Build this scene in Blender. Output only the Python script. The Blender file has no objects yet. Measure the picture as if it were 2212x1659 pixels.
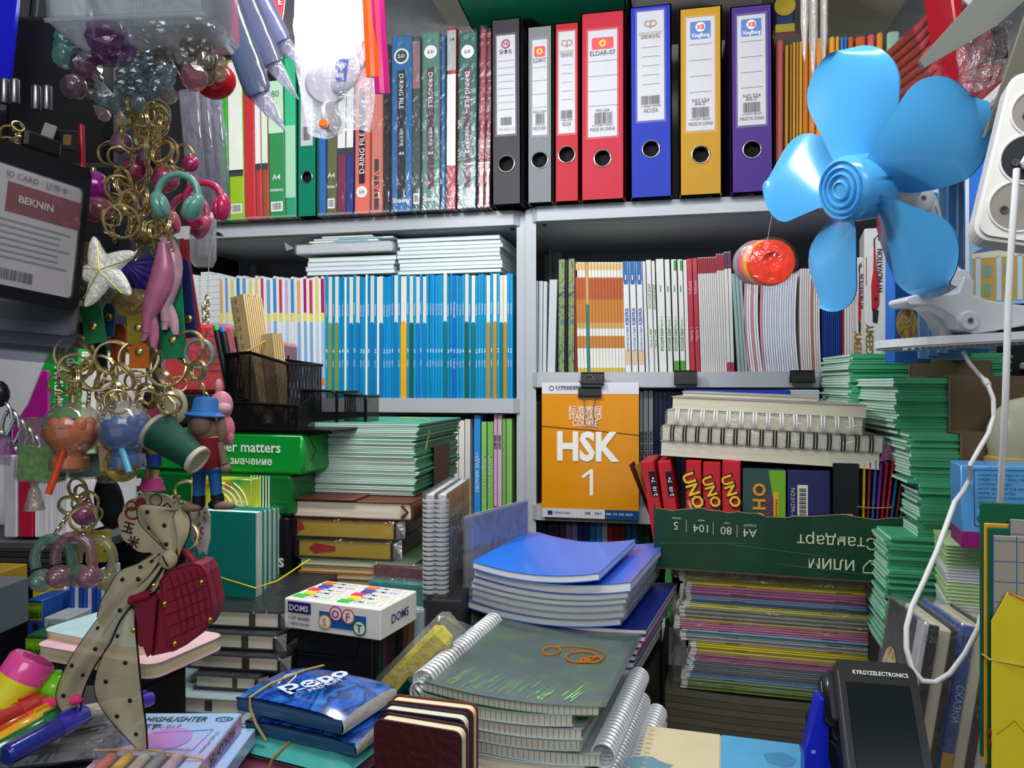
import bpy,bmesh,math,random
from math import sin,cos,pi,radians as R
from mathutils import Matrix,Vector
random.seed(7)
sc = bpy.context.scene
# ---------------------------------------------------------------- camera
H = 1.30                      # eye height
F = 1640.0                    # focal length in pixels of the 2212 px wide frame
A = R(12)                     # the camera is turned 12 degrees to the left of the shelf wall's normal
cam_d = bpy.data.cameras.new('camera'); cam = bpy.data.objects.new('camera',cam_d)
sc.collection.objects.link(cam)
cam_d.sensor_width = 36; cam_d.lens = 36*F/2212; cam_d.clip_start = .02
cam.location = (0,0,H); cam.rotation_euler = (pi/2,0,A)
sc.camera = cam
sc.view_settings.view_transform = 'Standard'; sc.view_settings.look = 'None'
sc.view_settings.gamma = 1; sc.view_settings.use_curve_mapping = False
sc.view_settings.exposure = 0.0
sc.cycles.max_bounces = 10; sc.cycles.transparent_max_bounces = 24
sc.cycles.caustics_reflective = False; sc.cycles.caustics_refractive = False
sc.cycles.sample_clamp_indirect = 4
# ---------------------------------------------------------------- world and lamps
w = bpy.data.worlds.new('world'); sc.world = w; w.use_nodes = True
w.node_tree.nodes['Background'].inputs[0].default_value = (.80,.88,1,1)
w.node_tree.nodes['Background'].inputs[1].default_value = .6
def ray(px,py):
    u = (px-1106)/F; v = (829.5-py)/F
    return Vector((u*cos(A)-sin(A),u*sin(A)+cos(A),v))
def PY(px,py,Y):
    r = ray(px,py); t = Y/r.y; return Vector((r.x*t,Y,H+r.z*t))
def PD(px,py,d):
    r = ray(px,py); return Vector((r.x*d,r.y*d,H+r.z*d))
def PZ(px,py,z):
    r = ray(px,py); t = (z-H)/r.z; return Vector((r.x*t,r.y*t,z))
def area(name,loc,target,sx,sy,power,col):
    l = bpy.data.lights.new(name,'AREA'); l.shape = 'RECTANGLE'; l.size = sx; l.size_y = sy
    l.energy = power; l.color = col
    o = bpy.data.objects.new(name,l); sc.collection.objects.link(o); o.location = loc
    o.rotation_euler = (Vector(target)-Vector(loc)).to_track_quat('-Z','Y').to_euler()
    return o
area('ceiling_tube',(-.10,.44,2.02),(-.02,1.15,1.12),.75,.12,7.2,(.97,.985,1))
area('front_fill',(.30,-.70,2.05),(.0,1.0,1.05),.9,.5,9,(.98,.985,1))  # added fill light behind the camera, brightens the front faces of the goods
bl = bpy.data.lights.new('bulb_light','POINT'); bl.energy = 11.0; bl.shadow_soft_size = .045; bl.color = (.95,.98,1)
blo = bpy.data.objects.new('bulb_light',bl); sc.collection.objects.link(blo); blo.location = PD(688,70,.99)
# ---------------------------------------------------------------- materials
def lin(c):
    if isinstance(c,str):
        c = [int(c[i:i+2],16)/255 for i in (0,2,4)]
    return tuple(x/12.92 if x <= .04045 else ((x+.055)/1.055)**2.4 for x in c)
MC = {}
def deep(c,f=.84): return ''.join('%02x' % int(int(c[i:i+2],16)*f) for i in (0,2,4))
def mat(col,rough=.5,metal=0,noise=0,nscale=60,bump=0,bscale=300,coat=0,stretch=None,trans=0,alpha=1,sheen=0):
    k = (col,rough,metal,noise,nscale,bump,bscale,coat,stretch,trans,alpha,sheen)
    if k in MC: return MC[k]
    m = bpy.data.materials.new('surface_%d' % len(MC)); MC[k] = m
    m.use_nodes = True; nt = m.node_tree; b = nt.nodes['Principled BSDF']; L = nt.links.new
    c = lin(col)
    b.inputs['Base Color'].default_value = (*c,1); b.inputs['Roughness'].default_value = rough
    b.inputs['Metallic'].default_value = metal; b.inputs['Coat Weight'].default_value = coat
    b.inputs['Coat Roughness'].default_value = .12; b.inputs['Specular IOR Level'].default_value = .28
    b.inputs['Transmission Weight'].default_value = trans; b.inputs['Alpha'].default_value = alpha
    tc = nt.nodes.new('ShaderNodeTexCoord'); mp = nt.nodes.new('ShaderNodeMapping'); L(tc.outputs['Object'],mp.inputs[0])
    if stretch: mp.inputs['Scale'].default_value = stretch
    n = nt.nodes.new('ShaderNodeTexNoise'); n.inputs['Scale'].default_value = nscale; n.inputs['Detail'].default_value = 4
    L(mp.outputs[0],n.inputs['Vector'])
    nz = noise if noise else .03
    mr = nt.nodes.new('ShaderNodeMapRange'); mr.inputs[1].default_value = .3; mr.inputs[2].default_value = .7
    mr.inputs[3].default_value = 1-nz; mr.inputs[4].default_value = 1+nz*.6
    L(n.outputs['Fac'],mr.inputs[0])
    mx = nt.nodes.new('ShaderNodeVectorMath'); mx.operation = 'SCALE'; mx.inputs[0].default_value = c
    L(mr.outputs[0],mx.inputs['Scale']); L(mx.outputs[0],b.inputs['Base Color'])
    if bump:
        n2 = nt.nodes.new('ShaderNodeTexNoise'); n2.inputs['Scale'].default_value = bscale
        L(mp.outputs[0],n2.inputs['Vector'])
        bp = nt.nodes.new('ShaderNodeBump'); bp.inputs['Strength'].default_value = bump; bp.inputs['Distance'].default_value = .002
        L(n2.outputs['Fac'],bp.inputs['Height']); L(bp.outputs[0],b.inputs['Normal'])
    return m
def pages(col,axis=2,dens=900,dark=.35,rough=.75):
    """page edges: fine sheets stacked along one axis"""
    s = [14,14,14]; s[axis] = dens
    return mat(col,rough,noise=dark,nscale=1,stretch=tuple(s))
def film(tint='ffffff',op=.10,gl=.35,rough=.08,bump=.6,bs=28,trl=0):
    """thin clear wrapping film: mostly see-through with sharp glints"""
    k = ('film',tint,op,gl,rough,bump,bs,trl)
    if k in MC: return MC[k]
    m = bpy.data.materials.new('clear_film_%d' % len(MC)); MC[k] = m; m.use_nodes = True
    nt = m.node_tree; L = nt.links.new; nt.nodes.remove(nt.nodes['Principled BSDF']); out = nt.nodes['Material Output']
    tr = nt.nodes.new('ShaderNodeBsdfTransparent'); tr.inputs[0].default_value = (*[min(1,.25+.75*x) for x in lin(tint)],1)
    df = nt.nodes.new('ShaderNodeBsdfPrincipled'); df.inputs['Base Color'].default_value = (*lin(tint),1); df.inputs['Roughness'].default_value = .4
    g = nt.nodes.new('ShaderNodeBsdfGlossy'); g.inputs['Roughness'].default_value = rough
    tc = nt.nodes.new('ShaderNodeTexCoord'); n = nt.nodes.new('ShaderNodeTexNoise'); n.inputs['Scale'].default_value = bs; n.inputs['Detail'].default_value = 3
    n.inputs['Distortion'].default_value = 1.2
    L(tc.outputs['Object'],n.inputs['Vector'])
    bp = nt.nodes.new('ShaderNodeBump'); bp.inputs['Strength'].default_value = bump; bp.inputs['Distance'].default_value = .01
    L(n.outputs['Fac'],bp.inputs['Height']); L(bp.outputs[0],g.inputs['Normal']); L(bp.outputs[0],df.inputs['Normal'])
    m1 = nt.nodes.new('ShaderNodeMixShader'); m1.inputs[0].default_value = op
    L(tr.outputs[0],m1.inputs[1])
    if trl:
        tl = nt.nodes.new('ShaderNodeBsdfTranslucent'); tl.inputs[0].default_value = (*lin(tint),1); m3 = nt.nodes.new('ShaderNodeMixShader'); m3.inputs[0].default_value = trl
        L(df.outputs[0],m3.inputs[1]); L(tl.outputs[0],m3.inputs[2]); L(m3.outputs[0],m1.inputs[2])
    else: L(df.outputs[0],m1.inputs[2])
    lw = nt.nodes.new('ShaderNodeLayerWeight'); lw.inputs[0].default_value = .3; L(bp.outputs[0],lw.inputs['Normal'])
    mu = nt.nodes.new('ShaderNodeMath'); mu.operation = 'MULTIPLY_ADD'; mu.inputs[1].default_value = gl; mu.inputs[2].default_value = .04
    L(lw.outputs['Facing'],mu.inputs[0])
    m2 = nt.nodes.new('ShaderNodeMixShader'); L(mu.outputs[0],m2.inputs[0]); L(m1.outputs[0],m2.inputs[1]); L(g.outputs[0],m2.inputs[2])
    L(m2.outputs[0],out.inputs['Surface'])
    return m
def glow(col,s):
    k = ('glow',col,s)
    if k in MC: return MC[k]
    m = bpy.data.materials.new('lamp_glow'); MC[k] = m; m.use_nodes = True
    b = m.node_tree.nodes['Principled BSDF']; b.inputs['Emission Color'].default_value = (*lin(col),1); b.inputs['Emission Strength'].default_value = s
    return m
def graph_paper(col,line,sx,sz,th=.10,axes='xz'):
    """squared paper: thin printed lines on a pale ground"""
    k = ('grid',col,line,sx,sz,th,axes)
    if k in MC: return MC[k]
    m = bpy.data.materials.new('squared_paper_%d' % len(MC)); MC[k] = m; m.use_nodes = True
    nt = m.node_tree; L = nt.links.new; b = nt.nodes['Principled BSDF']; b.inputs['Roughness'].default_value = .7
    tc = nt.nodes.new('ShaderNodeTexCoord'); sp = nt.nodes.new('ShaderNodeSeparateXYZ'); L(tc.outputs['Object'],sp.inputs[0])
    outs = []
    for ax,s in zip(axes,(sx,sz)):
        a = nt.nodes.new('ShaderNodeMath'); a.operation = 'MULTIPLY'; a.inputs[1].default_value = 1/s; L(sp.outputs[ax.upper()],a.inputs[0])
        f = nt.nodes.new('ShaderNodeMath'); f.operation = 'FRACT'; L(a.outputs[0],f.inputs[0])
        l = nt.nodes.new('ShaderNodeMath'); l.operation = 'LESS_THAN'; l.inputs[1].default_value = th; L(f.outputs[0],l.inputs[0]); outs.append(l)
    mx = nt.nodes.new('ShaderNodeMath'); mx.operation = 'MAXIMUM'; L(outs[0].outputs[0],mx.inputs[0]); L(outs[-1].outputs[0],mx.inputs[1])
    c = nt.nodes.new('ShaderNodeMixRGB'); c.inputs[1].default_value = (*lin(col),1); c.inputs[2].default_value = (*lin(line),1)
    L(mx.outputs[0],c.inputs[0]); L(c.outputs[0],b.inputs['Base Color'])
    return m
def swirl(cols,scale=9,rough=.25,dist=4,coat=.6,pos=None):
    """printed swirling artwork: noise run through a colour ramp"""
    k = ('swirl',tuple(cols),scale,rough,dist)
    if k in MC: return MC[k]
    m = bpy.data.materials.new('printed_swirl_%d' % len(MC)); MC[k] = m; m.use_nodes = True
    nt = m.node_tree; L = nt.links.new; b = nt.nodes['Principled BSDF']; b.inputs['Roughness'].default_value = rough; b.inputs['Coat Weight'].default_value = coat
    b.inputs['Coat Roughness'].default_value = .1
    tc = nt.nodes.new('ShaderNodeTexCoord'); n = nt.nodes.new('ShaderNodeTexNoise'); n.inputs['Scale'].default_value = scale; n.inputs['Distortion'].default_value = dist
    L(tc.outputs['Object'],n.inputs['Vector']); r = nt.nodes.new('ShaderNodeValToRGB'); e = r.color_ramp.elements
    while len(e) < len(cols): e.new(.5)
    for i,c in enumerate(cols):
        e[i].position = (.25+.5*i/(len(cols)-1)) if pos is None else pos[i]; e[i].color = (*lin(c),1)
    L(n.outputs['Fac'],r.inputs[0]); L(r.outputs[0],b.inputs['Base Color'])
    return m
WHITE = mat('f2f2ee',.5); BLACK = mat('0c0c0e',.45); INK = mat('1b1b1f',.6); SILVER = mat('d8d8d8',.22,1); GOLD = mat('d9b04a',.22,1)
DARKIN = mat('08080a',.8)  # black sheet behind the binder finger holes, paints the shade inside
# ---------------------------------------------------------------- text outlines
TC = {}
def glyphs(s,bold=0):
    k = (s,bold)
    if k in TC: return TC[k]
    c = bpy.data.curves.new('lettering','FONT'); c.body = s; c.size = 1; c.resolution_u = 2; c.offset = bold*.012
    o = bpy.data.objects.new('lettering',c)
    me = bpy.data.meshes.new_from_object(o)
    vs = [(v.co.x,v.co.y) for v in me.vertices]; fs = [tuple(p.vertices) for p in me.polygons]
    bpy.data.objects.remove(o); bpy.data.curves.remove(c); bpy.data.meshes.remove(me)
    if vs:
        x0 = min(v[0] for v in vs); x1 = max(v[0] for v in vs); y0 = min(v[1] for v in vs); y1 = max(v[1] for v in vs)
    else: x0 = x1 = y0 = y1 = 0
    TC[k] = (vs,fs,(x0,x1,y0,y1)); return TC[k]
# ---------------------------------------------------------------- mesh builder
def mx(loc=(0,0,0),rz=0,rx=0,ry=0,s=1):
    M = Matrix.Translation(loc) @ Matrix.Rotation(rz,4,'Z') @ Matrix.Rotation(rx,4,'X') @ Matrix.Rotation(ry,4,'Y')
    return M @ (Matrix.Diagonal((s,s,s,1)) if isinstance(s,(int,float)) else Matrix.Diagonal((*s,1)))
def axes(o,x,y,z=None):
    x = Vector(x); y = Vector(y); z = Vector(z) if z else x.cross(y)
    M = Matrix.Identity(4)
    for i,a in enumerate((x,y,z)):
        for j in range(3): M[j][i] = a[j]
    for j in range(3): M[j][3] = o[j]
    return M
def rrect(w,h,r,n=4):
    p = []
    for cx,cy,a0 in ((w/2-r,h/2-r,0),(-w/2+r,h/2-r,90),(-w/2+r,-h/2+r,180),(w/2-r,-h/2+r,270)):
        for i in range(n+1): a = R(a0+90*i/n); p.append((cx+r*cos(a),cy+r*sin(a)))
    return p
def circ(r,n=24,ry=None): return [(r*cos(2*pi*i/n),(ry or r)*sin(2*pi*i/n)) for i in range(n)]
class MB:
    def __init__(s): s.v = []; s.f = []; s.m = []; s.sm = []; s.mats = []; s.T = Matrix.Identity(4)
    def add(s,vs,fs,m,M=None,smooth=False):
        if m not in s.mats: s.mats.append(m)
        i = s.mats.index(m); T = s.T @ M if M is not None else s.T; b = len(s.v)
        s.v += [T @ Vector(v) for v in vs]
        for f in fs: s.f.append([b+j for j in f]); s.m.append(i); s.sm.append(smooth)
        return s
    def box(s,x0,x1,y0,y1,z0,z1,m,M=None):
        vs = [(x,y,z) for z in (z0,z1) for y in (y0,y1) for x in (x0,x1)]
        return s.add(vs,[(0,2,3,1),(4,5,7,6),(0,1,5,4),(2,6,7,3),(0,4,6,2),(1,3,7,5)],m,M)
    def rbox(s,x0,x1,y0,y1,z0,z1,m,b=.002,M=None):
        c = ((x0+x1)/2,(y0+y1)/2,(z0+z1)/2); hx,hy,hz = (x1-x0)/2,(y1-y0)/2,(z1-z0)/2; b = min(b,hx*.9,hy*.9,hz*.9)
        vs = []; ix = {}
        for sx in (-1,1):
            for sy in (-1,1):
                for sz in (-1,1):
                    for k in range(3):
                        p = [sx*(hx-b*(k != 0)),sy*(hy-b*(k != 1)),sz*(hz-b*(k != 2))]
                        ix[sx,sy,sz,k] = len(vs); vs.append([c[i]+p[i] for i in range(3)])
        fs = []
        for k in range(3):
            o = [i for i in range(3) if i != k]
            for sg in (-1,1):
                q = []
                for p_,q_ in ((-1,-1),(1,-1),(1,1),(-1,1)):
                    t = [0,0,0]; t[k] = sg; t[o[0]] = p_; t[o[1]] = q_; q.append(ix[(*t,k)])
                fs.append(q)
            for a_ in (-1,1):
                for b_ in (-1,1):
                    q = []
                    for sg,kk in ((-1,o[0]),(1,o[0]),(1,o[1]),(-1,o[1])):
                        t = [0,0,0]; t[k] = sg; t[o[0]] = a_; t[o[1]] = b_; q.append(ix[(*t,kk)])
                    fs.append(q)
        for sx in (-1,1):
            for sy in (-1,1):
                for sz in (-1,1): fs.append([ix[sx,sy,sz,k] for k in range(3)])
        return s.add(vs,fs,m,M)
    def prism(s,pts,z0,z1,m,M=None,mtop=None,smooth=False):
        n = len(pts); vs = [(x,y,z0) for x,y in pts]+[(x,y,z1) for x,y in pts]
        s.add(vs,[(i,(i+1) % n,n+(i+1) % n,n+i) for i in range(n)],m,M,smooth)
        s.add([(x,y,z0) for x,y in pts],[tuple(range(n))[::-1]],m,M)
        return s.add([(x,y,z1) for x,y in pts],[tuple(range(n))],mtop or m,M)
    def flat(s,pts,m,M=None):
        return s.add([(x,y,0) for x,y in pts],[tuple(range(len(pts)))],m,M)
    def loft(s,rings,m,M=None,closed=True,caps=True,smooth=True):
        n = len(rings[0]); vs = [p for r in rings for p in r]; fs = []
        for i in range(len(rings)-1):
            for j in range(n if closed else n-1):
                fs.append((i*n+j,i*n+(j+1) % n,(i+1)*n+(j+1) % n,(i+1)*n+j))
        if caps and closed: fs += [tuple(range(n))[::-1],tuple(range((len(rings)-1)*n,len(rings)*n))]
        return s.add(vs,fs,m,M,smooth)
    def lathe(s,prof,m,n=28,M=None,smooth=True,caps=True):
        return s.loft([[(r*cos(2*pi*j/n),r*sin(2*pi*j/n),z) for j in range(n)] for r,z in prof],m,M,caps=caps,smooth=smooth)
    def sphere(s,c,r,m,n=16,M=None,k=None):
        r = (r,r,r) if isinstance(r,(int,float)) else r; k = k or n//2
        rings = [[(c[0]+r[0]*sin(pi*(i+.02)/(k+.04))*cos(2*pi*j/n),c[1]+r[1]*sin(pi*(i+.02)/(k+.04))*sin(2*pi*j/n),c[2]-r[2]*cos(pi*(i+.02)/(k+.04))) for j in range(n)] for i in range(k+1)]
        return s.loft(rings,m,M)
    def tube(s,pts,r,m,n=8,closed=False,M=None,caps=True):
        pts = [Vector(p) for p in pts]; N = len(pts); rings = []; up = None
        for i,p in enumerate(pts):
            if closed: t = pts[(i+1) % N]-pts[i-1]
            else: t = pts[min(i+1,N-1)]-pts[max(i-1,0)]
            t.normalize()
            if up is None: up = t.orthogonal()
            up = (up-t*up.dot(t)).normalized() if (up-t*up.dot(t)).length > 1e-6 else t.orthogonal()
            b = t.cross(up); rr = r[i] if isinstance(r,(list,tuple)) else r
            rings.append([p+up*rr*cos(2*pi*j/n)+b*rr*sin(2*pi*j/n) for j in range(n)])
        if closed: rings.append(rings[0]); caps = False
        return s.loft(rings,m,M,caps=caps)
    def ring(s,R_,r,m,M=None,n=28,k=6):
        return s.tube([(R_*cos(2*pi*i/n),R_*sin(2*pi*i/n),0) for i in range(n)],r,m,k,True,M)
    def grid(s,fn,nu,nv,m,M=None,smooth=True):
        vs = [fn(i/nu,j/nv) for j in range(nv+1) for i in range(nu+1)]
        fs = [(j*(nu+1)+i,j*(nu+1)+i+1,(j+1)*(nu+1)+i+1,(j+1)*(nu+1)+i) for j in range(nv) for i in range(nu)]
        return s.add(vs,fs,m,M,smooth)
    def sheet(s,fn,th,nu,nv,m,M=None,medge=None):
        """curved slab: top surface fn(u,v), thickness th straight down"""
        t = [fn(i/nu,j/nv) for j in range(nv+1) for i in range(nu+1)]; b = [(p[0],p[1],p[2]-th) for p in t]; n = len(t)
        top = [(j*(nu+1)+i,j*(nu+1)+i+1,(j+1)*(nu+1)+i+1,(j+1)*(nu+1)+i) for j in range(nv) for i in range(nu)]
        s.add(t,top,m,M,True); s.add(b,[f[::-1] for f in top],m,M,True)
        bd = [i for i in range(nu+1)]+[j*(nu+1)+nu for j in range(1,nv+1)]+[nv*(nu+1)+i for i in range(nu-1,-1,-1)]+[j*(nu+1) for j in range(nv-1,0,-1)]
        L = len(bd); vs = [t[i] for i in bd]+[b[i] for i in bd]
        return s.add(vs,[(i,(i+1) % L,L+(i+1) % L,L+i) for i in range(L)],medge or m,M)
    def text(s,t,o,x,y,size,m,bold=0,fit=None,align='c',lift=.0006,cap=True):
        """lettering with its centre (or left end) at o, reading along x, upright along y; size = height of the letters"""
        vs,fs,(x0,x1,y0,y1) = glyphs(t,bold)
        if not vs: return s
        x = Vector(x).normalized(); y = Vector(y).normalized(); z = x.cross(y)
        k = size/.72; kx = k
        if fit and (x1-x0)*k > fit: kx = fit/(x1-x0)
        ox = -(x0+x1)/2 if align == 'c' else (-x0 if align == 'l' else -x1); oy = -.36
        M = axes(Vector(o)+z*lift,x*kx,y*k,z)
        return s.add([(a+ox,b+oy,0) for a,b in vs],fs,m,M)
    def patch(s,x0,x1,z0,z1,m,y=-.0005):
        return s.add([(x0,y,z0),(x1,y,z0),(x1,y,z1),(x0,y,z1)],[(0,1,2,3)],m)
    def barcode(s,x0,x1,z0,z1,m,y=-.0011,seed=1,n=15):
        rg = random.Random(seed); t = x0; st = (x1-x0)/n/2.2
        while t < x1-st: 
            w_ = st*rg.choice((.5,.9,1.5)); s.patch(t,min(t+w_,x1),z0,z1,m,y); t += w_+st*rg.choice((.5,1))
        return s
    def mesh(s,name):
        me = bpy.data.meshes.new(name); me.from_pydata([tuple(v) for v in s.v],[],s.f)
        for m in s.mats: me.materials.append(m)
        me.polygons.foreach_set('material_index',s.m); me.polygons.foreach_set('use_smooth',s.sm)
        bm = bmesh.new(); bm.from_mesh(me); bmesh.ops.remove_doubles(bm,verts=bm.verts,dist=1e-6); bmesh.ops.recalc_face_normals(bm,faces=bm.faces); bm.to_mesh(me); bm.free()
        if any(s.sm): me.set_sharp_from_angle(angle=R(42))
        me.update(); return me
COL = sc.collection.objects
def tag(o,label=None,cat=None,group=None,kind=None):
    for k,v in (('label',label),('category',cat),('group',group),('kind',kind)):
        if v: o[k] = v
    return o
def root(name,label,cat,M,group=None):
    o = bpy.data.objects.new(name,None); o.empty_display_size = .02; COL.link(o); o.matrix_world = M
    return tag(o,label,cat,group)
def part(name,mb,parent,label=None,kind=None):
    o = bpy.data.objects.new(name,mb.mesh(name) if isinstance(mb,MB) else mb); COL.link(o); o.parent = parent
    return tag(o,label,None,None,kind)
def single(name,mb,label,cat,M=None,group=None):
    o = bpy.data.objects.new(name,mb.mesh(name) if isinstance(mb,MB) else mb); COL.link(o)
    if M is not None: o.matrix_world = M
    return tag(o,label,cat,group)
def struct(name,mb):
    o = bpy.data.objects.new(name,mb.mesh(name)); COL.link(o); return tag(o,kind='structure')
def dup(o,M,label,group=None):
    c = o.copy(); COL.link(c); c.matrix_world = M; c['label'] = label
    if group: c['group'] = group
    for ch in o.children:
        d = ch.copy(); COL.link(d); d.parent = c
        for g in ch.children: e = g.copy(); COL.link(e); e.parent = d
    return c
_o = 'first second third fourth fifth sixth seventh eighth ninth tenth eleventh twelfth thirteenth fourteenth fifteenth sixteenth seventeenth eighteenth nineteenth'.split()
_t = {2: 'twenty',3: 'thirty',4: 'forty',5: 'fifty'}
def nth(n):
    if n < 20: return _o[n-1]
    t,u = divmod(n,10); return (_t[t]+'-'+_o[u-1]) if u else _t[t][:-1]+'ieth'
XP,YP,ZP = Vector((1,0,0)),Vector((0,1,0)),Vector((0,0,1))
# ================================================================ the room
WALL = mat('9c9ea2',.9,noise=.12,nscale=40,bump=.9,bscale=220)
m = MB(); m.box(-1.0,.80,-1.6,1.75,-.04,0,mat('55565a',.7,noise=.2,nscale=9)); struct('floor',m)
m = MB(); m.box(-1.0,.80,1.69,1.75,0,2.5,WALL); struct('wall_back',m)
m = MB(); m.box(-1.06,-1.0,-1.6,1.75,0,2.5,mat('2b2c30',.9,noise=.1,nscale=20)); struct('wall_left',m)
m = MB(); m.box(.80,.86,-1.6,1.75,0,2.5,mat('77787a',.9,noise=.1,nscale=20,bump=.5)); struct('wall_right',m)
m = MB(); m.box(-1.06,.86,-1.6,1.75,2.5,2.54,mat('c9c8c0',.8)); struct('ceiling',m)
m = MB(); m.loft([[(-.51,y,2.13),(.42,y,2.01),(.42,y,2.49),(-.51,y,2.49)] for y in (1.0,1.69)],mat('dad7c2',.75,noise=.08,nscale=12),smooth=False); struct('trim_1',m)
# counter the goods are piled on, with its raised back step
COUNTER = H-.50
m = MB(); m.rbox(-.98,.66,.34,1.27,COUNTER-.035,COUNTER,mat('8d7a63',.5,noise=.15,nscale=4,stretch=(1,8,1)),.004); cb = m
ct = root('counter','wooden shop counter carrying all the piled stationery','counter',mx()); part('worktop',cb,ct)
m = MB(); m.box(-.96,-.92,.40,1.25,0,COUNTER-.035,mat('6d5f50',.6)); part('leg_panel',m,ct)
m = MB(); m.box(.60,.64,.40,1.25,0,COUNTER-.035,mat('6d5f50',.6)); part('leg_panel',m,ct)
# ================================================================ the metal racks
STEEL = mat('b6b9be',.35,0,noise=.06,nscale=8); STEELU = mat('b4b7bb',.4,0,noise=.08,nscale=6)
YS = 1.32
XU = PY(1124,800,YS).x; XLs = -.985; XRs = .70
ZT = H+.309; ZML = H-.0258; ZMR = H+.0205; ZLL = H-.245; ZLR = H-.212
def board(x0,x1,y0,y1,ztop,th=.026,ch=.022):
    m = MB(); pts = [(x0+ch,y0),(x1-ch,y0),(x1,y0+ch),(x1,y1),(x0,y1),(x0,y0+ch)]
    m.prism(pts,ztop-th,ztop,STEEL)
    m.box(x0+.012,x1-.012,y0+.012,y0+.014,ztop-th-.002,ztop-th+.002,STEELU)
    for bx in (x0+.03,x1-.03): m.lathe([(.004,ztop-th-.003),(.004,ztop-th+.001)],mat('5c6066',.4,.8),10,mx((bx,y0+.03,0)))
    return m
def upright(x,y,z0,z1,sx,sy):
    m = MB(); m.box(min(x,x+sx*.018),max(x,x+sx*.018),y-.001,y+.002,z0,z1,STEEL)
    m.box(x-.001,x+.001,min(y,y+sy*.045),max(y,y+sy*.045),z0,z1,STEEL)
    k = int((z1-z0)/.06)
    for i in range(k):
        z = z0+.03+i*.06; m.box(x+sx*.008,x+sx*.0095,y-.0014,y-.0010,z,z+.006,STEELU)
    return m
def rack(label,x0,x1,y0,y1,shelves,ztop,xs=None):
    r = root('metal_rack',label,'shelving rack',mx())
    for z in shelves: part('shelf',board(x0,x1,y0,y1,z),r)
    for x,sx in ((x0,1),(x1,-1)):
        part('upright',upright(x,y0+.012,0,ztop,sx,1),r); part('upright',upright(x,y1-.004,0,ztop,sx,-1),r)
    return r
rack('white steel rack on the left holding the blue maths workbooks',XLs,XU+.009,YS,1.64,(ZT,ZML,ZLL,H-.62),ZT-.004)
rack('white steel rack on the right holding the colourful lever arch binders',XU+.0105,XRs,YS-.012,1.64,(ZT+.002,ZMR,ZLR,H-.62),ZT-.002)
# ================================================================ rows of upright books and files
def spine_frame(px0,px1,Y,zb):
    x0 = PY(px0,800,Y).x; x1 = PY(px1,800,Y).x
    return x0,x1
def row(specs,Y,zb,name,cat,group,where,dep=.2,pybot=None,h=None):
    n = 0
    for sp in specs:
        px0,px1,pyt,lean,style,kw,desc = sp
        x0,x1 = spine_frame(px0,px1,Y,zb); w_ = x1-x0-.0006
        hh = (PY((px0+px1)/2,pyt,Y).z-zb) if pyt is not None else h
        n += 1
        lx = lean*(x1-x0)/(max(px1-px0,1))
        M = mx(((x0+x1)/2,Y,zb)) @ Matrix(((1,0,lx/hh,0),(0,1,0,0),(0,0,1,0),(0,0,0,1))) if False else mx(((x0+x1)/2,Y,zb),ry=math.atan2(lx,hh))
        lab = desc % nth(n) if '%s' in desc else desc
        lab = lab+' '+where if where and len(lab.split()) < 9 else lab
        m = MB(); style(m,w_,hh,kw)
        single(kw.get('name',name),m,lab,kw.get('cat',cat),M,kw.get('group',group))
def block(m,w_,h,d,col,pg='e9e6da',th=.0008,y0=0):
    """a paperback: wrap-round cover with the page block inside"""
    c = col if not isinstance(col,str) else mat(col,.35,coat=.15)
    t = min(th,w_*.2)
    m.box(-w_/2,w_/2,y0,y0+t,0,h,c); m.box(-w_/2,-w_/2+t,y0+t,d,0,h,c); m.box(w_/2-t,w_/2,y0+t,d,0,h,c)
    m.box(-w_/2+t,w_/2-t,y0+t,d-.002,.001,h-.001,pages(pg,0,700))
def vtext(m,s,x,z,size,mt,down=True,fit=None,bold=0,y=-.0004):
    d = -ZP if down else ZP; u = XP if down else -XP
    m.text(s,(x,y,z),d,u,size,mt,bold,fit)
# ---------------------------------------------------------------- styles for spines
def s_blue(m,w_,h,k):
    block(m,w_,h,.2,k['c'])
    tw = mat('eaf6fb',.5); s = min(w_*.55,.0052)
    vtext(m,'Математика',0,h*.72,s,tw,True,h*.2); m.text(k['n'],(0,-.0004,h*.385),XP,ZP,.0075,tw,1,w_*.7)
    vtext(m,k['p'],0,h*.28,s,tw,True,h*.11)
def s_half(m,w_,h,k):
    block(m,w_,h,.2,k.get('top','dfe0da')); c = mat(k['c'],.4)
    m.box(-w_/2-.0002,w_/2+.0002,-.0006,.19,0,h*.60,c)
    m.prism([(w_/2*cos(pi*i/10),w_/2*sin(pi*i/10)*1.4) for i in range(11)],-.0003,.0003,c,axes((0,-.0003,h*.6),XP,ZP))
def s_plain(m,w_,h,k): block(m,w_,h,k.get('d',.2),k['c'])
def s_grid(m,w_,h,k): block(m,w_,h,.2,graph_paper('e9ebec','9fb4cc',.009,.012,.09,'xz'))
def s_band(m,w_,h,k):
    block(m,w_,h,.2,k['c'][0]); c = k['c']
    m.patch(-w_/2,w_/2,h*.70,h*.98,mat(c[1],.4)); m.patch(-w_/2,w_/2,h*.63,h*.70,mat('f2e23a',.4))
    m.patch(-w_/2,w_/2,h*.03,h*.63,mat(c[2],.4)); m.patch(-w_/2,w_/2,h*.10,h*.16,mat(c[3],.4),-.0008)
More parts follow.
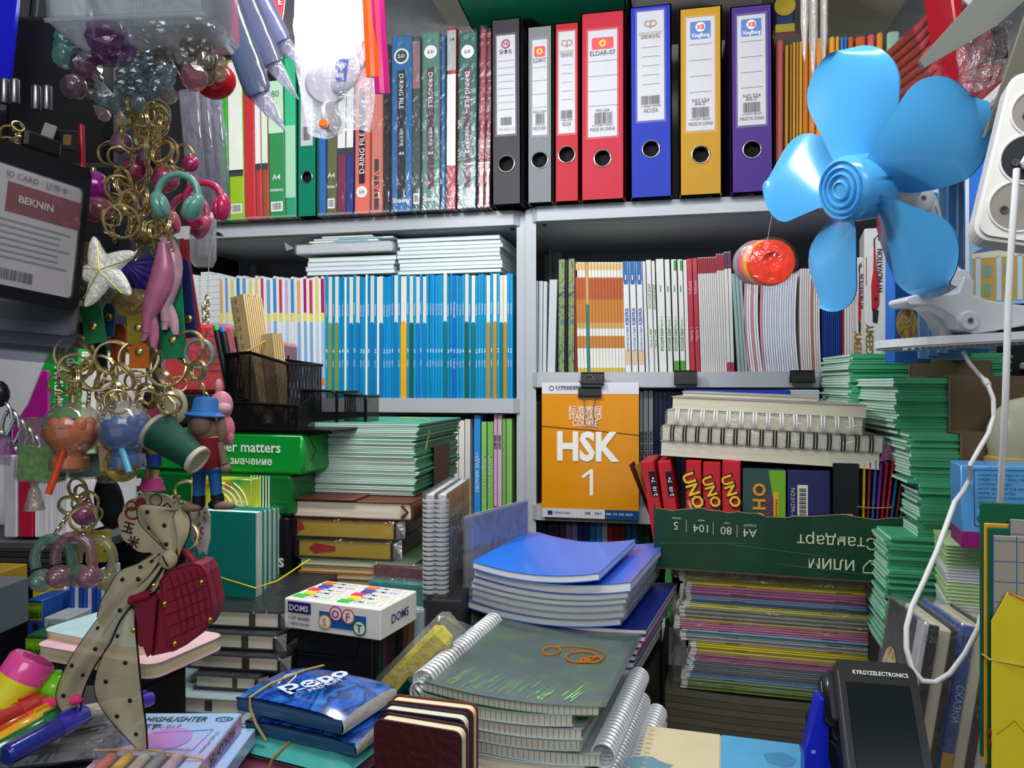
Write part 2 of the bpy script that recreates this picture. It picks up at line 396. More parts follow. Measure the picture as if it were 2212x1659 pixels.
# ---------------------------------------------------------------- left rack, middle shelf: the maths workbooks
rg = random.Random(3)
BL = ['0f93c4','108fc0','1296c8','0d88bb','1490d2']
seq = 'b4 hG b4 hG b4 b4 w b4 hB b3 hB b3 b3 w b3 hB b2 w hB b2 b2 b2 b1 hB b1 HY b1 hD b1 hB b1 hB b1 b1 b1 b1 b1 b4 hT b3 b4 d1 b3 b3 b4 hD b4 hT b2 b3 b2 b1 hO b1 hO b2 hT hO b1 b2'.split()
wt = [2.1 if s == 'HY' else (1.35 if s[0] in 'hd' else (.8 if s == 'w' else 1)) for s in seq]
p = 703.0; unit = (1107.5-703)/sum(wt); specs = []
HC = {'G': '7d9a4a','B': '1878b8','D': '1f5c4c','T': '12707e','O': 'b58a2c','Y': 'efac18'}
nb = nh = 0
for s,t in zip(seq,wt):
    q = p+t*unit; top = 597-5*(p-703)/404+rg.uniform(-3,3)
    if s[0] in 'bd':
        nb += 1
        specs.append((p,q,top,rg.uniform(-.6,.8),s_blue,dict(c='1668c0' if s[0] == 'd' else rg.choice(BL),n=s[1],p=rg.choice(('Часть 1','Часть 2','1-бөлүк','2-бөлүк'))),
            '%sblue maths workbook numbered %s, %s from the left among blue spines' % ('deep ' if s[0] == 'd' else 'bright ',s[1],nth(nb))))
    elif s[0] in 'hH':
        nh += 1; nm = {'G': 'olive','B': 'mid blue','D': 'dark green','T': 'dark teal','O': 'ochre','Y': 'bright yellow'}[s[1]]
        specs.append((p,q,top,.3,s_half,dict(c=HC[s[1]],top=rg.choice(('dfe0da','d6d8d4','e4dfcc'))),'white topped workbook with %s lower spine, %s of the two-tone ones' % (nm,nth(nh))))
    else:
        nh += 0; specs.append((p,q,top,.3,s_plain,dict(c='f1f2f0'),'thin plain white spined workbook between blue ones, near px'.replace(', near px',', %s spine along')))
    p = q
row(specs,YS+.004,ZML,'workbook','workbook','maths workbooks on the middle shelf','')
# the pale many-coloured workbooks left of them
specs = []; p = 480.0; tops = ['3f8fd0','2f7fc4','d04050','3f9a44','2f8a3a','c9b0d8','f0a860','b02060','e8d84a','6aa0d8']
cols = ['d040a0','f08030','40a0e0','50b050','f2e23a','e04848']; cnt = 0
while p < 700:
    wd = rg.uniform(5.6,7.4); q = min(p+wd,703); cnt += 1; nmid = (p-480)/220
    if cnt % 2: specs.append((p,q,600-rg.uniform(-1,5),-6+3*nmid,s_band,dict(c=('e4e6ea',rg.choice(tops),rg.choice(['7db4e2','9cc6ea','dfe9f0','b9d8ee','d8ccE4'.lower()]),rg.choice(cols))),'pale workbook with yellow band, %s spine from the grid-paper covers'))
    else: specs.append((p,q,602-rg.uniform(-1,4),-6+3*nmid,s_plain,dict(c=rg.choice(('f0f1ee','e6ebe9','eef0f4','e9e2ee'))),'pale plain workbook with a white spine, %s spine from the grid-paper covers'))
    p = q
row(specs,YS+.006,ZML,'workbook','workbook','pale workbooks on the middle shelf','')
specs = []; p = 385.0; cnt = 0
while p < 478:
    q = min(p+rg.uniform(6,12),479.5); specs.append((p,q,594+rg.uniform(-8,6),-4,s_grid if rg.random() < .7 else s_plain,dict(c='eff0ea'),'white exercise book with squared paper look, %s from the shelf end')); p = q
row(specs,YS+.006,ZML,'exercise_book','exercise book','squared white exercise books on the middle shelf','')
# flat booklets lying on top of the workbooks
def booklet(w_,d,th,cov,edge,name='cover'):
    m = MB(); m.rbox(-w_/2,w_/2,0,d,0,th*.12,cov,.0003); m.rbox(-w_/2,w_/2,0,d,th*.88,th,cov,.0003)
    e = MB(); e.box(-w_/2+.001,w_/2-.001,.0012,d-.001,th*.12,th*.88,edge); return m,e
ztopb = PY(860,596,YS).z
PGB = pages('dfe9ea',2,1200,.25)
def flat_pile(px0,px1,py0,py1,n,cols,labels,group,jit=.004,cat='booklet',name='booklet',Y=YS+.002,d=.2):
    x0 = PY(px0,py1,Y).x; x1 = PY(px1,py1,Y).x; zb = PY((px0+px1)/2,py1,Y).z; zt = PY((px0+px1)/2,py0,Y).z; th = (zt-zb)/n
    for i in range(n):
        a,b = booklet(x1-x0,d,th*.94,cols[i % len(cols)],PGB)
        r = root(name,labels % nth(i+1),cat,mx(((x0+x1)/2+rg.uniform(-jit,jit),Y+rg.uniform(0,jit),zb+i*th),rz=rg.uniform(-.01,.01)),group)
        part('cover',a,r); part('page_block',b,r)
CB = [mat('cfe3ea',.35),mat('dfe8ea',.35),mat('bcd9e6',.35),mat('e6ebe6',.35)]
flat_pile(662,853,553,592,4,CB,'thin pale booklet lying left under the wrapped pack, %s from the bottom','booklets lying on the left')
flat_pile(858,1082,511,590,9,CB,'thin pale blue booklet lying under the shelf at right, %s from bottom','booklets lying on the right')
# wrapped grey pack and loose cards on top of the left pile
pl = PY(640,551,YS-.004); prr = PY(848,551,YS-.004); zt = PY(740,527,YS).z
r = root('shrink_wrapped_pack','grey card pack in shrink film on the left flat pile','pack',mx(((pl.x+prr.x)/2,YS-.006,pl.z)))
ww = prr.x-pl.x; m = MB(); m.rbox(-ww/2,ww/2,0,.19,.0004,zt-pl.z,mat('c9cdd2',.4),.002); part('card_block',m,r)
m = MB(); m.rbox(-ww/2-.003,ww/2+.004,-.003,.192,0,zt-pl.z+.0015,film(op=.1),.003); m.prism([(0,0),(-.02,.012),(-.016,-.004)],0,.0005,film(op=.2),axes((-ww/2-.002,-.002,.012),XP,ZP)); part('wrap',m,r)
z0 = zt+.0016
for i,(a_,b_,c_) in enumerate(((668,838,'e9e6dc'),(662,812,'f0efe8'),(672,845,'cfe0e8'),(690,800,'e8e4d2'))):
    x0 = PY(a_,510,YS).x; x1 = PY(b_,510,YS).x; m = MB(); m.rbox(x0,x1,YS+.01,YS+.20,z0+i*.0042,z0+i*.0042+.0032,mat(c_,.4),.0006)
    if i < 3: m.box(x0+.05,x1-.02,YS+.0095,YS+.0102,z0+i*.0042+.0006,z0+i*.0042+.0024,mat('7fb6d6',.4))
    single('picture_card',m,'loose pale card on the wrapped grey pack, %s from the bottom' % nth(i+1),'card',None,'loose cards under the left shelf')
# ================================================================ top shelf: the lever arch binders
YB = 1.285
def hole_plate(m,w_,h,r,zc,t,mt):
    n = 32; s_ = min(w_/2,r*1.5)
    ci = [(r*cos(2*pi*i/n),r*sin(2*pi*i/n)) for i in range(n)]
    ou = []
    for i in range(n):
        c,s2 = cos(2*pi*i/n),sin(2*pi*i/n); k = s_/max(abs(c),abs(s2)); ou.append((c*k,s2*k))
    vs = [(x,0,z+zc) for x,z in ci]+[(x,0,z+zc) for x,z in ou]
    m.add(vs,[(i,(i+1) % n,n+(i+1) % n,n+i) for i in range(n)],mt)
    m.add([(x,0,z+zc) for x,z in ci]+[(x,t,z+zc) for x,z in ci],[(i,(i+1) % n,n+(i+1) % n,n+i) for i in range(n)],mt)
    m.patch(-w_/2,w_/2,0,zc-s_,mt,0); m.patch(-w_/2,w_/2,zc+s_,h,mt,0)
    if w_/2 > s_+1e-5: m.patch(-w_/2,-s_,zc-s_,zc+s_,mt,0); m.patch(s_,w_/2,zc-s_,zc+s_,mt,0)
PAPER = mat('bfbec4',.6); RULE = mat('6d7076',.6)
def binder_label(kind,w_,z0,z1):
    """paper spine label; kind picks the printed layout"""
    m = MB(); hw = w_/2; h = z1-z0; m.patch(-hw,hw,z0,z1,PAPER,-.0006)
    def line(f,l=.8,y=-.0011): m.patch(-hw*l,hw*l,z0+h*f-.00045,z0+h*f+.00045,RULE,y)
    t = lambda s,f,sz,mt=INK,b=0,fit=None: m.text(s,(0,-.0010,z0+h*f),XP,ZP,sz,mt,b,fit or w_*.86)
    if kind == 'xb':
        bz = z0+h*.885; bw = hw*.72; m.flat(rrect(bw*2,h*.155,.002),mat('1c67b2',.4),axes((0,-.0010,bz),XP,ZP))
        m.flat(circ(h*.042),mat('f3f3f3',.4),axes((0,-.0014,bz+h*.026),XP,ZP)); m.text('XB',(0,-.0017,bz+h*.026),XP,ZP,h*.042,mat('d2322d',.4),2,h*.07)
        m.text('XingBang',(0,-.0014,bz-h*.045),XP,ZP,h*.036,mat('f3f3f3',.4),1,bw*1.8)
        for f in (.76,.62,.48,.34): line(f)
        t('NO.554',.265,.006); t('A4-3"',.235,.006); m.barcode(-hw*.62,hw*.62,z0+h*.115,z0+h*.205,INK,seed=3); t('6 972973 385542',.10,.0036,INK,0,w_*.7); t('MADE IN CHINA',.06,.006)
    elif kind == 'eldar':
        m.flat(rrect(hw*1.5,h*.11,.003),mat('d2202c',.45),axes((0,-.0010,z0+h*.875),XP,ZP)); m.flat(circ(h*.033),mat('f0c030',.45),axes((0,-.0014,z0+h*.875),XP,ZP))
        m.flat(circ(h*.017),mat('d2202c',.45),axes((0,-.0017,z0+h*.875),XP,ZP)); m.ring(h*.0165,h*.003,mat('f0c030',.45),axes((0,-.0016,z0+h*.875),XP,ZP),16,5)
        t('ELDAR-07',.785,.0085)
        for f in (.71,.57,.43,.29): line(f,1)
        t('NO.554',.245,.005); m.barcode(-hw*.55,hw*.7,z0+h*.12,z0+h*.225,INK,seed=5); t('6 972489 105542',.108,.0036,INK,0,w_*.7); t('MADE IN CHINA',.07,.0062)
    elif kind == 'cp':
        g = mat('a08c78',.5); r_ = h*.026
        for sx in (-1,1):
            pts = [(sx*r_*.95+r_*cos(a_),0,r_*sin(a_)) for a_ in [R(50+d_) if sx < 0 else R(d_) for d_ in range(0,261 if sx < 0 else 361,20)]]
            m.tube([(p_[0],-.0012,z0+h*.885+p_[2]) for p_ in pts],h*.006,g,6)
        m.tube([(r_*.0,-.0012,z0+h*.885),(r_*.0,-.0012,z0+h*.84)],h*.006,g,6)
        t('ORDO POINT',.795,.0065,g); t('LEVER ARCH FILE',.765,.0062,INK,0,w_*.7)
        for f in (.67,.585,.5,.415,.33): line(f,.68)
        m.barcode(-hw*.72,hw*.72,z0+h*.145,z0+h*.225,INK,seed=9); t('6 926662 395008',.13,.0036,INK,0,w_*.7); t('NO:554',.09,.0075,INK,0,w_*.5)
    else:
        m.ring(h*.04,h*.009,mat('c03a44',.5),axes((0,-.0008,z0+h*.91),XP,ZP),20,5); m.text('YR',(0,-.0012,z0+h*.91),XP,ZP,h*.035,mat('5a4a9a',.5),2)
        t('ЯФR',.83,.008)
        for f in (.74,.67,.6,.53,.46,.39,.32,.25): line(f,.9)
        m.barcode(-hw*.6,hw*.6,z0+h*.09,z0+h*.17,INK,seed=11); t('YR-80210',.05,.005,mat('8d9096'))
    return m
def lever_binder(px0,px1,pyt,pyb,lean,col,kind,lab,lp,hp,lift=0):
    x0,x1 = PY(px0,440,YB).x,PY(px1,440,YB).x; w_ = x1-x0-.001; zb = ZT+.003; pm = (px0+px1)/2
    h = PY(pm,pyt,YB).z-zb; lx = lean*(x1-x0)/(px1-px0)
    r = root('lever_arch_binder',lab,'binder',mx(((x0+x1)/2,YB,zb),ry=math.atan2(lx,h)),'lever arch binders on the top shelf')
    c = mat(deep(col),.5,bump=.25,bscale=900)
    m = MB(); zc = PY(pm,hp,YB).z-zb; rr = .0132; hole_plate(m,w_,h,rr,zc,.003,c)
    m.box(-w_/2,-w_/2+.0025,0,.28,0,h,c); m.box(w_/2-.0025,w_/2,0,.28,0,h,c); m.box(-w_/2+.0025,w_/2-.0025,.012,.014,0,h,DARKIN); m.box(-w_/2,w_/2,.0,.004,h-.0015,h,c)
    part('cover',m,r)
    z1 = PY(pm,lp[1],YB).z-zb; z0 = PY(pm,lp[0],YB).z-zb; lw = lp[2]*w_
    lm = binder_label(kind,lw,z1,z0); part('spine_label',lm,r,'white printed spine label')
    m = MB(); m.patch(-lw/2-.003,lw/2+.003,z1-.004,z0+.003,film(op=.02,gl=.02,rough=.5,bump=.1),-.002); part('label_pocket',m,r)
    m = MB(); m.ring(rr+.0008,.0013,SILVER,axes((0,-.0006,zc),XP,ZP),36,8); part('finger_ring',m,r,'shiny metal finger ring')
    return r
lever_binder(1062,1127,40,442,-2,'3d3b42','yr','black lever arch binder with a round red logo label',(76,290,.62),354)
lever_binder(1138,1194,56,438,0,'8a8d92','eldar','grey lever arch binder with a small red flag label',(86,292,.58),346)
lever_binder(1197,1252,49,433,0,'d4122c','cp','narrow red lever arch binder left of the wide red one',(68,288,.66),334)
lever_binder(1254,1350,25,430,0,'d81f3c','eldar','wide red lever arch binder with large red flag label',(65,295,.66),342)
lever_binder(1361,1453,12,426,-2,'0a34c4','cp','blue lever arch binder between the red and yellow ones',(24,260,.64),322)
lever_binder(1467,1561,15,424,-1,'d9a111','xb','yellow lever arch binder with a blue logo label',(37,282,.66),334)
lever_binder(1579,1672,11,418,-3,'4a2390','xb','purple lever arch binder with a blue logo label',(32,270,.66),323)
# ---------------------------------------------------------------- top shelf left: ring files and display books
FILM = film(op=.02,gl=.10,rough=.2)
def s_file(m,w_,h,k):
    c = mat(deep(k['c'],.88),.35,coat=.2); d = .24
    m.rbox(-w_/2,w_/2,0,d,0,h,c,min(.002,w_*.3))
    for z0,z1,cc in k.get('bands',()): m.patch(-w_/2*.96,w_/2*.96,h*z0,h*z1,mat(cc,.35))
    if k.get('strip'):
        a_,b_,cc = k['strip']; m.patch(-w_*.2,w_*.2,h*a_,h*b_,mat(cc,.45),-.0007)
    for t in k.get('txt',()):
        s_,z,sz,cc,mode = t[:5]; fit = t[5]*h if len(t) > 5 else None
        if mode == 'h': m.text(s_,(0,-.001,h*z),XP,ZP,sz,mat(cc,.5),1,w_*.85)
        elif mode == 'i': m.text(s_,(0,-.001,h*z),-XP,-ZP,sz,mat(cc,.5),1,w_*.8)
        else: vtext(m,s_,0,h*z,sz,mat(cc,.5),mode == 'd',fit,0,-.001)
    if k.get('disc'):
        z,cc = k['disc']; m.flat(circ(w_*.36),mat('e8e8e8',.4),axes((0,-.0008,h*z),XP,ZP)); m.flat(circ(w_*.28),mat(cc,.4),axes((0,-.0010,h*z),XP,ZP)); m.text('2-D',(0,-.0013,h*z),XP,ZP,w_*.16,mat('f2f2f2' if cc[0] < '8' else '333333'),1)
    if k.get('bar'): m.patch(-w_*.38,w_*.38,h*.04,h*.10,WHITE,-.0008); m.barcode(-w_*.3,w_*.3,h*.05,h*.092,INK,-.0012,4,10)
    if k.get('wrap',1): m.rbox(-w_/2-.0012,w_/2+.0012,-.003,d,.0002,h+.003,FILM,.001)
    m.box(-w_/2,w_/2,-.002,.06,0,.004,film(op=.2))
D = lambda s,z=.7: [(s,z,.0085,'f0f0f0','d',.32),('O型文件夹',z-.26,.006,'e8e8e8','d',.1),('A4',z-.35,.006,'e8e8e8','h'),('Sheeny',.065,.009,'f0f0f0','h')]
fs = [
 (452,461,None,-3,s_file,dict(c='e8d8e0',bands=((.02,.98,'f2eef0'),)),'pale thin file at the far left end'),
 (461,470,None,-3,s_file,dict(c='e0206a'),'thin magenta file left of the bright green one'),
 (471,495,None,-8,s_file,dict(c='2fd02a'),'bright green spined file on the top shelf'),
 (496,528,None,-6,s_file,dict(c='b6e01a',bands=((.30,.98,'f4f7ea'),(.27,.31,'3a3c3a')),bar=1),'lime file with white upper spine and barcode'),
 (529,552,None,-6,s_file,dict(c='ec2a34'),'plain bright red file next to the lime one'),
 (553,566,None,-5,s_file,dict(c='e03a3a',bands=((.34,.98,'f2eeee'),(.3,.34,'3a3c3a'))),'narrow red file with pale upper spine'),
 (567,581,None,-5,s_file,dict(c='c4532c',bands=((.34,.98,'e3efda'),(.3,.34,'3a3c3a'))),'narrow rust file with pale green upper spine'),
 (582,616,None,-5,s_file,dict(c='2fa45c',bands=((.52,.98,'c8e8c8'),(.84,.97,'36b24e')),bar=1,txt=[('DISPLAY',.93,.006,'f4f4f4','d',.12),('80',.76,.012,'4a8a5a','h'),('BOOK',.66,.007,'4a8a5a','d',.1),('A4',.25,.010,'e8f4e8','h'),('XINGBANG',.17,.005,'f0f0f0','h')]),'green display book with pale panel and A4 mark'),
 (617,640,None,-3,s_file,dict(c='2fb888',bands=((.12,.56,'a6dcb4'),(.56,.97,'2fbf86'))),'mint green display book with a curved pale shape'),
 (688,703,None,-2,s_file,dict(c='1f78c4'),'plain blue file right of the dark green binder'),
 (705,726,None,3,s_file,dict(c='6f7444',bands=((.62,.97,'e8b8b0'),),bar=1,txt=[('A4',.24,.009,'e8d8d0','h'),('XINGBANG',.17,.005,'f0e8e8','h')]),'olive brown file with A4 mark and barcode'),
 (727,745,None,4,s_file,dict(c='8a2f5a',bands=((.40,.97,'e9e6e8'),(.36,.40,'3a3a3a'))),'maroon file with white upper spine'),
 (746,762,None,4,s_file,dict(c='2a3f9a',bands=((.40,.97,'e6ebe2'),(.36,.40,'3a3a3a'))),'navy file with white upper spine'),
 (765,798,None,2,s_file,dict(c='f47c6a',strip=(.18,.75,'26262a'),disc=(.13,'d8d8d8'),wrap=0,txt=[('D-RING FILE',.36,.010,'f4f4f4','u',.26)]),'coral ring file with upside-down title strip'),
 (801,826,None,1,s_file,dict(c='f08a78',strip=(.02,.32,'3a3540'),txt=[('DATA',.17,.014,'f08060','u',.26)]),'coral data file beside the black thin file'),
 (828,842,None,1,s_file,dict(c='23262c'),'thin black file left of the blue ring file'),
 (845,890,76,0,s_file,dict(c='2d74b2',bands=((.0,.0,'2d74b2'),),strip=(.08,.80,'14161c'),disc=(.88,'3a3f4a'),txt=D('D-RING FILE',.68)),'blue ring file with black title strip'),
 (891,908,78,0,s_file,dict(c='4a5a5a',bands=((.7,.97,'8a6a70'),(.22,.6,'3d4a48')),bar=1),'dark clear sleeved file between blue and green ring files'),
 (911,950,68,0,s_file,dict(c='5a8f82',strip=(.12,.80,'4d2e38'),disc=(.885,'e0e0e0'),txt=D('D-RING FILE',.67)),'left green ring file with dark title strip'),
 (952,962,74,0,s_file,dict(c='2c6ba4'),'thin blue file between the two green ring files'),
 (964,984,58,2,s_file,dict(c='b8323e',bands=((.24,.74,'e6e2e2'),(.76,.98,'a8aaa8')),txt=[('А4',.93,.006,'333333','h'),('Sheeny',.07,.005,'f0d0d0','h')]),'thin red and white file leaning between green ring files'),
 (989,1028,68,2,s_file,dict(c='2f6f66',strip=(.12,.80,'4d2e38'),disc=(.885,'e0e0e0'),txt=D('D-RING FILE',.67)),'right green ring file beside the dark red one'),
 (1032,1045,60,6,s_file,dict(c='a83a48'),'dark red ring binder leaning beside the green ring file'),
 (1047,1058,66,6,s_file,dict(c='7c2630'),'maroon thin binder touching the black lever arch binder'),
]
row(fs,YB+.01,ZT+.001,'ring_file','file','files on the left of the top shelf','',h=.305)
# the dark green binder standing at an angle
r = root('lever_arch_binder','dark green lever arch binder among files, seen at an angle','binder',mx((PY(664,455,YB+.01).x,YB+.008,ZT+.001),rz=0),'lever arch binders on the top shelf')
w_ = PY(686,455,YB).x-PY(643,455,YB).x; m = MB(); c = mat('0f7a5c',.4)
hole_plate(m,w_,.31,.010,.072,.003,c); m.box(-w_/2,-w_/2+.0025,0,.27,0,.31,c); m.box(w_/2-.0025,w_/2,0,.27,0,.31,c); m.box(-w_/2+.0025,w_/2-.0025,.012,.014,0,.31,DARKIN); part('cover',m,r)
m = MB(); m.ring(.0108,.0012,SILVER,axes((0,-.0006,.072),XP,ZP),32,8); part('finger_ring',m,r,'shiny metal finger ring')
m = MB(); m.patch(-.012,.012,.13,.30,PAPER,-.0008); m.barcode(-.008,.008,.14,.165,INK,-.0012,2,10); part('spine_label',m,r)
# ---------------------------------------------------------------- folders right of the purple binder, behind the fan
def s_fold(m,w_,h,k): m.rbox(-w_/2,w_/2,0,.22,0,h,mat(k['c'],.45,noise=.12,nscale=30),min(.003,w_*.35))
fl = [(1676,1692,84,'c4605c','salmon red'),(1695,1703,96,'c79a3c','ochre'),(1705,1711,94,'a87a2c','brown'),(1712,1718,90,'d2a440','yellow'),(1719,1725,90,'c08a34','tan'),(1726,1733,88,'d8a84a','yellow'),(1734,1746,84,'d0802c','orange'),(1747,1762,82,'cf7f30','orange'),(1763,1778,80,'d9862c','orange'),
  (1792,1804,77,'e0a030','amber'),(1805,1813,77,'dd9a2e','amber'),(1815,1822,79,'3a82c8','blue'),(1823,1830,78,'2f74bc','blue'),(1832,1844,77,'b8642a','rust'),(1848,1871,76,'c6562c','rust red'),(1874,1890,72,'d05a64','rose'),(1894,1908,68,'dc8a34','orange'),(1916,1944,66,'8fb4a4','grey green'),(1950,1962,70,'cf7a30','orange')]
row([(a,b,c,1,s_fold,dict(c=d),'%s cardboard folder, %%s from the purple binder towards the fan' % e) for a,b,c,d,e in fl],YS+.01,ZT+.003,'card_folder','folder','card folders on the top shelf','')
# ================================================================ right rack, middle shelf
def s_orange(m,w_,h,k):
    block(m,w_,h,.2,'e2dfd6'); P_ = lambda a,b,c,y=-.0004: m.patch(-w_/2,w_/2,h*a,h*b,mat(c,.4),y)
    P_(.93,.99,'d8b87c'); P_(.66,.86,'b4562a'); P_(.42,.66,'c47a2c'); P_(.40,.45,'c9a05c',-.0006); P_(.22,.33,'c27c38'); P_(.0,.04,'c8b048')
def s_azb(m,w_,h,k):
    block(m,w_,h,.2,'d8dade'); b_ = mat('1b66b0',.4)
    m.prism([(-w_*.42,.012),(w_*.42,.012),(w_*.42,-.02),(w_*.3,-.028),(-w_*.3,-.028),(-w_*.42,-.02)],-.0003,.0004,b_,axes((0,-.0003,h-.012),XP,ZP))
    m.text('1',(0,-.0012,h-.028),XP,ZP,.009,WHITE,1); vtext(m,'АЗБУКА',0,h*.50,.0055,b_,False,None,2); vtext(m,'Русский язык и чтение',0,h*.30,.0042,b_,False,h*.22)
    m.patch(-w_*.4,w_*.4,h*.07,h*.2,mat('d8b48a',.5),-.0006)
def s_rus(m,w_,h,k):
    block(m,w_,h,.2,'d6d7d3'); g_ = mat('4f8f35',.5)
    if k.get('hi'):
        vtext(m,'РУССКИЙ ЯЗЫК',0,h*.68,.005,mat('7d9a86'),False,h*.22); m.text('1',(0,-.0005,h*.36),XP,ZP,.010,g_,1); vtext(m,'Часть 2',0,h*.27,.004,g_,False)
    else:
        m.text('1',(0,-.0005,h*.74),XP,ZP,.011,g_,1); vtext(m,'Часть 1',0,h*.44,.004,g_,False); vtext(m,'РУССКИЙ ЯЗЫК',0,h*.29,.005,g_,False,h*.2,1)
        if k.get('g'): m.patch(0,w_/2,h*.90,h*.99,g_,-.0006); m.patch(-w_/2,w_/2,0,h*.1,g_,-.0006)
def s_red(m,w_,h,k):
    block(m,w_,h,.2,'b02a3c'); vtext(m,'Азбука',0,h*.74,.005,mat('e8b8bc'),False); vtext(m,'Часть 1',0,h*.33,.005,mat('e8b8bc'),False)
def s_rtop(m,w_,h,k):
    block(m,w_,h,.2,'d2d0cb'); m.patch(-w_/2,w_/2,h*.86,h*.995,mat(k['c'],.4)); 
    if k.get('b'): m.patch(-w_/2,w_/2,0,h*.08,mat('a8324a',.4))
def s_pict(m,w_,h,k): block(m,w_,h,.2,swirl(['20242a','3a5a48','8a9a4a','2d5a80','b06a58'],40,.4,2))
sp = [(1148,1161,607,2),(1162,1171,607,2),(1172,1180,608,2),(1182,1199,604,5)]
specs = [(a,b,c,d,s_plain,dict(c='c3c5cb'),'short white spined book at the left end, %s from the upright') for a,b,c,d in sp]
row(specs,YS+.012,ZMR,'book','book','white books at the left of the right shelf','')
specs = [(1206,1219,560,1,s_pict,{},'dark picture book with patterned spine, left of the striped books'),(1220,1226,562,1,s_plain,dict(c='18191c'),'thin black book between picture books'),(1227,1240,559,1,s_pict,{},'picture book with tree pattern beside the black book'),(1241,1247,567,0,s_plain,dict(c='7a2a1c'),'thin dark red book before the orange striped readers')]
row(specs,YS+.01,ZMR,'picture_book','book','dark picture books on the right shelf','')
specs = []; p = 1248.0
for i in range(15):
    specs.append((p,p+6.85,566,-5,s_orange if i != 3 else s_half,dict(c='35756c',top='c9a060'),'orange and white striped reader, %s from the dark red book' if i != 3 else 'teal two-tone reader, %s among the striped readers from left')); p += 6.85
for i in range(3): specs.append((1351+i*14.6,1364+i*14.6,564,-7,s_azb,{},'white alphabet reader with blue numbered tab, %s on this shelf')) ; 
row(specs[:15],YS+.01,ZMR,'reader','book','orange striped readers on the right shelf','')
row([(*s[:6],'white alphabet reader with a blue numbered tab, %s from the left') for s in specs[15:]],YS+.01,ZMR,'reader','book','white alphabet readers with blue tabs','')
specs = [(1395,1402,564,-8,s_plain,dict(c='d0d2ce')),(1403,1414,561,-8,s_rus,dict(hi=1)),(1415,1422,563,-8,s_rus,dict(hi=1)),(1424,1441,559,-8,s_rus,{}),(1443,1454,560,-8,s_rus,{}),(1456,1468,560,-7,s_rus,dict(g=1)),(1470,1481,560,-7,s_rus,dict(g=1)),(1482,1490,561,-7,s_plain,dict(c='d4d2cc'))]
row([(*s,'white language textbook with green lettering, %s right of the tabs') for s in specs],YS+.01,ZMR,'textbook','book','white language textbooks with green lettering','')
row([(1491,1502,558,-8,s_red,{},'plain red primer, left one of the red pair'),(1503,1513,557,-8,s_red,{},'plain red primer, right one of the red pair')],YS+.01,ZMR,'primer','book','red primers','')
specs = []; p = 1514.0
for i in range(9): specs.append((p,p+4.4,556-i*.2,-8,s_rtop,dict(c='9a1c2c'),'slim white book with dark red spine top, %s in its group')); p += 4.5
for i in range(3): specs.append((p,p+5.2,548,-8,s_rtop,dict(c='a01c30'),'slim taller white book with red spine top, %s in its group')); p += 5.4
row(specs[:9],YS+.01,ZMR,'reader','book','slim red-topped books',''); row(specs[9:],YS+.01,ZMR,'reader','book','taller red-topped books','')
row([(p,p+8,544,-8,s_rtop,dict(c='5a1f4c',b=1),'white book with purple spine top, left of the pair'),(p+8.4,p+16,543,-8,s_rtop,dict(c='6a2050',b=1),'white book with purple spine top, right of the pair')],YS+.01,ZMR,'reader','book','purple-topped books','')
# soft-cover notebooks standing spine out, slightly bowed
def s_soft(m,w_,h,k):
    c = mat(k['c'],.6); bow = k.get('bow',0); n = 10
    ring = lambda t: [(-w_/2+bow*sin(pi*t)*(1),0,h*t),(w_/2+bow*sin(pi*t),0,h*t),(w_/2+bow*sin(pi*t),.17,h*t),(-w_/2+bow*sin(pi*t),.17,h*t)]
    m.loft([ring(i/n) for i in range(n+1)],c,smooth=False)
    m.loft([[(x+(-.0003 if x < bow*sin(pi*i/n) else .0003),y-.0002 if y < .01 else y,z) for x,y,z in ring(i/n)] for i in range(1,2)]+[[(x,y-.0002,z) for x,y,z in ring(.1)]],c)
specs = []
for i in range(3): specs.append((1594+i*7.4,1601+i*7.4,590,-14,s_soft,dict(c='8fa8a4'),'teal grey wrapped notebook, %s of the three leaning ones'))
row(specs,YS+.004,ZMR,'notebook','notebook','teal grey wrapped notebooks','')
pxs = [1617+i*5.2 for i in range(21)]; specs = []
for i,q in enumerate(pxs): specs.append((q,q+4.8,612-min(i,6)*3.4,-9 if i < 6 else -3,s_soft,dict(c=('e4dfe2' if i % 3 else 'c98f98') if i < 7 else ('cfd0e0' if i % 2 else 'dcdce4'),bow=-.004),'white soft notebook standing on edge, %s from the teal ones'))
row(specs,YS+.004,ZMR,'notebook','notebook','white notebooks standing behind the orange roll','')
specs = []
for i in range(9): specs.append((1731+i*4.9,1735.4+i*4.9,580,-2,s_soft,dict(c='d8cfd0' if i != 5 else 'c06a50',bow=-.002),'cream notebook by the navy ones, %s from their left end'))
for i in range(10): specs.append((1776+i*4.2,1779.8+i*4.2,588,-1,s_soft,dict(c='123a8c' if i % 3 else '0f2f74'),'navy blue notebook, %s of the dark blue group'))
specs.append((1819,1823,590,0,s_soft,dict(c='a82a2a'),'thin red notebook right of the navy group'))
for i in range(4): specs.append((1824+i*5.6,1829+i*5.6,580,0,s_soft,dict(c='d6d2d4'),'white notebook beside the clipper box, %s from the red one'))
row(specs[:9],YS+.004,ZMR,'notebook','notebook','cream notebooks',''); row(specs[9:19],YS+.004,ZMR,'notebook','notebook','navy notebooks',''); row(specs[19:20],YS+.004,ZMR,'notebook','notebook',None,''); row(specs[20:],YS+.004,ZMR,'notebook','notebook','white notebooks by the clipper box','')
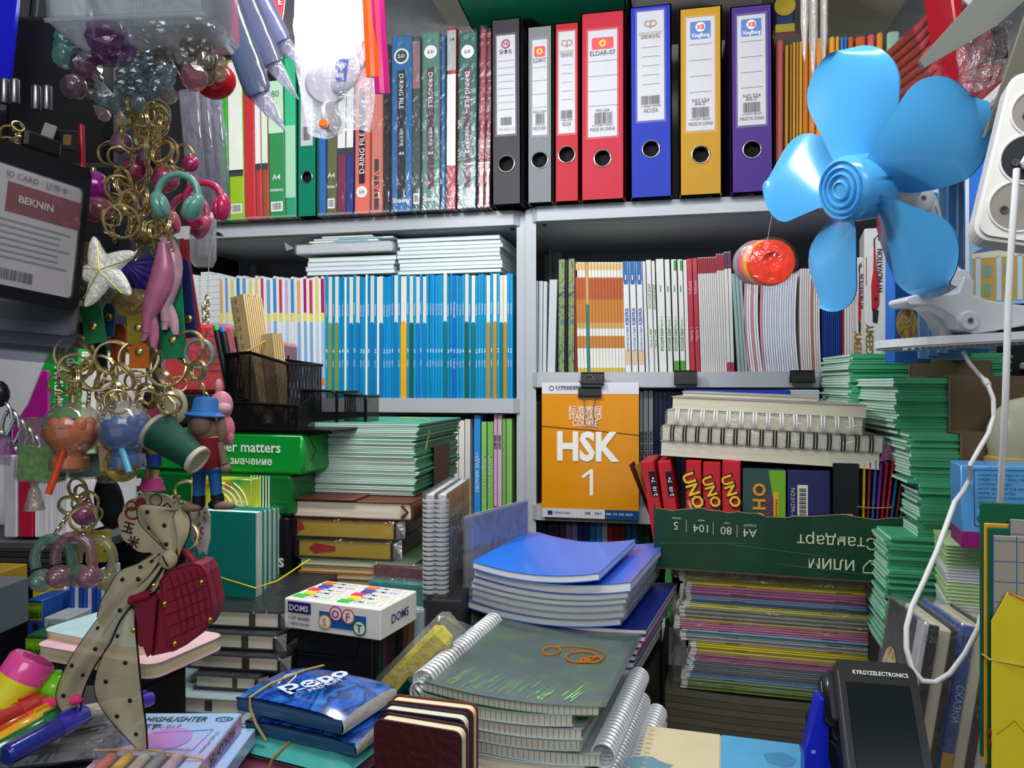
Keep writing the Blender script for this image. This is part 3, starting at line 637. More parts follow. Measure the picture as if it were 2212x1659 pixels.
# ================================================================ lower shelves
specs = []; p = 778.0; cs = ['d8dce0','7ab0d4','3a5aa0','e6dc3c','dccf3a','d9dce0','e2e4e2','dfe0dc','e0e2e4','d8dadc','5a8a7a','3a5aa8','d8dce4','4a9a5a','dfe2e2','e4dfd4','e6e2da','d8d4cc']
for i,c in enumerate(cs):
    wd = 15.5 if i in (3,4) else 13; specs.append((p,p+wd-1,905+rg.uniform(-2,4),0,s_plain,dict(c=c),'small %s book behind the green stack, %%s from the left' % {'7a': 'light blue','3a': 'dark blue','e6': 'pale','dc': 'yellow','5a': 'grey green','4a': 'green'}.get(c[:2],'white'))); p += wd
row(specs,YS+.012,ZLL,'book','book','small books on the lower left shelf','')
def s_lab(m,w_,h,k):
    block(m,w_,h,.2,k['c'])
    for t,z,sz,c in k['t']: vtext(m,t,0,h*z,sz,mat(c,.5),False,None,1)
specs = [(1024,1038,897,0,s_lab,dict(c='2f8fd8',t=(('СБОРНИК ЗАДАЧ',.45,.006,'e8f4fa'),)),'blue problem book with white lettering'),
 (1040,1051,911,0,s_lab,dict(c='8cc46a',t=(('ХИМИЯ',.55,.007,'c8d8c0'),('ЖАЛПЫ',.33,.006,'c0d4b8'))),'light green chemistry book, left of the green pair'),
 (1053,1066,911,0,s_lab,dict(c='7fb85e',t=(('ХИМИЯ',.55,.007,'c8d8c0'),('ЖАЛПЫ',.33,.006,'c0d4b8'))),'light green chemistry book, right of the green pair'),
 (1067,1074,890,0,s_lab,dict(c='d8a8c8',t=(('ХИМИЯ',.72,.005,'222222'),('8',.12,.006,'222222'))),'pink chemistry book, left of the pink pair'),
 (1075,1084,890,0,s_lab,dict(c='d4b0cc',t=(('ХИМИЯ',.72,.005,'222222'),('8',.12,.006,'222222'))),'pink chemistry book, right of the pink pair'),
 (1085,1093,904,0,s_plain,dict(c='6fae4e'),'plain green book beside the pink pair'),(1094,1106,904,0,s_plain,dict(c='86b866'),'plain green book against the white upright')]
row(specs,YS+.012,ZLL,'textbook','book','school textbooks on the lower left shelf','')
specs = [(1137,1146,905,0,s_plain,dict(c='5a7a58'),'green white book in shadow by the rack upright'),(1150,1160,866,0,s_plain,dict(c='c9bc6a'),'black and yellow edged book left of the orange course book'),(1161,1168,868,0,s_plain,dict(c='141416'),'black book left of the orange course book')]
kp = [(1382,1389,845),(1390,1400,843),(1401,1411,843)]
for a,b,c in kp: specs.append((a,b,c,0,s_lab,dict(c='8f9196',t=(('КЫРГЫЗ ТИЛИ',.52,.005,'2a2a2e'),)),'grey language textbook right of the orange course book, %s in row'))
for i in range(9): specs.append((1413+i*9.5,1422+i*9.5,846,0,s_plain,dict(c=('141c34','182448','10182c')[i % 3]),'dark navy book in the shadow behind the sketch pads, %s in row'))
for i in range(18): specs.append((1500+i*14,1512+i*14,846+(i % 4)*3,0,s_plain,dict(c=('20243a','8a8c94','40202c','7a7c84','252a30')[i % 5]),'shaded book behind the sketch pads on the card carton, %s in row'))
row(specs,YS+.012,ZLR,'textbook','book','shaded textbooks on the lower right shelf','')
specs = []; p = 1170.0
for c,n_ in (('152428','black'),('183038','dark teal'),('3c1c3c','plum'),('44203c','plum'),('5a5a80','grey lilac'),('6a6888','grey lilac'),('1c2460','navy'),('202a6a','navy'),('1c64a8','blue'),('2878b8','blue'),('9aa0a8','grey'),('7c2420','brick red'),('6c201e','brick red'),('702220','brick red'),('1a5a94','blue'),('1e5c90','blue'),('123c2c','bottle green'),('143c2c','bottle green')):
    specs.append((p,p+12.4,1112+rg.uniform(-3,3),0,s_plain,dict(c=c),'%s book on the lowest shelf under the orange book, %%s along' % n_)); p += 13
row(specs,YS+.012,H-.62+.236,'book','book','dark books on the lowest shelf','',)
m = MB(); m.box(XU+.02,.4,YS+.0,1.6,H-.62,H-.62+.2355,mat('2a2c30',.8)); single('carton',m,'dark carton on the lowest shelf carrying shaded books','carton')
# ================================================================ the hanging course book with its clips
YH = 1.292
p0 = PY(1171,1118,YH); p1 = PY(1380,1118,YH); ph = PY(1275,826,YH).z-PY(1275,1120,YH).z; bw = p1.x-p0.x; zb = PY(1275,1120,YH).z
r = root('course_book','orange Chinese course book hanging from binder clips on the rack','book',mx(((p0.x+p1.x)/2,YH,zb)))
m = MB(); t = .009; m.box(-bw/2,bw/2,0,.0006,0,ph,mat('e0900c',.3,coat=.35)); m.box(-bw/2,bw/2,t-.0006,t,0,ph,mat('e0900c',.35)); m.box(-bw/2-.0006,-bw/2,0,t,0,ph,mat('e0900c',.35))
m.patch(-bw/2,bw/2,ph*.915,ph,mat('dcdce2',.35)); m.patch(-bw/2,bw*.155,0,ph*.068,mat('d4d4da',.35)); m.patch(bw*.155,bw/2,-.0002,ph*.068,mat('0f4a80',.35))
for i in range(22): m.patch(-bw/2+.0005+i*.0045,-bw/2+.0022+i*.0045,0,ph*.068,mat('bfc0c6',.4),-.0008)
W_ = mat('f4f2ea',.4); C_ = bw*(-.048)
m.text('标准教程',(C_,-.001,ph*.797),XP,ZP,.0105,W_,.3); m.text('STANDARD',(C_,-.001,ph*.749),XP,ZP,.0105,W_,1.2,bw*.34); m.text('COURSE',(C_,-.001,ph*.700),XP,ZP,.0105,W_,1.2,bw*.26)
m.text('HSK',(-bw*.018,-.001,ph*.535),XP,ZP,ph*.208,W_,3.2,bw*.645); m.flat([(0,-.022),(.0056,-.022),(.0056,.0225),(.001,.0225),(-.0140,.0105),(-.0112,.0065),(0,.0155)],W_,axes((0,-.001,ph*.265),XP,ZP))
m.ring(.0036,.0007,mat('2a4a3a'),axes((-bw*.40,-.0008,ph*.957),XP,ZP),16,5)
m.text('孔子学院总部/国家汉办',(-bw*.36,-.001,ph*.963),XP,ZP,.0044,INK,1,bw*.3,'l'); m.text('Confucius Institute Headquarters (Hanban)',(-bw*.36,-.001,ph*.948),XP,ZP,.002,INK,0,bw*.3,'l')
m.flat(rrect(.008,.007,.0004),mat('1c2a6a'),axes((-bw*.415,-.001,ph*.034),XP,ZP)); m.text('北京语言大学出版社',(-bw*.38,-.001,ph*.037),XP,ZP,.003,INK,0,bw*.18,'l'); m.text('主编',(-bw*.05,-.001,ph*.040),XP,ZP,.0034,INK,1,None,'l'); m.text('姜丽萍',(bw*.05,-.001,ph*.040),XP,ZP,.003,INK,0,None,'l'); m.text('编者  王芳  王枫  刘丽萍',(bw*.17,-.001,ph*.038),XP,ZP,.003,W_,0,bw*.28,'l')
part('cover',m,r); m = MB(); m.box(-bw/2+.0004,bw/2-.001,.0007,t-.0007,.0008,ph-.0008,pages('eceae2',1,900)); part('page_block',m,r)
m = MB(); m.tube([(-bw/2-.0003,-.0009,ph*.675),(0,-.0009,ph*.65),(bw/2,-.0009,ph*.618)],.0006,mat('7a4a20',.6),6); part('elastic_cord',m,r)
def binder_clip(label,px,py0,py1,Y,wpx=50,arms=True,up=False):
    a = PY(px,py1,Y); b = PY(px,py0,Y); h = b.z-a.z; w_ = PY(px+wpx/2,py1,Y).x-PY(px-wpx/2,py1,Y).x
    r = root('binder_clip',label,'binder clip',mx((a.x,Y,a.z)),'black binder clips on the white shelf edge')
    m = MB(); K = mat('0b0b0c',.5)
    for s_ in (-1,1):
        pts = [(s_*.0105,0),(s_*.009,-.001),(s_*.0012,h-.001),(s_*.0012,h),(s_*.0024,h),(s_*.0105,.001)]
        m.loft([[(x,p_[0],p_[1]) for p_ in pts] for x in (-w_/2,w_/2)],K,smooth=False)
    m.box(-w_/2,w_/2,-.0105,.0105,-.001,.0008,K)
    for s_ in (-1,1): m.tube([(-w_/2,s_*.0024,h+.0005),(w_/2,s_*.0024,h+.0005)],.0012,K,8)
    M_ = mx((0,0,h),rx=pi) if up else Matrix.Identity(4)
    m.v = [M_ @ v for v in m.v]; part('clamp',m,r)
    if arms:
        m = MB(); L = .036; y = -.004; zt = (h if not up else 0); sg = -1
        if up: sg = 1; zt = 0
        pts = [(-.0085,y-.001,zt),(-.0045,y-.004,zt+sg*L*.55),(-.0062,y-.005,zt+sg*L*.75),(-.0055,y-.005,zt+sg*L*.93),(0,y-.005,zt+sg*L),(.0055,y-.005,zt+sg*L*.93),(.0062,y-.005,zt+sg*L*.75),(.0045,y-.004,zt+sg*L*.55),(.0085,y-.001,zt)]
        m.tube(pts,.0008,SILVER,8); part('wire_handle',m,r)
    return r
binder_clip('upper binder clip gripping the shelf edge above the course book',1280,806,830,YS-.028,50,False)
r = binder_clip('lower binder clip gripping the top of the course book',1275,826,856,YH+.0045,50,False)
m = MB(); h = .024
m.tube([(-.0105,-.0105,.0),(-.0060,-.012,-.026),(-.0085,-.0125,-.040),(-.0070,-.0125,-.048),(0,-.0125,-.051),(.0070,-.0125,-.048),(.0085,-.0125,-.040),(.0060,-.012,-.026),(.0105,-.0105,.0)],.0008,SILVER,8); part('wire_handle',m,r)
m = MB(); m.tube([(-.009,-.012,.024),(-.006,-.012,.033),(0,-.012,.037),(.006,-.012,.033),(.009,-.012,.024)],.0008,SILVER,8); part('wire_handle',m,r)
binder_clip('binder clip gripping the shelf edge in the middle',1481,802,831,YS-.026,50,False)
binder_clip('binder clip gripping the shelf edge beside the green notebooks',1733,802,826,YS-.026,52,False)
# ================================================================ things above the binders
p0 = PY(992,50,1.24); p1 = PY(1350,12,1.24); G_ = mat('0f6a4c',.4); zb = ZT+.338
r = root('document_tray','green plastic tray lying on top of the dark binders','tray',mx(((p0.x+p1.x)/2,1.22,zb),rz=R(2)))
ww = (p1.x-p0.x)/2; m = MB(); m.box(-ww,ww,0,.25,0,.003,G_); m.loft([[(-ww,0,0),(ww,0,0),(ww,.002,0),(-ww,.002,0)],[(-ww-.02,-.014,.045),(ww+.02,-.014,.045),(ww+.02,-.011,.045),(-ww-.02,-.011,.045)]],G_,smooth=False)
for s_ in (-1,1): m.loft([[(s_*ww,0,0),(s_*ww,.25,0),(s_*(ww-.002),.25,0),(s_*(ww-.002),0,0)],[(s_*(ww+.02),-.014,.045),(s_*(ww+.02),.264,.045),(s_*(ww+.018),.264,.045),(s_*(ww+.018),-.014,.045)]],G_,smooth=False)
part('tray_shell',m,r)
m = MB(); m.rbox(p0.x+.02,p1.x-.03,1.245,1.44,zb+.004,zb+.05,mat('dcdcd8',.6),.002); single('paper_pack',m,'pale paper pack lying in the green tray','paper')
a = PY(1360,20,1.27); b = PY(1660,8,1.27)
m = MB(); m.rbox(a.x,b.x,1.30,1.5,ZT+.345,ZT+.40,mat('cdc8c4',.6,noise=.1,nscale=10),.004); m.tube([(a.x+.1,1.299,ZT+.36),(a.x+.15,1.298,ZT+.352),(a.x+.22,1.299,ZT+.358)],.001,BLACK); single('carton',m,'pale carton lying on the blue yellow and purple binders','carton')
a = PY(1676,82,1.42); b = PY(1716,0,1.42); hb = b.z-a.z; m = MB(); m.rbox(0,b.x-a.x,0,.1,0,hb*1.25,mat('1c3468',.5),.002); m.box(-.0005,b.x-a.x+.0005,-.0006,.09,0,hb*.12,mat('7a2a30')); m.box(-.0005,b.x-a.x+.0005,-.0006,.09,hb*.14,hb*.36,mat('b39a24')); m.lathe([(.018,0),(.018,.001)],mat('b8a020'),24,axes((.015,-.001,hb*.86),XP,ZP))
single('game_box',m,'blue and yellow box standing behind the purple binder','box',mx((a.x,1.42,a.z)))
m = MB(); m.box(a.x-.004,b.x+.02,1.41,1.6,ZT,a.z-.0005,mat('55504a',.8)); single('carton',m,'shaded carton under the blue and yellow box','carton')
# ================================================================ goods piled on the counter, middle
def fr(ax,ay,bx,by,d,h=0):
    """frame of a box: its front left top corner, its front right top corner, and the distance; origin at the front left bottom"""
    a = PD(ax,ay,d); b = PZ(bx,by,a.z) if abs(by-829.5) > 12 else None
    x = (b-a); w_ = x.length; x.normalize(); y = ZP.cross(x)
    return axes((a.x,a.y,a.z-h),x,y,ZP),w_
def fw(ax,ay,w_,rz,d,h=0):
    a = PD(ax,ay,d); return mx((a.x,a.y,a.z-h),rz=rz)
def hpx(n,d): return n*d/F
def MESH():
    k = 'wiremesh'
    if k in MC: return MC[k]
    m = bpy.data.materials.new('wire_mesh'); MC[k] = m; m.use_nodes = True; nt = m.node_tree; L = nt.links.new
    b = nt.nodes['Principled BSDF']; b.inputs['Base Color'].default_value = (.012,.012,.014,1); b.inputs['Roughness'].default_value = .35; b.inputs['Metallic'].default_value = .6
    tc = nt.nodes.new('ShaderNodeTexCoord'); sp = nt.nodes.new('ShaderNodeSeparateXYZ'); L(tc.outputs['Object'],sp.inputs[0])
    xy = nt.nodes.new('ShaderNodeMath'); L(sp.outputs['X'],xy.inputs[0]); L(sp.outputs['Y'],xy.inputs[1])
    prev = None
    for sg in (1,-1):
        z = nt.nodes.new('ShaderNodeMath'); z.operation = 'MULTIPLY_ADD'; z.inputs[1].default_value = sg*1.5; L(sp.outputs['Z'],z.inputs[0]); L(xy.outputs[0],z.inputs[2])
        s = nt.nodes.new('ShaderNodeMath'); s.operation = 'MULTIPLY'; s.inputs[1].default_value = 1/.0030; L(z.outputs[0],s.inputs[0])
        f = nt.nodes.new('ShaderNodeMath'); f.operation = 'FRACT'; L(s.outputs[0],f.inputs[0])
        l = nt.nodes.new('ShaderNodeMath'); l.operation = 'LESS_THAN'; l.inputs[1].default_value = .5; L(f.outputs[0],l.inputs[0])
        if prev: mxx = nt.nodes.new('ShaderNodeMath'); mxx.operation = 'MAXIMUM'; L(prev.outputs[0],mxx.inputs[0]); L(l.outputs[0],mxx.inputs[1]); prev = mxx
        else: prev = l
    L(prev.outputs[0],b.inputs['Alpha']); return m
def tag_band(m,pts,r=.0009,col='c9a45c'): return m.tube(pts,r,mat(col,.5),6)
# ---------------------------------------------------------------- paper reams, cartons at the back left
GRN = mat('0f9a34',.28,coat=.4)
def ream(name,label,M,w_,d,h,col,deco=None,cat='paper ream'):
    r = root(name,label,cat,M); m = MB(); m.rbox(0,w_,0,d,0,h,col,.004)
    if deco: deco(m,w_,h)
    part('wrapper',m,r); return r
def dec1(m,w_,h):
    m.text('paper matters',(w_-.031,-.0008,h*.66),XP,ZP,h*.26,WHITE,1.5,None,'r'); m.text('имеет значение',(w_-.043,-.0008,h*.32),XP,ZP,h*.19,WHITE,1.5,None,'r')
    m.tube([(w_+.0005,.01,h*.1),(w_+.0005,.03,h*.55),(w_+.0005,.012,h*.92)],.0006,mat('0b7a28',.3),5)
d0 = 1.0; h = hpx(84,d0); M,w_ = fr(306,930,655,937,d0,h)
ream('paper_ream','green wrapped paper ream under the black mesh organizer',M,w_,.28,h,GRN,dec1)
RM = M; zr = RM.translation.z
def dec2(m,w_,h):
    for i in range(7): m.patch(w_-.056+i*.0042,w_-.054+i*.0042,h*.03,h*.97,mat('dfe6dc',.4),-.0006)
    m.text('ИЛИМ',(.03,-.0008,h*.68),XP,ZP,.008,WHITE,1); m.text('Стандарт',(.04,-.0008,h*.34),XP,ZP,.011,WHITE,.3); m.prism(rrect(.010,.010,.002),0,.0003,WHITE,axes((.008,-.0003,h*.68),XP,ZP))
M2 = RM.copy(); M2.translation = RM.translation-ZP*(h+.0006)+RM.col[0].xyz*-.012
ream('paper_ream','dark green paper ream behind the two small eraser boxes',M2,w_-.006,.28,h,mat('0a6a2c',.3,coat=.3),dec2)
hb = M2.translation.z-COUNTER-.0004; M3 = M2.copy(); M3.translation.z = COUNTER
def dec3(m,w_,h): m.text('paper matters',(w_-.004,-.0008,h*.84),XP,ZP,.017,WHITE,1.5,None,'r'); m.text('papers',(w_-.013,-.0008,h*.45),XP,ZP,.017,WHITE,1.5,None,'r')
ream('paper_carton','black carton with white lettering standing behind the teal notebooks',M3,w_-.01,.28,hb,mat('0d1016',.4),dec3,'carton')
# small eraser boxes
def flam(lab,ax,ay,bx,by,d,hp,alt=0):
    h = hpx(hp,d); M,w_ = fr(ax,ay,bx,by,d,h); r = root('eraser_box',lab,'box',M,'small eraser boxes before the green ream'); m = MB()
    m.rbox(0,w_,0,.045,0,h,swirl(['d8e23a','e6dc1e','3aa03a','2a8a34'] if not alt else ['7a2a5a','d8d83a','3aa03a','2c8a38'],14,.35,.6),.0008)
    for k in range(5):
        R_ = h*(.45+.22*k); pts = [(w_*.42+R_*.9*cos(t),-.0007,h*.05+R_*.75*sin(t)) for t in [R(a) for a in range(-5,96,10)]]
        pts = [p for p in pts if .003 < p[0] < w_-.003 and .003 < p[2] < h-.003]
        if len(pts) > 2: m.tube(pts,.0012-.0001*k,WHITE,5)
    m.text('Flamingo',(w_*(.30 if not alt else .5),-.0012,h*.78),XP,ZP,h*.17,mat('c0281e',.5),1.5,w_*.55); m.text('50g',(w_*.85,-.0012,h*.12),XP,ZP,h*.10,WHITE,1); m.text('SIZE 10',(w_*.84,-.0012,h*.27),XP,ZP,h*.07,WHITE,1,w_*.2)
    m.ring(h*.1,h*.018,mat('d8502a'),axes((w_*.62,-.0008,h*.78),XP,ZP),18,5); part('carton_shell',m,r)
flam('yellow green eraser box partly behind the blue-hatted figure',412,1032,543,1036,.95,63)
flam('smaller yellow green eraser box, the right one of two',546,1037,599,1034,.95,61,1)
mm = fw(405,1103,.2,A,.95); m = MB(); m.rbox(0,.115,-.003,.05,-.005,-.0003,mat('c8ccd0',.4),.001); single('card_pack',m,'flat grey card pack under the small eraser boxes','pack',mm)
# teal notebooks standing behind the red purse
TEAL = mat('0d8072',.4,noise=.1,nscale=50)
def stand_nb(lab,ax,ay,bx,by,d,hp,th,cov,pcol='d8dcd4',group=None,band=False):
    h = hpx(hp,d); M,w_ = fr(ax,ay,bx,by,d,h); r = root('notebook',lab,'notebook',M,group); m = MB()
    m.rbox(0,w_,0,.0012,0,h,cov,.0005); m.rbox(0,w_,th-.0012,th,0,h,cov,.0005); m.rbox(-.001,.0006,0,th,0,h,cov,.0004); part('cover',m,r)
    m = MB(); m.box(.0007,w_-.002,.0013,th-.0013,.001,h-.001,pages(pcol,1,900)); part('page_block',m,r)
    return r,M,w_,h
for i in range(5):
    stand_nb('teal hardback notebook standing behind the red purse charm, %s from the front' % nth(i+1),402+i*11,1101-i*1.2,552+i*11,1108-i*2,.86+i*.021,235,.0175,TEAL,group='teal notebooks tied with a band')
Mb,wb = fr(402,1240,552,1256,.858); m = MB(); tag_band(m,[(0,-.0012,-.006),(wb*.5,-.0014,0.001),(wb+.001,-.0008,-.007),(wb+.006,.03,-.006),(wb+.01,.085,.006)],.0009,'e0d020'); single('rubber_band',m,'yellow rubber band round the teal notebooks','rubber band',Mb)
# ---------------------------------------------------------------- black mesh organizer with rulers and pencils
zo = zr+hpx(84,1.0)+.0006
oa = PD(487,928,1.02); M = mx((oa.x,oa.y,zo),rz=R(-4)); r = root('mesh_organizer','black wire mesh desk organizer holding rulers and pencils','organizer',M)
MS = MESH(); K = mat('0d0d0f',.35,.3)
def mwall(m,a,b,za,zb,bot=.004): m.add([(a[0],a[1],bot),(b[0],b[1],bot),(b[0],b[1],zb),(a[0],a[1],za)],[(0,1,2,3)],MS)
th_ = .100; m = MB(); W1,D1 = .096,.085
for a,b,za,zb in (((0,0),(.046,-.012),th_,th_+.002),((.046,-.012),(W1,.0),th_+.002,th_-.013),((W1,0),(W1,D1),th_-.013,th_-.013),((W1,D1),(0,D1),th_-.013,th_),((0,D1),(0,0),th_,th_)): mwall(m,a,b,za,zb)
part('pen_holder',m,r); m = MB()
mwall(m,(.042,-.045),(.135,-.040),.037,.033); mwall(m,(.042,-.045),(.042,-.012),.037,.04); mwall(m,(.135,-.040),(.135,.0),.033,.05); mwall(m,(W1,.03),(.150,.03),.052,.052); mwall(m,(.150,.03),(.150,.085),.052,.052); mwall(m,(.150,.05),(.182,.05),.046,.046); mwall(m,(.182,.05),(.182,.09),.046,.046); part('tray_walls',m,r)
m = MB(); rim = lambda pts,rr=.0022: m.tube(pts,rr,K,8)
rim([(0,0,th_),(.046,-.012,th_+.002),(W1,0,th_-.013),(W1,D1,th_-.013),(0,D1,th_),(0,0,th_)]); rim([(.042,-.012,.04),(.042,-.045,.037),(.135,-.040,.033),(.135,0,.045)],.002)
rim([(W1,.03,.052),(.143,.03,.052),(.150,.03,.046),(.150,.03,.0)],.002); rim([(.150,.05,.046),(.177,.05,.046),(.182,.05,.04),(.182,.05,0)],.002); rim([(.150,.03,.05),(.150,.09,.05)],.0018); rim([(.182,.05,.044),(.182,.09,.044)],.0018)
for a in ((0,0),(.046,-.012),(W1,0)): rim([(*a,0),(*a,th_-.002)],.0012)
m.box(-.002,.186,-.047,.095,0,.004,K); part('frame',m,r)
WOOD = mat('d9bd86',.6,noise=.18,nscale=5,stretch=(60,60,4))
def ruler(lab,x,y,hgt,ry,rz=0,marks=False,th=.0022,w_=.026):
    m = MB(); m.box(-w_/2,w_/2,0,th,0,hgt,WOOD)
    if marks:
        for i in range(int(hgt/.002)): m.patch(-w_/2+.0003,-w_/2+(.006 if i % 5 == 0 else .0035),hgt-.006-i*.002,hgt-.0055-i*.002,INK,-.0004)
        for i in range(9): m.text(str(20-i),(-w_/2+.011,-.0005,hgt-.007-i*.0125),-ZP,XP,.005,INK)
    single('wooden_ruler',m,lab,'ruler',M @ mx((x,y,.0065),ry=ry) @ mx(rz=rz),'wooden rulers in the mesh organizer')
for i in range(9): ruler('tall wooden ruler leaning in the mesh organizer, %s from the front' % nth(i+1),.042+i*.0011,.008+i*.0032,.176-(i % 3)*.0015,R(-10),R(-14),i == 0)
for i in range(5): ruler('short wooden ruler leaning in the mesh organizer, %s from the front' % nth(i+1),.070+i*.0012,.012+i*.0034,.122-(i % 2)*.002,R(-7),R(-14),False,.0022,.022)
m = MB(); tag_band(m,[(-.016,-.002,0),(.014,-.006,.004),(.024,.015,.018),(.03,.035,.022)],.0011); single('rubber_band',m,'tan rubber band round the wooden rulers','rubber band',M @ mx((.042-.016,.004,.100),rz=R(-14)))
for i,(c,x,y,hh,cl) in enumerate((('3cb464',.020,.010,.138,'green'),('3a82d8',.0285,.012,.136,'blue'),('e0c030',.036,.03,.130,'yellow'))):
    m = MB(); m.lathe([(.0042,0),(.0042,hh-.008),(.0038,hh-.007)],mat('17181c',.35),10); m.lathe([(.0041,hh-.0075),(.0041,hh-.001),(.003,hh)],mat(c,.35),10); single('pencil',m,'black pencil with a %s end beside the rulers' % cl,'pencil',M @ mx((x-.012,y,.0065),ry=R(-13)),'black pencils in the organizer')
# red film-wrapped packs behind it
m = MB(); RD = mat('d41420',.25,coat=.5,noise=.15,nscale=30,bump=.4,bscale=60)
for lab,ax,ay,bx,by,d,hp,dp in (('red film wrapped pack with red lettering behind the keyrings',348,700,492,702,1.13,150,.12),('red pack tilted behind the wooden rulers',560,738,612,735,1.17,90,.08)):
    h = hpx(hp,d); a = PD(ax,ay,d); b = PD(bx,by,d); w_ = (b-a).length; r = root('wrapped_pack',lab,'pack',mx((a.x,a.y,a.z-h),rz=A))
    m = MB(); m.rbox(0,w_,0,dp,0,h,RD,.006)
    if hp > 100:
        for i,t in enumerate(('14 X 10','КНОПКИ','LINER')): m.text(t,(w_*.72,-.0008,h*(.9-i*.17)),XP,ZP,.010,mat('8a0c14',.4),1,w_*.4)
        for i in range(6): m.box(w_*.55,w_*.92,-.0006,.001,h*(.82-.1*i),h*(.84-.1*i),mat('8a0c14',.4))
    part('pack_body',m,r); m = MB(); m.rbox(-.002,w_+.002,-.002,dp+.002,.0,h+.002,film(op=.05),.006); part('wrap',m,r)
m = MB(); a = PD(350,850,1.13); b = PD(500,850,1.13); m.rbox(0,.115,0,.13,zo,a.z-.0005,mat('1a1b1f',.6),.003); single('carton',m,'black carton under the red wrapped packs','carton',mx((a.x,a.y,0),rz=A))
# ---------------------------------------------------------------- stack of green school notebooks, left
MINT = pages('e6f4ea',2,1500,.2); COVG = mat('4a9a7a',.5,noise=.12,nscale=20); COVM = mat('8fcfa4',.5,noise=.1,nscale=20)
def thin_nb(w_,d,th,cov,edge,spine='r',sag=.0):
    """a stapled exercise book: folded cover round a few sheets; spine on the right or at the front"""
    m = MB(); n = 4
    f = lambda z: (lambda u,v: (w_*u,d*v,z-sag*4*u*(1-u)))
    m.sheet(f(th),th*.06,n,1,cov); m.sheet(f(th*.06),th*.06,n,1,cov); m.sheet(lambda u,v: (.0003+(w_-.0008)*u,.0003+(d-.0006)*v,th*.935-sag*4*u*(1-u)),th*.87,n,1,edge)
    if spine == 'r': m.box(w_-.0010,w_+.0004,0,d,th*.05,th*.95,cov)
    else: m.box(0,w_,-.0004,.001,th*.05,th*.95,cov)
    return m.mesh('school_notebook')
def nb_stack(M,w_,d,total,n,cov,edge,labf,group,spine='r',sag=0,jit=.0035,fan=0,cat='notebook',name='school_notebook',me=None,lean=(0,0)):
    th = total/n; me = me or thin_nb(w_,d,th*.985,cov,edge,spine,sag); first = None
    for i in range(n):
        b = (i//10) % 2
        T = M @ mx((rg.uniform(-jit,jit)+(.003 if b else 0)+lean[0]*i,rg.uniform(-jit*.5,jit*.5)+lean[1]*i,i*th),rz=rg.uniform(-.012,.012))
        o = bpy.data.objects.new(name,me) if first is None else first.copy(); first = first or o
        COL.link(o); o.matrix_world = T; tag(o,labf(n-i),cat,group)
d0 = 1.0; h = hpx(152,d0); M,w_ = fr(656,915,898,921,d0,h); w_ = .152; M = fw(658,913,w_,R(1),d0,h)
nb_stack(M,w_,.20,h,38,COVG,MINT,lambda k: 'green school notebook in the banded stack beside the mesh organizer, %s from the top' % nth(k),'green school notebooks in the banded stack')
m = MB(); Kf = mat('57493c',.7,noise=.1,nscale=40); th_ = h*.62
m.loft([[(w_+.003+x,y,z) for x,y in ((0,0),(.0012,0),(.0012,.075),(0,.075))] for z in (-.0005,th_)],Kf,smooth=False)
m.box(w_-.02,w_+.004,-.002,.078,th_,th_+.0008,Kf)
single('paper_sleeve',m,'brown card sleeve round the banded green notebooks','sleeve',M @ mx((.004,.06,0)))
m = MB(); tag_band(m,[(w_+.0045,.03,h*.62),(w_+.0048,.045,h*.85),(w_+.003,.05,h+.004),(w_-.04,.06,h+.005)],.0007,'c9b840'); single('rubber_band',m,'thin rubber band round the top green notebooks','rubber band',M)
# what it stands on: planners and gold-edged books
def hbook(name,lab,M,w_,d,h,cov,edge,group=None,over=.003,extra=None,wrap=False,rnd=False,cat='book'):
    r = root(name,lab,cat,M,group); t = min(.0022,h*.16); m = MB()
    m.rbox(0,w_,0,d,0,t,cov,.0008); m.rbox(0,w_,0,d,h-t,h,cov,.0008)
    if rnd: m.loft([[(w_-.004+(.005+t)*cos(a)*1.0,y,h/2+h/2*sin(a)) for a in [R(-90+i*18) for i in range(11)]]+[(w_-.004+.004*cos(a),y,h/2+(h/2-t)*sin(a)) for a in [R(90-i*18) for i in range(11)]] for y in (0,d)],cov,smooth=False)
    else: m.rbox(w_-.0015,w_+.0015,0,d,0,h,cov,.0008)
    if extra: extra(m,w_,d,h)
    part('cover',m,r); m = MB(); m.box(over,w_-.002,over*.7,d-over,t,h-t,edge); part('page_block',m,r)
    if wrap: m = MB(); m.rbox(-.004,w_+.004,-.003,d+.002,-.0002,h+.0004,film(op=.015,gl=.15,rough=.15),.003); m.add([(-.004,-.002,h*.8),(-.004,-.002,h*.2),(-.018,-.001,h*.1),(-.016,-.003,h*.7)],[(0,1,2,3)],film(op=.14)); m.add([(w_+.003,-.002,h*.9),(w_+.003,-.002,h*.1),(w_+.016,-.006,h*.2),(w_+.013,.002,h*1.1)],[(0,1,2,3)],film(op=.14)); part('wrap',m,r,'clear crinkled film wrap')
    return r
zs = M.translation.z; Ms = fw(628,1066,.17,R(0),.955); d_ = .955
CREAM = pages('e8dfc6',2,1100,.25); GOLDE = mat('c9a63a',.35,.25,noise=.2,nscale=20,stretch=(3,3,200))
def base(px,z,d): a = PD(px,1100,d); return a
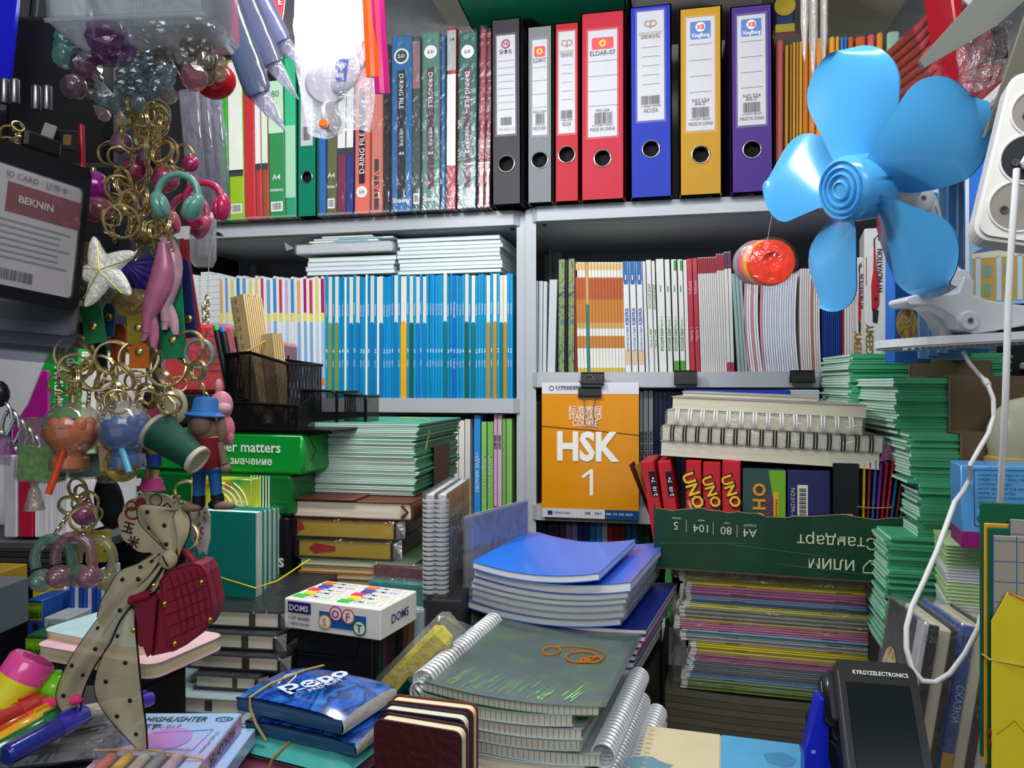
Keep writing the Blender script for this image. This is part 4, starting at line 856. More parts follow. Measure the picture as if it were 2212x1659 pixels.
items = [('planner','brown leather planner with folded cover under the green notebooks',628,910,40,mat('5f3324',.45,bump=.2,bscale=300),CREAM,None,False,True),
 ('hardback_book','gold edged book in film with red mark, upper of two',636,880,43,mat('33261a',.5),GOLDE,1,True,False),
 ('hardback_book','gold edged book in film with red mark, lower of two',640,872,43,mat('2e2014',.5),GOLDE,1,True,False),
 ('hardback_book','green covered book in the film wrapped stack',644,914,17,mat('6a8f6a',.4),CREAM,None,False,False),
 ('hardback_book','orange covered book in the film wrapped stack',644,914,13,mat('c98a34',.4),CREAM,None,False,False),
 ('hardback_book','amber covered book in the film wrapped stack',644,913,13,mat('b8863c',.4),CREAM,None,False,False),
 ('hardback_book','tan covered book in the film wrapped stack',646,912,17,mat('8a6a44',.4),CREAM,None,False,False),
 ('hardback_book','black covered book near the bottom of the middle stack',642,812,11,mat('15161a',.4),CREAM,None,False,False),
 ('hardback_book','navy covered book at the bottom of the middle stack',638,812,14,mat('181c48',.4),CREAM,None,False,False)]
z = zs-.0006
for nm,lab,a_,b_,hp,cov,edge,red,wrap,rnd in items:
    hh = hpx(hp,d_); z -= hh
    p = PD(a_,1100,d_); q = PD(b_,1100,d_); w2 = (q-p).length*.97
    if wrap: w2 = (q-p).length*.93
    def ex(m,w_,d,h):
        if red: m.prism([(.004,h*.5),(.012,h*.75),(.04,h*.62),(.04,h*.4),(.012,h*.25)] if b_ == 872 else [(0,h*.3),(.010,h*.45),(.006,h*.8),(0,h*.85)],0,.0003,mat('a82420',.5),axes((.012 if b_ == 872 else .003,.0015,0),XP,ZP))
        if nm == 'planner': m.rbox(-.002,w_*.55,-.004,d*.6,h-.0002,h+.0028,cov,.001); m.tube([(w_-.012,-.003,h*.2),(w_-.004,-.004,h*.5),(w_-.012,-.003,h*.85)],.002,cov,6)
    hbook(nm,lab,mx((p.x,p.y,z),rz=R(1)),w2,.19,hh-.0006,cov,edge,'books in the middle stack',extra=ex,wrap=wrap,rnd=rnd)
m = MB(); p = PD(636,1100,d_); m.rbox(p.x,p.x+.15,p.y+.004,p.y+.18,COUNTER,z-.0006,mat('1c1a1a',.6),.002); single('carton',m,'dark carton under the middle stack of books','carton')
# ---------------------------------------------------------------- wire-bound pads standing, spine towards us
def wire(m,L,r,n,wr=.0009,mt=None,dbl=True,M=None,gap=.0016,arc=(0,360)):
    """wire binding: n loops along local X, length L, axis along X through the origin"""
    for i in range(n):
        for k in ((-gap/2,gap/2) if dbl else (0,)):
            x = L*(i+.5)/n+k; pts = [(x,r*cos(R(t)),r*sin(R(t))) for t in range(arc[0],arc[1]+1,24)]
            m.tube(pts,wr,mt or SILVER,5,M=M)
    return m
WIRE = mat('d9dade',.3,.35)
for i,(ax,d) in enumerate(((914,.865),(940,.868))):
    hh = hpx(225,d); a = PD(ax,1068,d); r = root('wire_bound_pad','wire bound pad in film standing with wires facing forward, %s' % ('left one' if i == 0 else 'right one with brown cover'),'notebook',mx((a.x,a.y,a.z-hh),rz=R(5)),'wire bound pads standing in film')
    m = MB(); m.box(.0,.0012,.006,.15,0,hh,mat('50545c',.4)); m.box(.0118,.013,.006,.15,0,hh,mat('43474f',.3) if i == 0 else mat('5c5f66',.25))
    if i: m.box(.0131,.0133,.02,.148,hh*.74,hh*.97,mat('9a5c2c',.4)); m.box(.0131,.0133,.006,.148,hh*.64,hh*.73,mat('20242c',.4)); m.text('PREMIUM',(.0133,.07,hh*.86),YP,ZP,.012,mat('5a3014'),1)
    part('cover',m,r); m = MB(); m.box(.0013,.0117,.008,.148,.002,hh-.002,pages('d9d9d4',0,900)); part('page_block',m,r)
    m = MB(); wire(m,hh-.01,.0075,20,.0009,WIRE,True,axes((.0065,.005,.005),ZP,-YP,XP)); part('wire_binding',m,r)
    if i: m = MB(); m.box(-.014,.0142,-.004,.154,-.0004,hh+.002,film(op=.06)); part('wrap',m,r,'clear crinkled film wrap')
m = MB(); a = PD(914,1293,.865); m.rbox(0,.045,0,.15,COUNTER,a.z-.0008,mat('2a2c30',.6),.002); single('carton',m,'dark carton under the wire bound pads','carton',mx((a.x,a.y,0),rz=R(5)))
# clear film packs of planners right of them
for i in range(4):
    d = .915+i*.002; hh = hpx(235,d); a = PD(1003+i*4.5,1118-i,d); r = root('planner','grey planner in clear film standing left of the blue pile, %s from the left' % nth(i+1),'planner',mx((a.x,a.y,a.z-hh),rz=R(-18)),'grey planners standing in clear film')
    m = MB(); m.rbox(0,.0024,0,.14,0,hh,mat('7f7c84',.35) if i < 3 else mat('8c94b4',.3,noise=.2,nscale=12),.0008); part('cover',m,r)
    m = MB(); m.box(-.0003,.0027,-.002,.143,-.0003,hh+.002,film(op=.1)); part('wrap',m,r)
m = MB(); a = PD(1003,1355,.915); m.rbox(0,.03,0,.13,COUNTER,a.z-.0005,mat('26282c',.6),.002); single('carton',m,'dark carton under the grey planners','carton',mx((a.x,a.y,0),rz=R(-18)))
# ---------------------------------------------------------------- blue notebooks, sagging pile
WEDGE = pages('f2f3f4',2,1300,.12); GRIDE = graph_paper('d6d6c8','84857a',.005,.5,.13,'x')
def soft_nb(name,lab,M,w_,d,th,sag,cov,edge,group=None,cover_top=None,foldx=0,cat='notebook',spiral=None):
    r = root(name,lab,cat,M,group); n = 10
    s = lambda u: -sag*4*u*(1-u)+foldx*u
    m = MB(); t = min(.0008,th*.15); ct = cover_top or cov
    m.sheet(lambda u,v: (w_*u,d*v,th+s(u)),t,n,4,ct); m.sheet(lambda u,v: (w_*u,d*v,t+s(u)),t,n,2,cov); part('cover',m,r)
    m = MB(); m.sheet(lambda u,v: (.001+(w_-.002)*u,.0007+(d-.0014)*v,th-t-.0001+s(u)),th-2*t-.0002,n,2,edge); part('page_block',m,r)
    return r,s
BLUE = mat('1474e4',.32,coat=.25,noise=.04,nscale=5); GLILA = mat('3f6ad8',.3,coat=.3)
M0,w0 = fr(1018,1296,1352,1343,.90)
zb = M0.translation.z
rows_ = [(1009,1296,1357,1343,16,BLUE,WEDGE,'blue notebook at the bottom of the sagging blue pile'),(1018,1262,1362,1312,16,mat('7f92c0',.3),WEDGE,'film wrapped white notebook above the bottom blue one'),(1018,1248,1360,1298,15,mat('c9ccd6',.3),WEDGE,'film wrapped white notebook in the pile, upper of two'),
 (1016,1236,1364,1284,12,mat('9aa8c8',.3),WEDGE,'white edged notebook above the film wrapped pair'),(1020,1220,1366,1268,14,mat('a8b4d0',.3),WEDGE,'white edged notebook with bluish cover in the blue pile'),(1022,1198,1370,1232,20,GLILA,WEDGE,'large blue notebook second from the top of the pile')]
zc = zb-.010
for i,(ax,ay,bx,by,hp,cov,edge,lab) in enumerate(rows_):
    th = hpx(hp,.9); a = PD(ax,1260,.90-.004*i)
    T = mx((a.x,a.y+.002,zc),rz=R(-9)); wv = (bx-ax)*.885/F*.985
    r,s = soft_nb('notebook',lab,T,wv,.225 if i == 5 else .205,th*.98,.010,cov,edge,'blue and white notebooks in the sagging pile')
    if i in (1,2): m = MB(); m.sheet(lambda u,v: (-.003+(wv+.006)*u,-.002+.208*v,th+.0001+s(u)),th,10,2,film(op=.10)); part('wrap',m,r,'clear film wrap')
    zc += th+.0005
a = PD(1020,1190,.872); T = mx((a.x,a.y,zc),rz=R(-9)); soft_nb('notebook','smaller bright blue notebook on top of the sagging pile',T,.150,.19,.0085,.0085,BLUE,WEDGE,'blue and white notebooks in the sagging pile')
# magenta and dark notebooks below, pushed further right
MAG = mat('a8147c',.35,coat=.2)
zc = zb-.0115; lows = [(1110,1402,12,mat('1a2f8a',.3),'dark blue notebook under the sagging pile'),(1098,1400,12,MAG,'magenta notebook under the blue pile, topmost of three'),(1098,1392,13,MAG,'magenta notebook under the blue pile, middle of three'),(1090,1384,13,MAG,'magenta notebook under the blue pile, lowest of three'),(1090,1380,12,mat('3a2a7a',.35),'violet notebook below the magenta ones'),(1085,1376,14,mat('17389a',.35),'blue folded notebook below the violet one'),
 (1085,1370,16,mat('8a8c98',.25),'clear sleeved grey notebook under the blue folded one, first'),(1085,1366,18,mat('7a7c88',.25),'clear sleeved grey notebook under the blue folded one, second'),(1085,1362,18,mat('6a6c7a',.25),'clear sleeved grey notebook under the blue folded one, third')]
for ax,bx,hp,cov,lab in lows:
    th = hpx(hp,.87); zc -= th+.0006; a = PD(ax,1300,.885); soft_nb('notebook',lab,mx((a.x,a.y,zc),rz=R(-9)),(bx-ax)*.87/F,.21,th,.004,cov,WEDGE,'notebooks under the sagging blue pile')
m = MB(); a = PD(1100,1300,.90); m.rbox(0,.15,0,.19,COUNTER,zc-.0055,mat('111114',.5),.002); single('carton',m,'black wrapped carton under the magenta notebooks','carton',mx((a.x,a.y,0),rz=R(-9)))
# ---------------------------------------------------------------- spiral notebooks, front middle
def frost():
    k = 'frosted'
    m = film('c6d2d0',op=.10,gl=.4,rough=.25,bump=.1,bs=6); return m
ART = swirl(['6a8880','7c9a92','84a098','8cbc6a','b4e08c','7a968f'],13,.38,2.5,0)
M0,w0 = fr(925,1478,1322,1518,.70); ztop = M0.translation.z
sp_rows = [(912,1318,24,'l',1),(905,1262,26,'l',0),(912,1282,25,'',0),(925,1276,25,'',0),(940,1318,26,'r',0),(930,1286,34,'p',0),(930,1322,26,'r',0),(930,1336,26,'R',0),(930,1336,26,'R',0)]
zc = ztop+.004; cnt = 0
for i,(ax,bx,hp,side,top) in enumerate(sp_rows):
    th = hpx(hp,.70)*.94; zc -= th+.0008; a = PD(ax,1480,.70); T = mx((a.x,a.y,zc),rz=R(-7)); wv = (bx-ax)*.70/F*.96
    lab = {1: 'spiral notebook with green meadow cover on top of the squared stack'}.get(top,'squared spiral notebook under the green meadow one, %s from the top' % nth(i+1)) if side != 'p' else 'plain cream paged notebook among the squared spiral ones'
    r,s = soft_nb('spiral_notebook',lab,T,wv,.195,th,.006,mat('c4cfcf',.3) if not top else mat('2f6a3a',.4),GRIDE if side != 'p' else CREAM,'spiral notebooks in the front stack',ART if top else mat('aab6b4',.25))
    if side in ('l','r','R'):
        x0 = -.001 if side == 'l' else wv+.001+(.012 if side == 'R' else 0); m = MB(); rr = .0105
        wire(m,.19,rr,27,.0010,mat('e6e8ea',.3,.2),True,axes((x0,.003,th/2+.002),YP,XP,-ZP) if side == 'l' else axes((x0,.003,th/2+.002),YP,-XP,ZP),.0024); part('wire_binding',m,r,'white spiral wire')
    if top:
        m = MB(); m.sheet(lambda u,v: (.004+(wv+.006-.004)*u,-.004+.203*v,th+.0016+s(u)),.0006,10,2,frost()); part('overlay_sheet',m,r,'frosted clear cover')
        m = MB(); O_ = mat('b86a1c',.5); zz = lambda x: th+.0012+s(x/wv)+.0009
        def loop(cx,cy,rx,ry,w2=.0011): m.tube([(cx+rx*cos(R(t)),cy+ry*sin(R(t)),zz(cx+rx*cos(R(t)))) for t in range(0,360,20)],w2,O_,5,True)
        loop(.088,.125,.009,.012); loop(.122,.115,.015,.016); loop(.136,.108,.008,.008); loop(.128,.105,.004,.005,.0016)
        m.tube([(.085,.136,zz(.085)),(.105,.145,zz(.105)),(.13,.140,zz(.13)),(.144,.128,zz(.144)),(.146,.11,zz(.146))],.0007,O_,5); part('cover_drawing',m,r)
        m = MB(); G2 = mat('8fd070',.6)
        for k in range(46):
            x = rg.uniform(.02,wv-.02); y0 = rg.uniform(.004,.03); L = rg.uniform(.012,.05); z1 = zz(x)-.0006
            m.add([(x,y0,z1),(x+.0016,y0,z1),(x+.002+L*.18,y0+L,z1)],[(0,1,2)],G2)
        part('grass_print',m,r)
m = MB(); a = PD(935,1480,.705); m.rbox(0,.155,.004,.18,COUNTER,zc-.007,mat('3a3c3a',.6),.002); single('carton',m,'carton under the front spiral notebooks','carton',mx((a.x,a.y,0),rz=R(-7)))
# ================================================================ front goods, left and middle
def under(lab,M,x0,x1,y0,y1,zt,col='2a2926',name='carton'):
    """a carton that carries a pile down to the counter"""
    m = MB(); h = zt-COUNTER-.0006; m.rbox(x0,x1,y0,y1,0,h,mat(col,.7,noise=.1),.002)
    T = M.copy(); T.translation.z = COUNTER; single(name,m,lab,'carton',T)
a = PD(402,1336,.86); under('dark carton under the teal notebooks',mx((a.x,a.y,0),rz=R(-6)),.0,.085,.005,.10,a.z)
# box of passport covers
zt = H-(1362-829.5)/F*.785; a = PD(638,1360,.785); PM = mx((a.x,a.y,zt-.115),rz=R(-4))
pc = ['14181c','101214','1c3a34','4a4450','5a2430','2c3a30','1a1c1e','26282a','5a3a26','6a4428','9ab0b4','c8c4a0','1f8f8c','5c1524']
nm = 'black,black,dark green,grey violet,wine red,olive,black,charcoal,brown,tan brown,pale blue,cream,turquoise stitched,maroon'.split(',')
for i,c in enumerate(pc):
    t = i*.0104+(.010 if i >= 12 else 0); hh = .115+(.018 if i == 12 else .034 if i == 13 else 0)-(.004 if 0 < i < 12 else 0); wv = .081+(.009 if i >= 10 else 0)
    T = PM @ mx((.004*(i > 8)+(.010 if i >= 12 else 0),t,0),rx=R(-2)); m = MB(); th = .0095; cm = mat(c,.35,bump=.15,bscale=500)
    m.rbox(0,wv,0,.0022,0,hh,cm,.001); m.rbox(0,wv,th-.0022,th,0,hh,cm,.001)
    m.loft([[(wv-.001+.0045*cos(a_),th/2+th/2*sin(a_),z) for a_ in [R(-90+q*22.5) for q in range(9)]] for z in (0,hh)],cm)
    if i == 0: m.rbox(.001,wv-.012,-.0016,.001,hh-.022,hh-.001,cm,.0008); m.tube([(.002,-.001,hh-.024),(wv-.014,-.001,hh-.024)],.0007,cm,5)
    if i == 12: m.tube([(.002,-.0003,.01),(.002,-.0003,hh-.004),(wv-.002,-.0003,hh-.004),(wv-.002,-.0003,.01)],.0005,mat('136864',.5),5)
    r = root('passport_cover','%s passport cover standing in the green carton, %s from the front' % (nm[i],nth(i+1)),'passport cover',T,'passport covers under the white eraser box'); part('cover',m,r)
    if i in (10,12,13): m = MB(); m.rbox(-.002,wv+.006,-.001,th+.001,0,hh+.004,film(op=.07),.001); part('wrap',m,r,'clear film sleeve')
m = MB(); GC = mat('566b44',.55); b = .124
for x0,x1,y0,y1 in ((-.004,b,-.007,-.005),(-.004,b,.205,.207),(-.004,-.002,-.005,.205),(b-.002,b,-.005,.205)): m.box(x0,x1,y0,y1,-.004,.062,GC)
m.box(-.004,b,-.007,.207,-.005,-.003,GC); single('open_carton',m,'open olive green carton holding the passport covers','carton',PM)
under('dark carton under the box of passport covers',PM,0,.12,0,.2,PM.translation.z-.0055)
# white soft-eraser box on the covers
h = hpx(64,.79); M,w_ = fr(614,1290,822,1316,.79,0); M.translation.z = zt+.0016; r = root('eraser_box','white box of coloured soft erasers standing on the passport covers','box',M); m = MB(); d = .074
m.rbox(0,w_,0,d,0,h,mat('eceae4',.4,coat=.2),.001)
NV = mat('252a78',.4); m.patch(w_*.045,w_*.29,h*.55,h*.92,NV,-.0006); m.text('DOMS',(w_*.167,-.0010,h*.735),XP,ZP,h*.20,WHITE,1.5,w_*.21)
m.text('SOFT ERASER',(w_*.167,-.0006,h*.38),XP,ZP,h*.105,INK,1,w_*.235); m.text('DIVERSE COLORE',(w_*.167,-.0006,h*.19),XP,ZP,h*.085,mat('2a4aa8',.4),1,w_*.22)
m.patch(w_*.38,w_*.86,h*.22,h*.72,mat('1f62ae',.4),-.0006)
for k,(t,c,fx,fz) in enumerate((('S','d89a3c',.44,.38),('O','b8308a',.555,.70),('F','d05a52',.685,.66),('T','1f7a56',.80,.34))):
    rr = h*.25; cz = axes((w_*fx,-.0009-.0003*k,h*fz),XP,ZP); m.flat(circ(rr,28),mat(c,.4),cz); m.flat(circ(rr*.82,28),WHITE,axes((w_*fx,-.0010-.0003*k,h*fz),XP,ZP)); m.text(t,(w_*fx,-.0011-.0003*k,h*fz),XP,ZP,rr*1.05,mat(c,.4),2)
m.text('DOMS',(w_+.0006,d*.5,h*.52),YP,ZP,h*.30,NV,1,d*.75)
part('carton_shell',m,r); m = MB()
cs = [('f07830',.78),('2f5ac0',.62),('f03a7a',.44),('e6e020',.28),('40c850',.10)]
for k,(c,f) in enumerate(cs):
    for q in range(2):
        x0 = w_*(.05+.47*q+.03*(k % 2)); y0 = d*f; m.box(x0,x0+w_*.42,y0,y0+d*.125,h,h+.0010,mat('eeece8',.4)); m.box(x0-.0003,x0+w_*.12,y0-.0002,y0+d*.127,h,h+.0012,mat(c,.4)); m.text('DOMS',(x0+w_*.19,y0+d*.06,h+.0012),XP,YP,d*.055,NV,1); m.text('SOFT',(x0+w_*.33,y0+d*.06,h+.0012),XP,YP,d*.05,mat(c,.4),1)
part('eraser_window',m,r,'window with coloured erasers')
# yellow cloth in a clear bag and dark cover, leaning in the carton
T = PM @ mx((.092,.012,.052),ry=R(44)); m = MB(); r = root('cleaning_cloth','yellow cleaning cloth in clear bag leaning in the green carton','cloth',T)
m.rbox(-.013,.013,.002,.022,0,.095,mat('e0cf1c',.8,noise=.25,nscale=120,bump=.8,bscale=260),.006); part('folded_cloth',m,r)
m = MB(); m.rbox(-.018,.018,-.001,.026,-.004,.108,film(op=.14,gl=.5),.006); m.add([(-.018,0,.108),(.018,.02,.108),(.026,.01,.128)],[(0,1,2)],film(op=.14,gl=.5)); part('bag',m,r,'clear plastic bag')
T = PM @ mx((.106,-.003,.028),ry=R(38)); m = MB(); m.rbox(-.016,.016,0,.008,0,.055,mat('0f3c38',.3),.002); m.patch(-.011,.011,.012,.045,mat('1c2024',.3),-.0006); single('card_holder',m,'dark green card holder leaning beside the yellow cloth','card holder',T)
# black planners, left middle
pls = [(430,612,40,'sq'),(404,602,38,'blk'),(404,612,36,'rnd'),(416,560,34,'sq'),(316,530,36,'sq'),(318,536,40,'sq'),(318,540,20,'sq')]
zz = H-(1313-829.5)/F*.80; COVK = mat('1d1f24',.45)
for i,(ax,bx,hp,kind) in enumerate(pls):
    d = .80-.012*i; hh = hpx(hp,d); zz -= hh; a = PD(ax,1400,d); b = PD(bx,1400,d); wv = (b-a).length*1.0
    def ex(m,w_,d_,h):
        if kind != 'rnd': m.patch(w_*.62,w_*.70,h*.12,h*.88,mat('4a4642',.5),.0016)
        else: m.patch(w_*.60,w_*.68,h*.1,h*.9,mat('3a3632',.4),.0012)
    cov = COVK if i < 4 else mat('9fb0b4',.4)
    T = mx((a.x,a.y,zz),rz=R(4))
    if kind == 'rnd': T = T @ mx((wv,.15,0),rz=pi) if False else T
    hbook('planner','black planner with cream pages in film, %s from the top of the left pile' % nth(i+1),T,wv,.17,hh-.0008,cov,pages('f4ecd4',2,900,.12),'planners in the left pile',extra=ex,wrap=True,rnd=False)
under('dark carton under the left pile of planners',mx((PD(320,1400,.73).x,PD(320,1400,.73).y,0),rz=R(4)),0,.09,.002,.16,zz)
# pastel notebooks under the ribbon
def pastel(lab,ax,ay,bx,by,d,hp,dep,col):
    h = hpx(hp,d); M,w_ = fr(ax,ay,bx,by,d,h); r = root('pastel_notebook',lab,'notebook',M,'pastel notebooks'); m = MB(); c = mat(col,.5,noise=.08,nscale=60); o = rrect(w_,dep,.012,5); o = [(x+w_/2,y+dep/2) for x,y in o]
    m.prism(o,h*.93,h,c); m.prism(o,0,h*.07,c); part('cover',m,r); m = MB(); m.prism([(x*.985+.001,y*.985+.0006) for x,y in o],h*.07,h*.93,pages('e8d9ae',2,1200,.2)); part('page_block',m,r)
    return M
Mp = pastel('light blue notebook with rounded corners lying behind the ribbon',86,1360,300,1402,.70,24,.075,'b9d6da')
Mq = pastel('pink notebook lying under the light blue one',70,1392,330,1438,.68,30,.085,'e6bfc4')
h3 = .02; m = MB(); m.rbox(.004,.105,.004,.085,-h3,-.0006,mat('2b2a2c',.4),.002); single('planner',m,'dark planner lying under the pink notebook','planner',Mq)
under('carton under the pastel notebooks',Mq,.01,.10,.01,.08,Mq.translation.z-h3-.0008)
# tissue packs
TIS = swirl(['0a1440','123a9a','1a66d0','0c1c5c','2a78d8','101c58'],14,.22,3.5,1)
TSIDE = mat('2f5a80',.4,noise=.35,nscale=1,stretch=(30,30,700),coat=.5)
def tissue(lab,ax,ay,bx,by,d,hp,dep,txt):
    h = hpx(hp,d); M,w_ = fr(ax,ay,bx,by,d,h); r = root('tissue_pack',lab,'tissue pack',M,'dark blue tissue packs'); m = MB(); n = 12
    top = lambda u,v: (w_*u,dep*v,h-.0045*abs(2*u-1)**4-.004*abs(2*v-1)**4+.0012*sin(u*17+v*5)*sin(pi*u)*sin(pi*v))
    m.grid(top,n,n,TIS); m.grid(lambda u,v: (w_*u,0-.001*sin(pi*v),h*.62*v),n,3,TSIDE); m.grid(lambda u,v: (w_*u,-.0012-.0008*sin(pi*v),h*.62+(top(u,0)[2]-h*.62)*v),n,2,mat('0e1a4a',.25,coat=1,noise=.4,nscale=30))
    WS = mat('d9d6cc',.3,coat=.5,noise=.12,nscale=60,bump=.6,bscale=90)
    m.grid(lambda u,v: (w_+.001*sin(pi*v),dep*u,top(1,u)[2]*v),n,3,WS); m.grid(lambda u,v: (-.001*sin(pi*v),dep*u,top(0,u)[2]*v),n,3,WS); m.grid(lambda u,v: (w_*u,dep,top(u,1)[2]*v),n,1,TIS); m.box(0,w_,0,dep,0,.0006,TIS)
    part('packet',m,r)
    if txt:
        m = MB(); W2 = mat('dfe8f8',.3); X2 = (XP*.3+YP*.95).normalized(); Y2 = ZP.cross(X2)
        m.text('Реpo',(w_*.47,dep*.50,h+.0014),X2,Y2,.019,W2,2.5); m.text('PREMIUM',(w_*.60,dep*.44,h+.0014),X2,Y2,.0055,W2,.5)
        m.tube([(w_*.22,dep*.30,h),(w_*.18,dep*.5,h+.001),(w_*.22,dep*.62,h+.001),(w_*.27,dep*.5,h+.001),(w_*.29,dep*.34,h)],.0008,W2,5); m.tube([(w_*.45,dep*.22,h+.0005),(w_*.62,dep*.72,h+.0015)],.0006,W2,5)
        part('print',m,r,'white brand lettering')
    return M,w_,h
Mt,wt_,ht = tissue('upper dark blue tissue pack with white script lettering',513,1487,740,1538,.62,46,.072,True)
Mt2,_,ht2 = tissue('lower dark blue tissue pack under the lettered one',533,1534,768,1584,.617,42,.075,False)
Mt2.translation.z = Mt.translation.z-ht2-.0008; bpy.data.objects[[o.name for o in COL if o.get('label','').startswith('lower dark blue')][0]].matrix_world = Mt2
m = MB(); tag_band(m,[(.028,.074,ht*.9),(.026,.05,ht+.0016),(.020,.015,ht+.0012),(.016,-.003,ht*.8),(.017,-.0035,ht*.3),(.024,-.004,-ht2*.4),(.034,-.004,-ht2-.001)],.0011,'b89a5a'); single('rubber_band',m,'tan rubber band round the blue tissue packs','rubber band',Mt)
# wet wipe pouches underneath
def pouch(lab,M,w_,dep,h,col,extra=None):
    r = root('wipes_pouch',lab,'pouch',M,'wet wipe pouches'); m = MB(); c = mat(col,.35,coat=.3,noise=.08,nscale=20); n = 14
    P_ = lambda u,v,s: (w_*(u*1.16-.08),dep*v,s*h/2*(min(1,min(u,1-u)*7)**.6)*(1-abs(2*v-1)**6)+.0006*s+h/2+.001*sin(u*40)*sin(pi*v))
    m.grid(lambda u,v: P_(u,v,1),n*2,8,c); m.grid(lambda u,v: P_(u,v,-1),n*2,8,c); part('pouch_body',m,r)
    if extra: m = MB(); extra(m); part('sticker',m,r)
    return r
zb = Mt2.translation.z-.0012; T = mx((PD(505,1600,.625).x,PD(505,1600,.625).y-.012,zb-.020),rz=R(-12))
def stk(m): m.box(.016,.075,.015,.05,.0203,.0206,mat('cfc49a',.5)); m.T = mx((.018,.018,.0208),rx=-pi/2); m.barcode(0,.022,0,.01,INK,0,8,16)
pouch('turquoise wet wipes pouch under the tissue packs',T,.108,.085,.020,'54b8ae',stk)
m = MB(); tag_band(m,[(.062,.03,.0215),(.056,.012,.0212),(.050,-.002,.012),(.046,-.004,0)],.0011,'a8863c'); single('rubber_band',m,'dark tan rubber band round the turquoise pouch','rubber band',T)
T2 = T @ mx((-.028,-.012,-.0215),rz=R(4)); pouch('pink dotted pouch under the turquoise one',T2,.125,.095,.020,'e07a94')
under('dark carton under the wipe pouches',T2,.0,.12,.002,.09,T2.translation.z-.0012)
# highlighter set box
a = PD(315,1540,.60); L_ = .150; T = mx((a.x,a.y,a.z-.0142),rz=A) @ mx((0,-L_,0)); wv = hpx(207,.60); h = .0142
r = root('highlighter_box','pastel highlighter set box with window in front of the planners','box',T); m = MB(); PA = swirl(['9ad8e8','b8d8f0','a8c8f0','c0b8ec','e0b0dc','c8c8f4'],9,.25,1.2,.6)
m.rbox(0,wv,0,L_,0,h,PA,.0008); DG = mat('1c4a55',.5); m.rbox(wv,wv+.0004,.0008,L_-.0008,.0008,h-.0008,mat('d4a4cc',.35),.0002)
m.text('HIGHLIGHTER',(wv*.40,L_-.012,h),XP,YP,.0085,DG,1,wv*.62); m.text('SET',(wv*.06,L_-.025,h),XP,YP,.0085,DG,1,None,'l'); m.text('TK-017',(wv*.36,L_-.0245,h),XP,YP,.0052,mat('4a6a8a'),0); m.text('TOKI',(wv*.875,L_-.012,h),XP,YP,.0045,DG,0); m.ring(.0062,.0003,DG,mx((wv*.875,L_-.012,h+.0003),s=(1,.62,1)),20,4)
m.flat(circ(.018,28),swirl(['e08ab8','b88ad8','7ab0e0'],20,.4,.5),mx((wv*.48,L_-.045,h+.0005))); LN = mat('7a6ad0',.4)
m.tube([(wv*.30,L_-.036,h+.0005),(wv*.86,L_-.03,h+.0005),(wv*.83,L_-.062,h+.0005),(wv*.30,L_-.058,h+.0005)],.0003,LN,4)
m.text('2 Tones of Colours',(wv*.93,L_-.05,h),-YP,XP,.003,DG,0); m.text('HIGHLIGHTER',(wv+.0006,L_-.042,h*.5),-YP,-ZP,.0085,INK,1,.05); m.text('SET',(wv+.0006,L_-.092,h*.5),-YP,-ZP,.0085,INK,1,.018)
part('carton_shell',m,r); m = MB(); m.box(wv*.10,wv*.84,.01,L_-.070,h,h+.0004,mat('33343a',.4))
for i,c in enumerate(('d86a5a','e8b83c','d8c8b0','8a8890','c8a0b0')): m.tube([(wv*(.17+.15*i),.012,h+.0016),(wv*(.17+.15*i),L_-.075,h+.0016)],.0040,mat(c,.3),10)
m.rbox(wv*.09,wv*.85,.008,L_-.068,h+.0002,h+.0058,film(op=.06),.001); part('window',m,r,'clear window showing highlighters')
m = MB(); tag_band(m,[(-.0005,L_-.075,h*.5),(0,L_-.0745,h+.0066),(wv*.5,L_-.0745,h+.0068),(wv,L_-.076,h+.0012),(wv+.0012,L_-.077,h*.5),(wv+.001,L_-.077,0)],.0007,'c9a058'); single('rubber_band',m,'thin tan rubber band across the highlighter box','rubber band',T)
m = MB(); m.rbox(.002,wv-.001,.0,L_,-.013,-.0005,PA,.0008); single('highlighter_box',m,'second pastel highlighter box beneath the banded one','box',T @ mx((.010,.006,0)))
under('carton under the highlighter boxes',T,.004,wv-.004,.004,L_-.004,T.translation.z-.0135)
# pens and pen packs, bottom left
def pen(lab,pa,pb,d1,d2,r_,col,cap):
    a = PD(*pa,d1); b = PD(*pb,d2); L = (b-a).length; q = (b-a).to_track_quat('Z','Y').to_matrix().to_4x4(); m = MB(); c = mat(col,.2,coat=.6); k = mat(cap,.2,coat=.6)
    m.lathe([(r_*.7,0),(r_,.002),(r_,L*.62)],c,14); rt = root('marker_pen',lab,'marker',Matrix.Translation(a) @ q,'marker pens in clear packs'); part('barrel',m,rt); m = MB(); m.lathe([(r_*1.05,L*.62),(r_*1.05,L*.95),(r_*.8,L*.99),(r_*.5,L)],k,14); m.box(-.0012,.0012,r_,r_+.002,L*.66,L*.9,k); part('cap',m,rt)
for lab,pa,pb,c,k,rr in (('red marker pen in clear pack at the far left',(-70,1590),(92,1512),'b02a24','c83a2a',.0062),('orange red marker pen second from the left edge',(-60,1612),(108,1528),'c0482a','d8582a',.006),('yellow marker pen between orange and green ones',(-40,1625),(128,1530),'e0a81c','e8b828',.006),
  ('green marker pen between yellow and blue ones',(-20,1632),(150,1535),'1f6a3c','2a7a44',.006),('blue marker pen with pointed violet end',(10,1634),(186,1540),'26308a','3a3ab0',.0068)):
    pen(lab,pa,pb,.47,.53,rr,c,k)
pen('long violet ended pen under the ribbon tail',(150,1545),(334,1508),.54,.57,.005,'d8d0c0','4a3ab0')
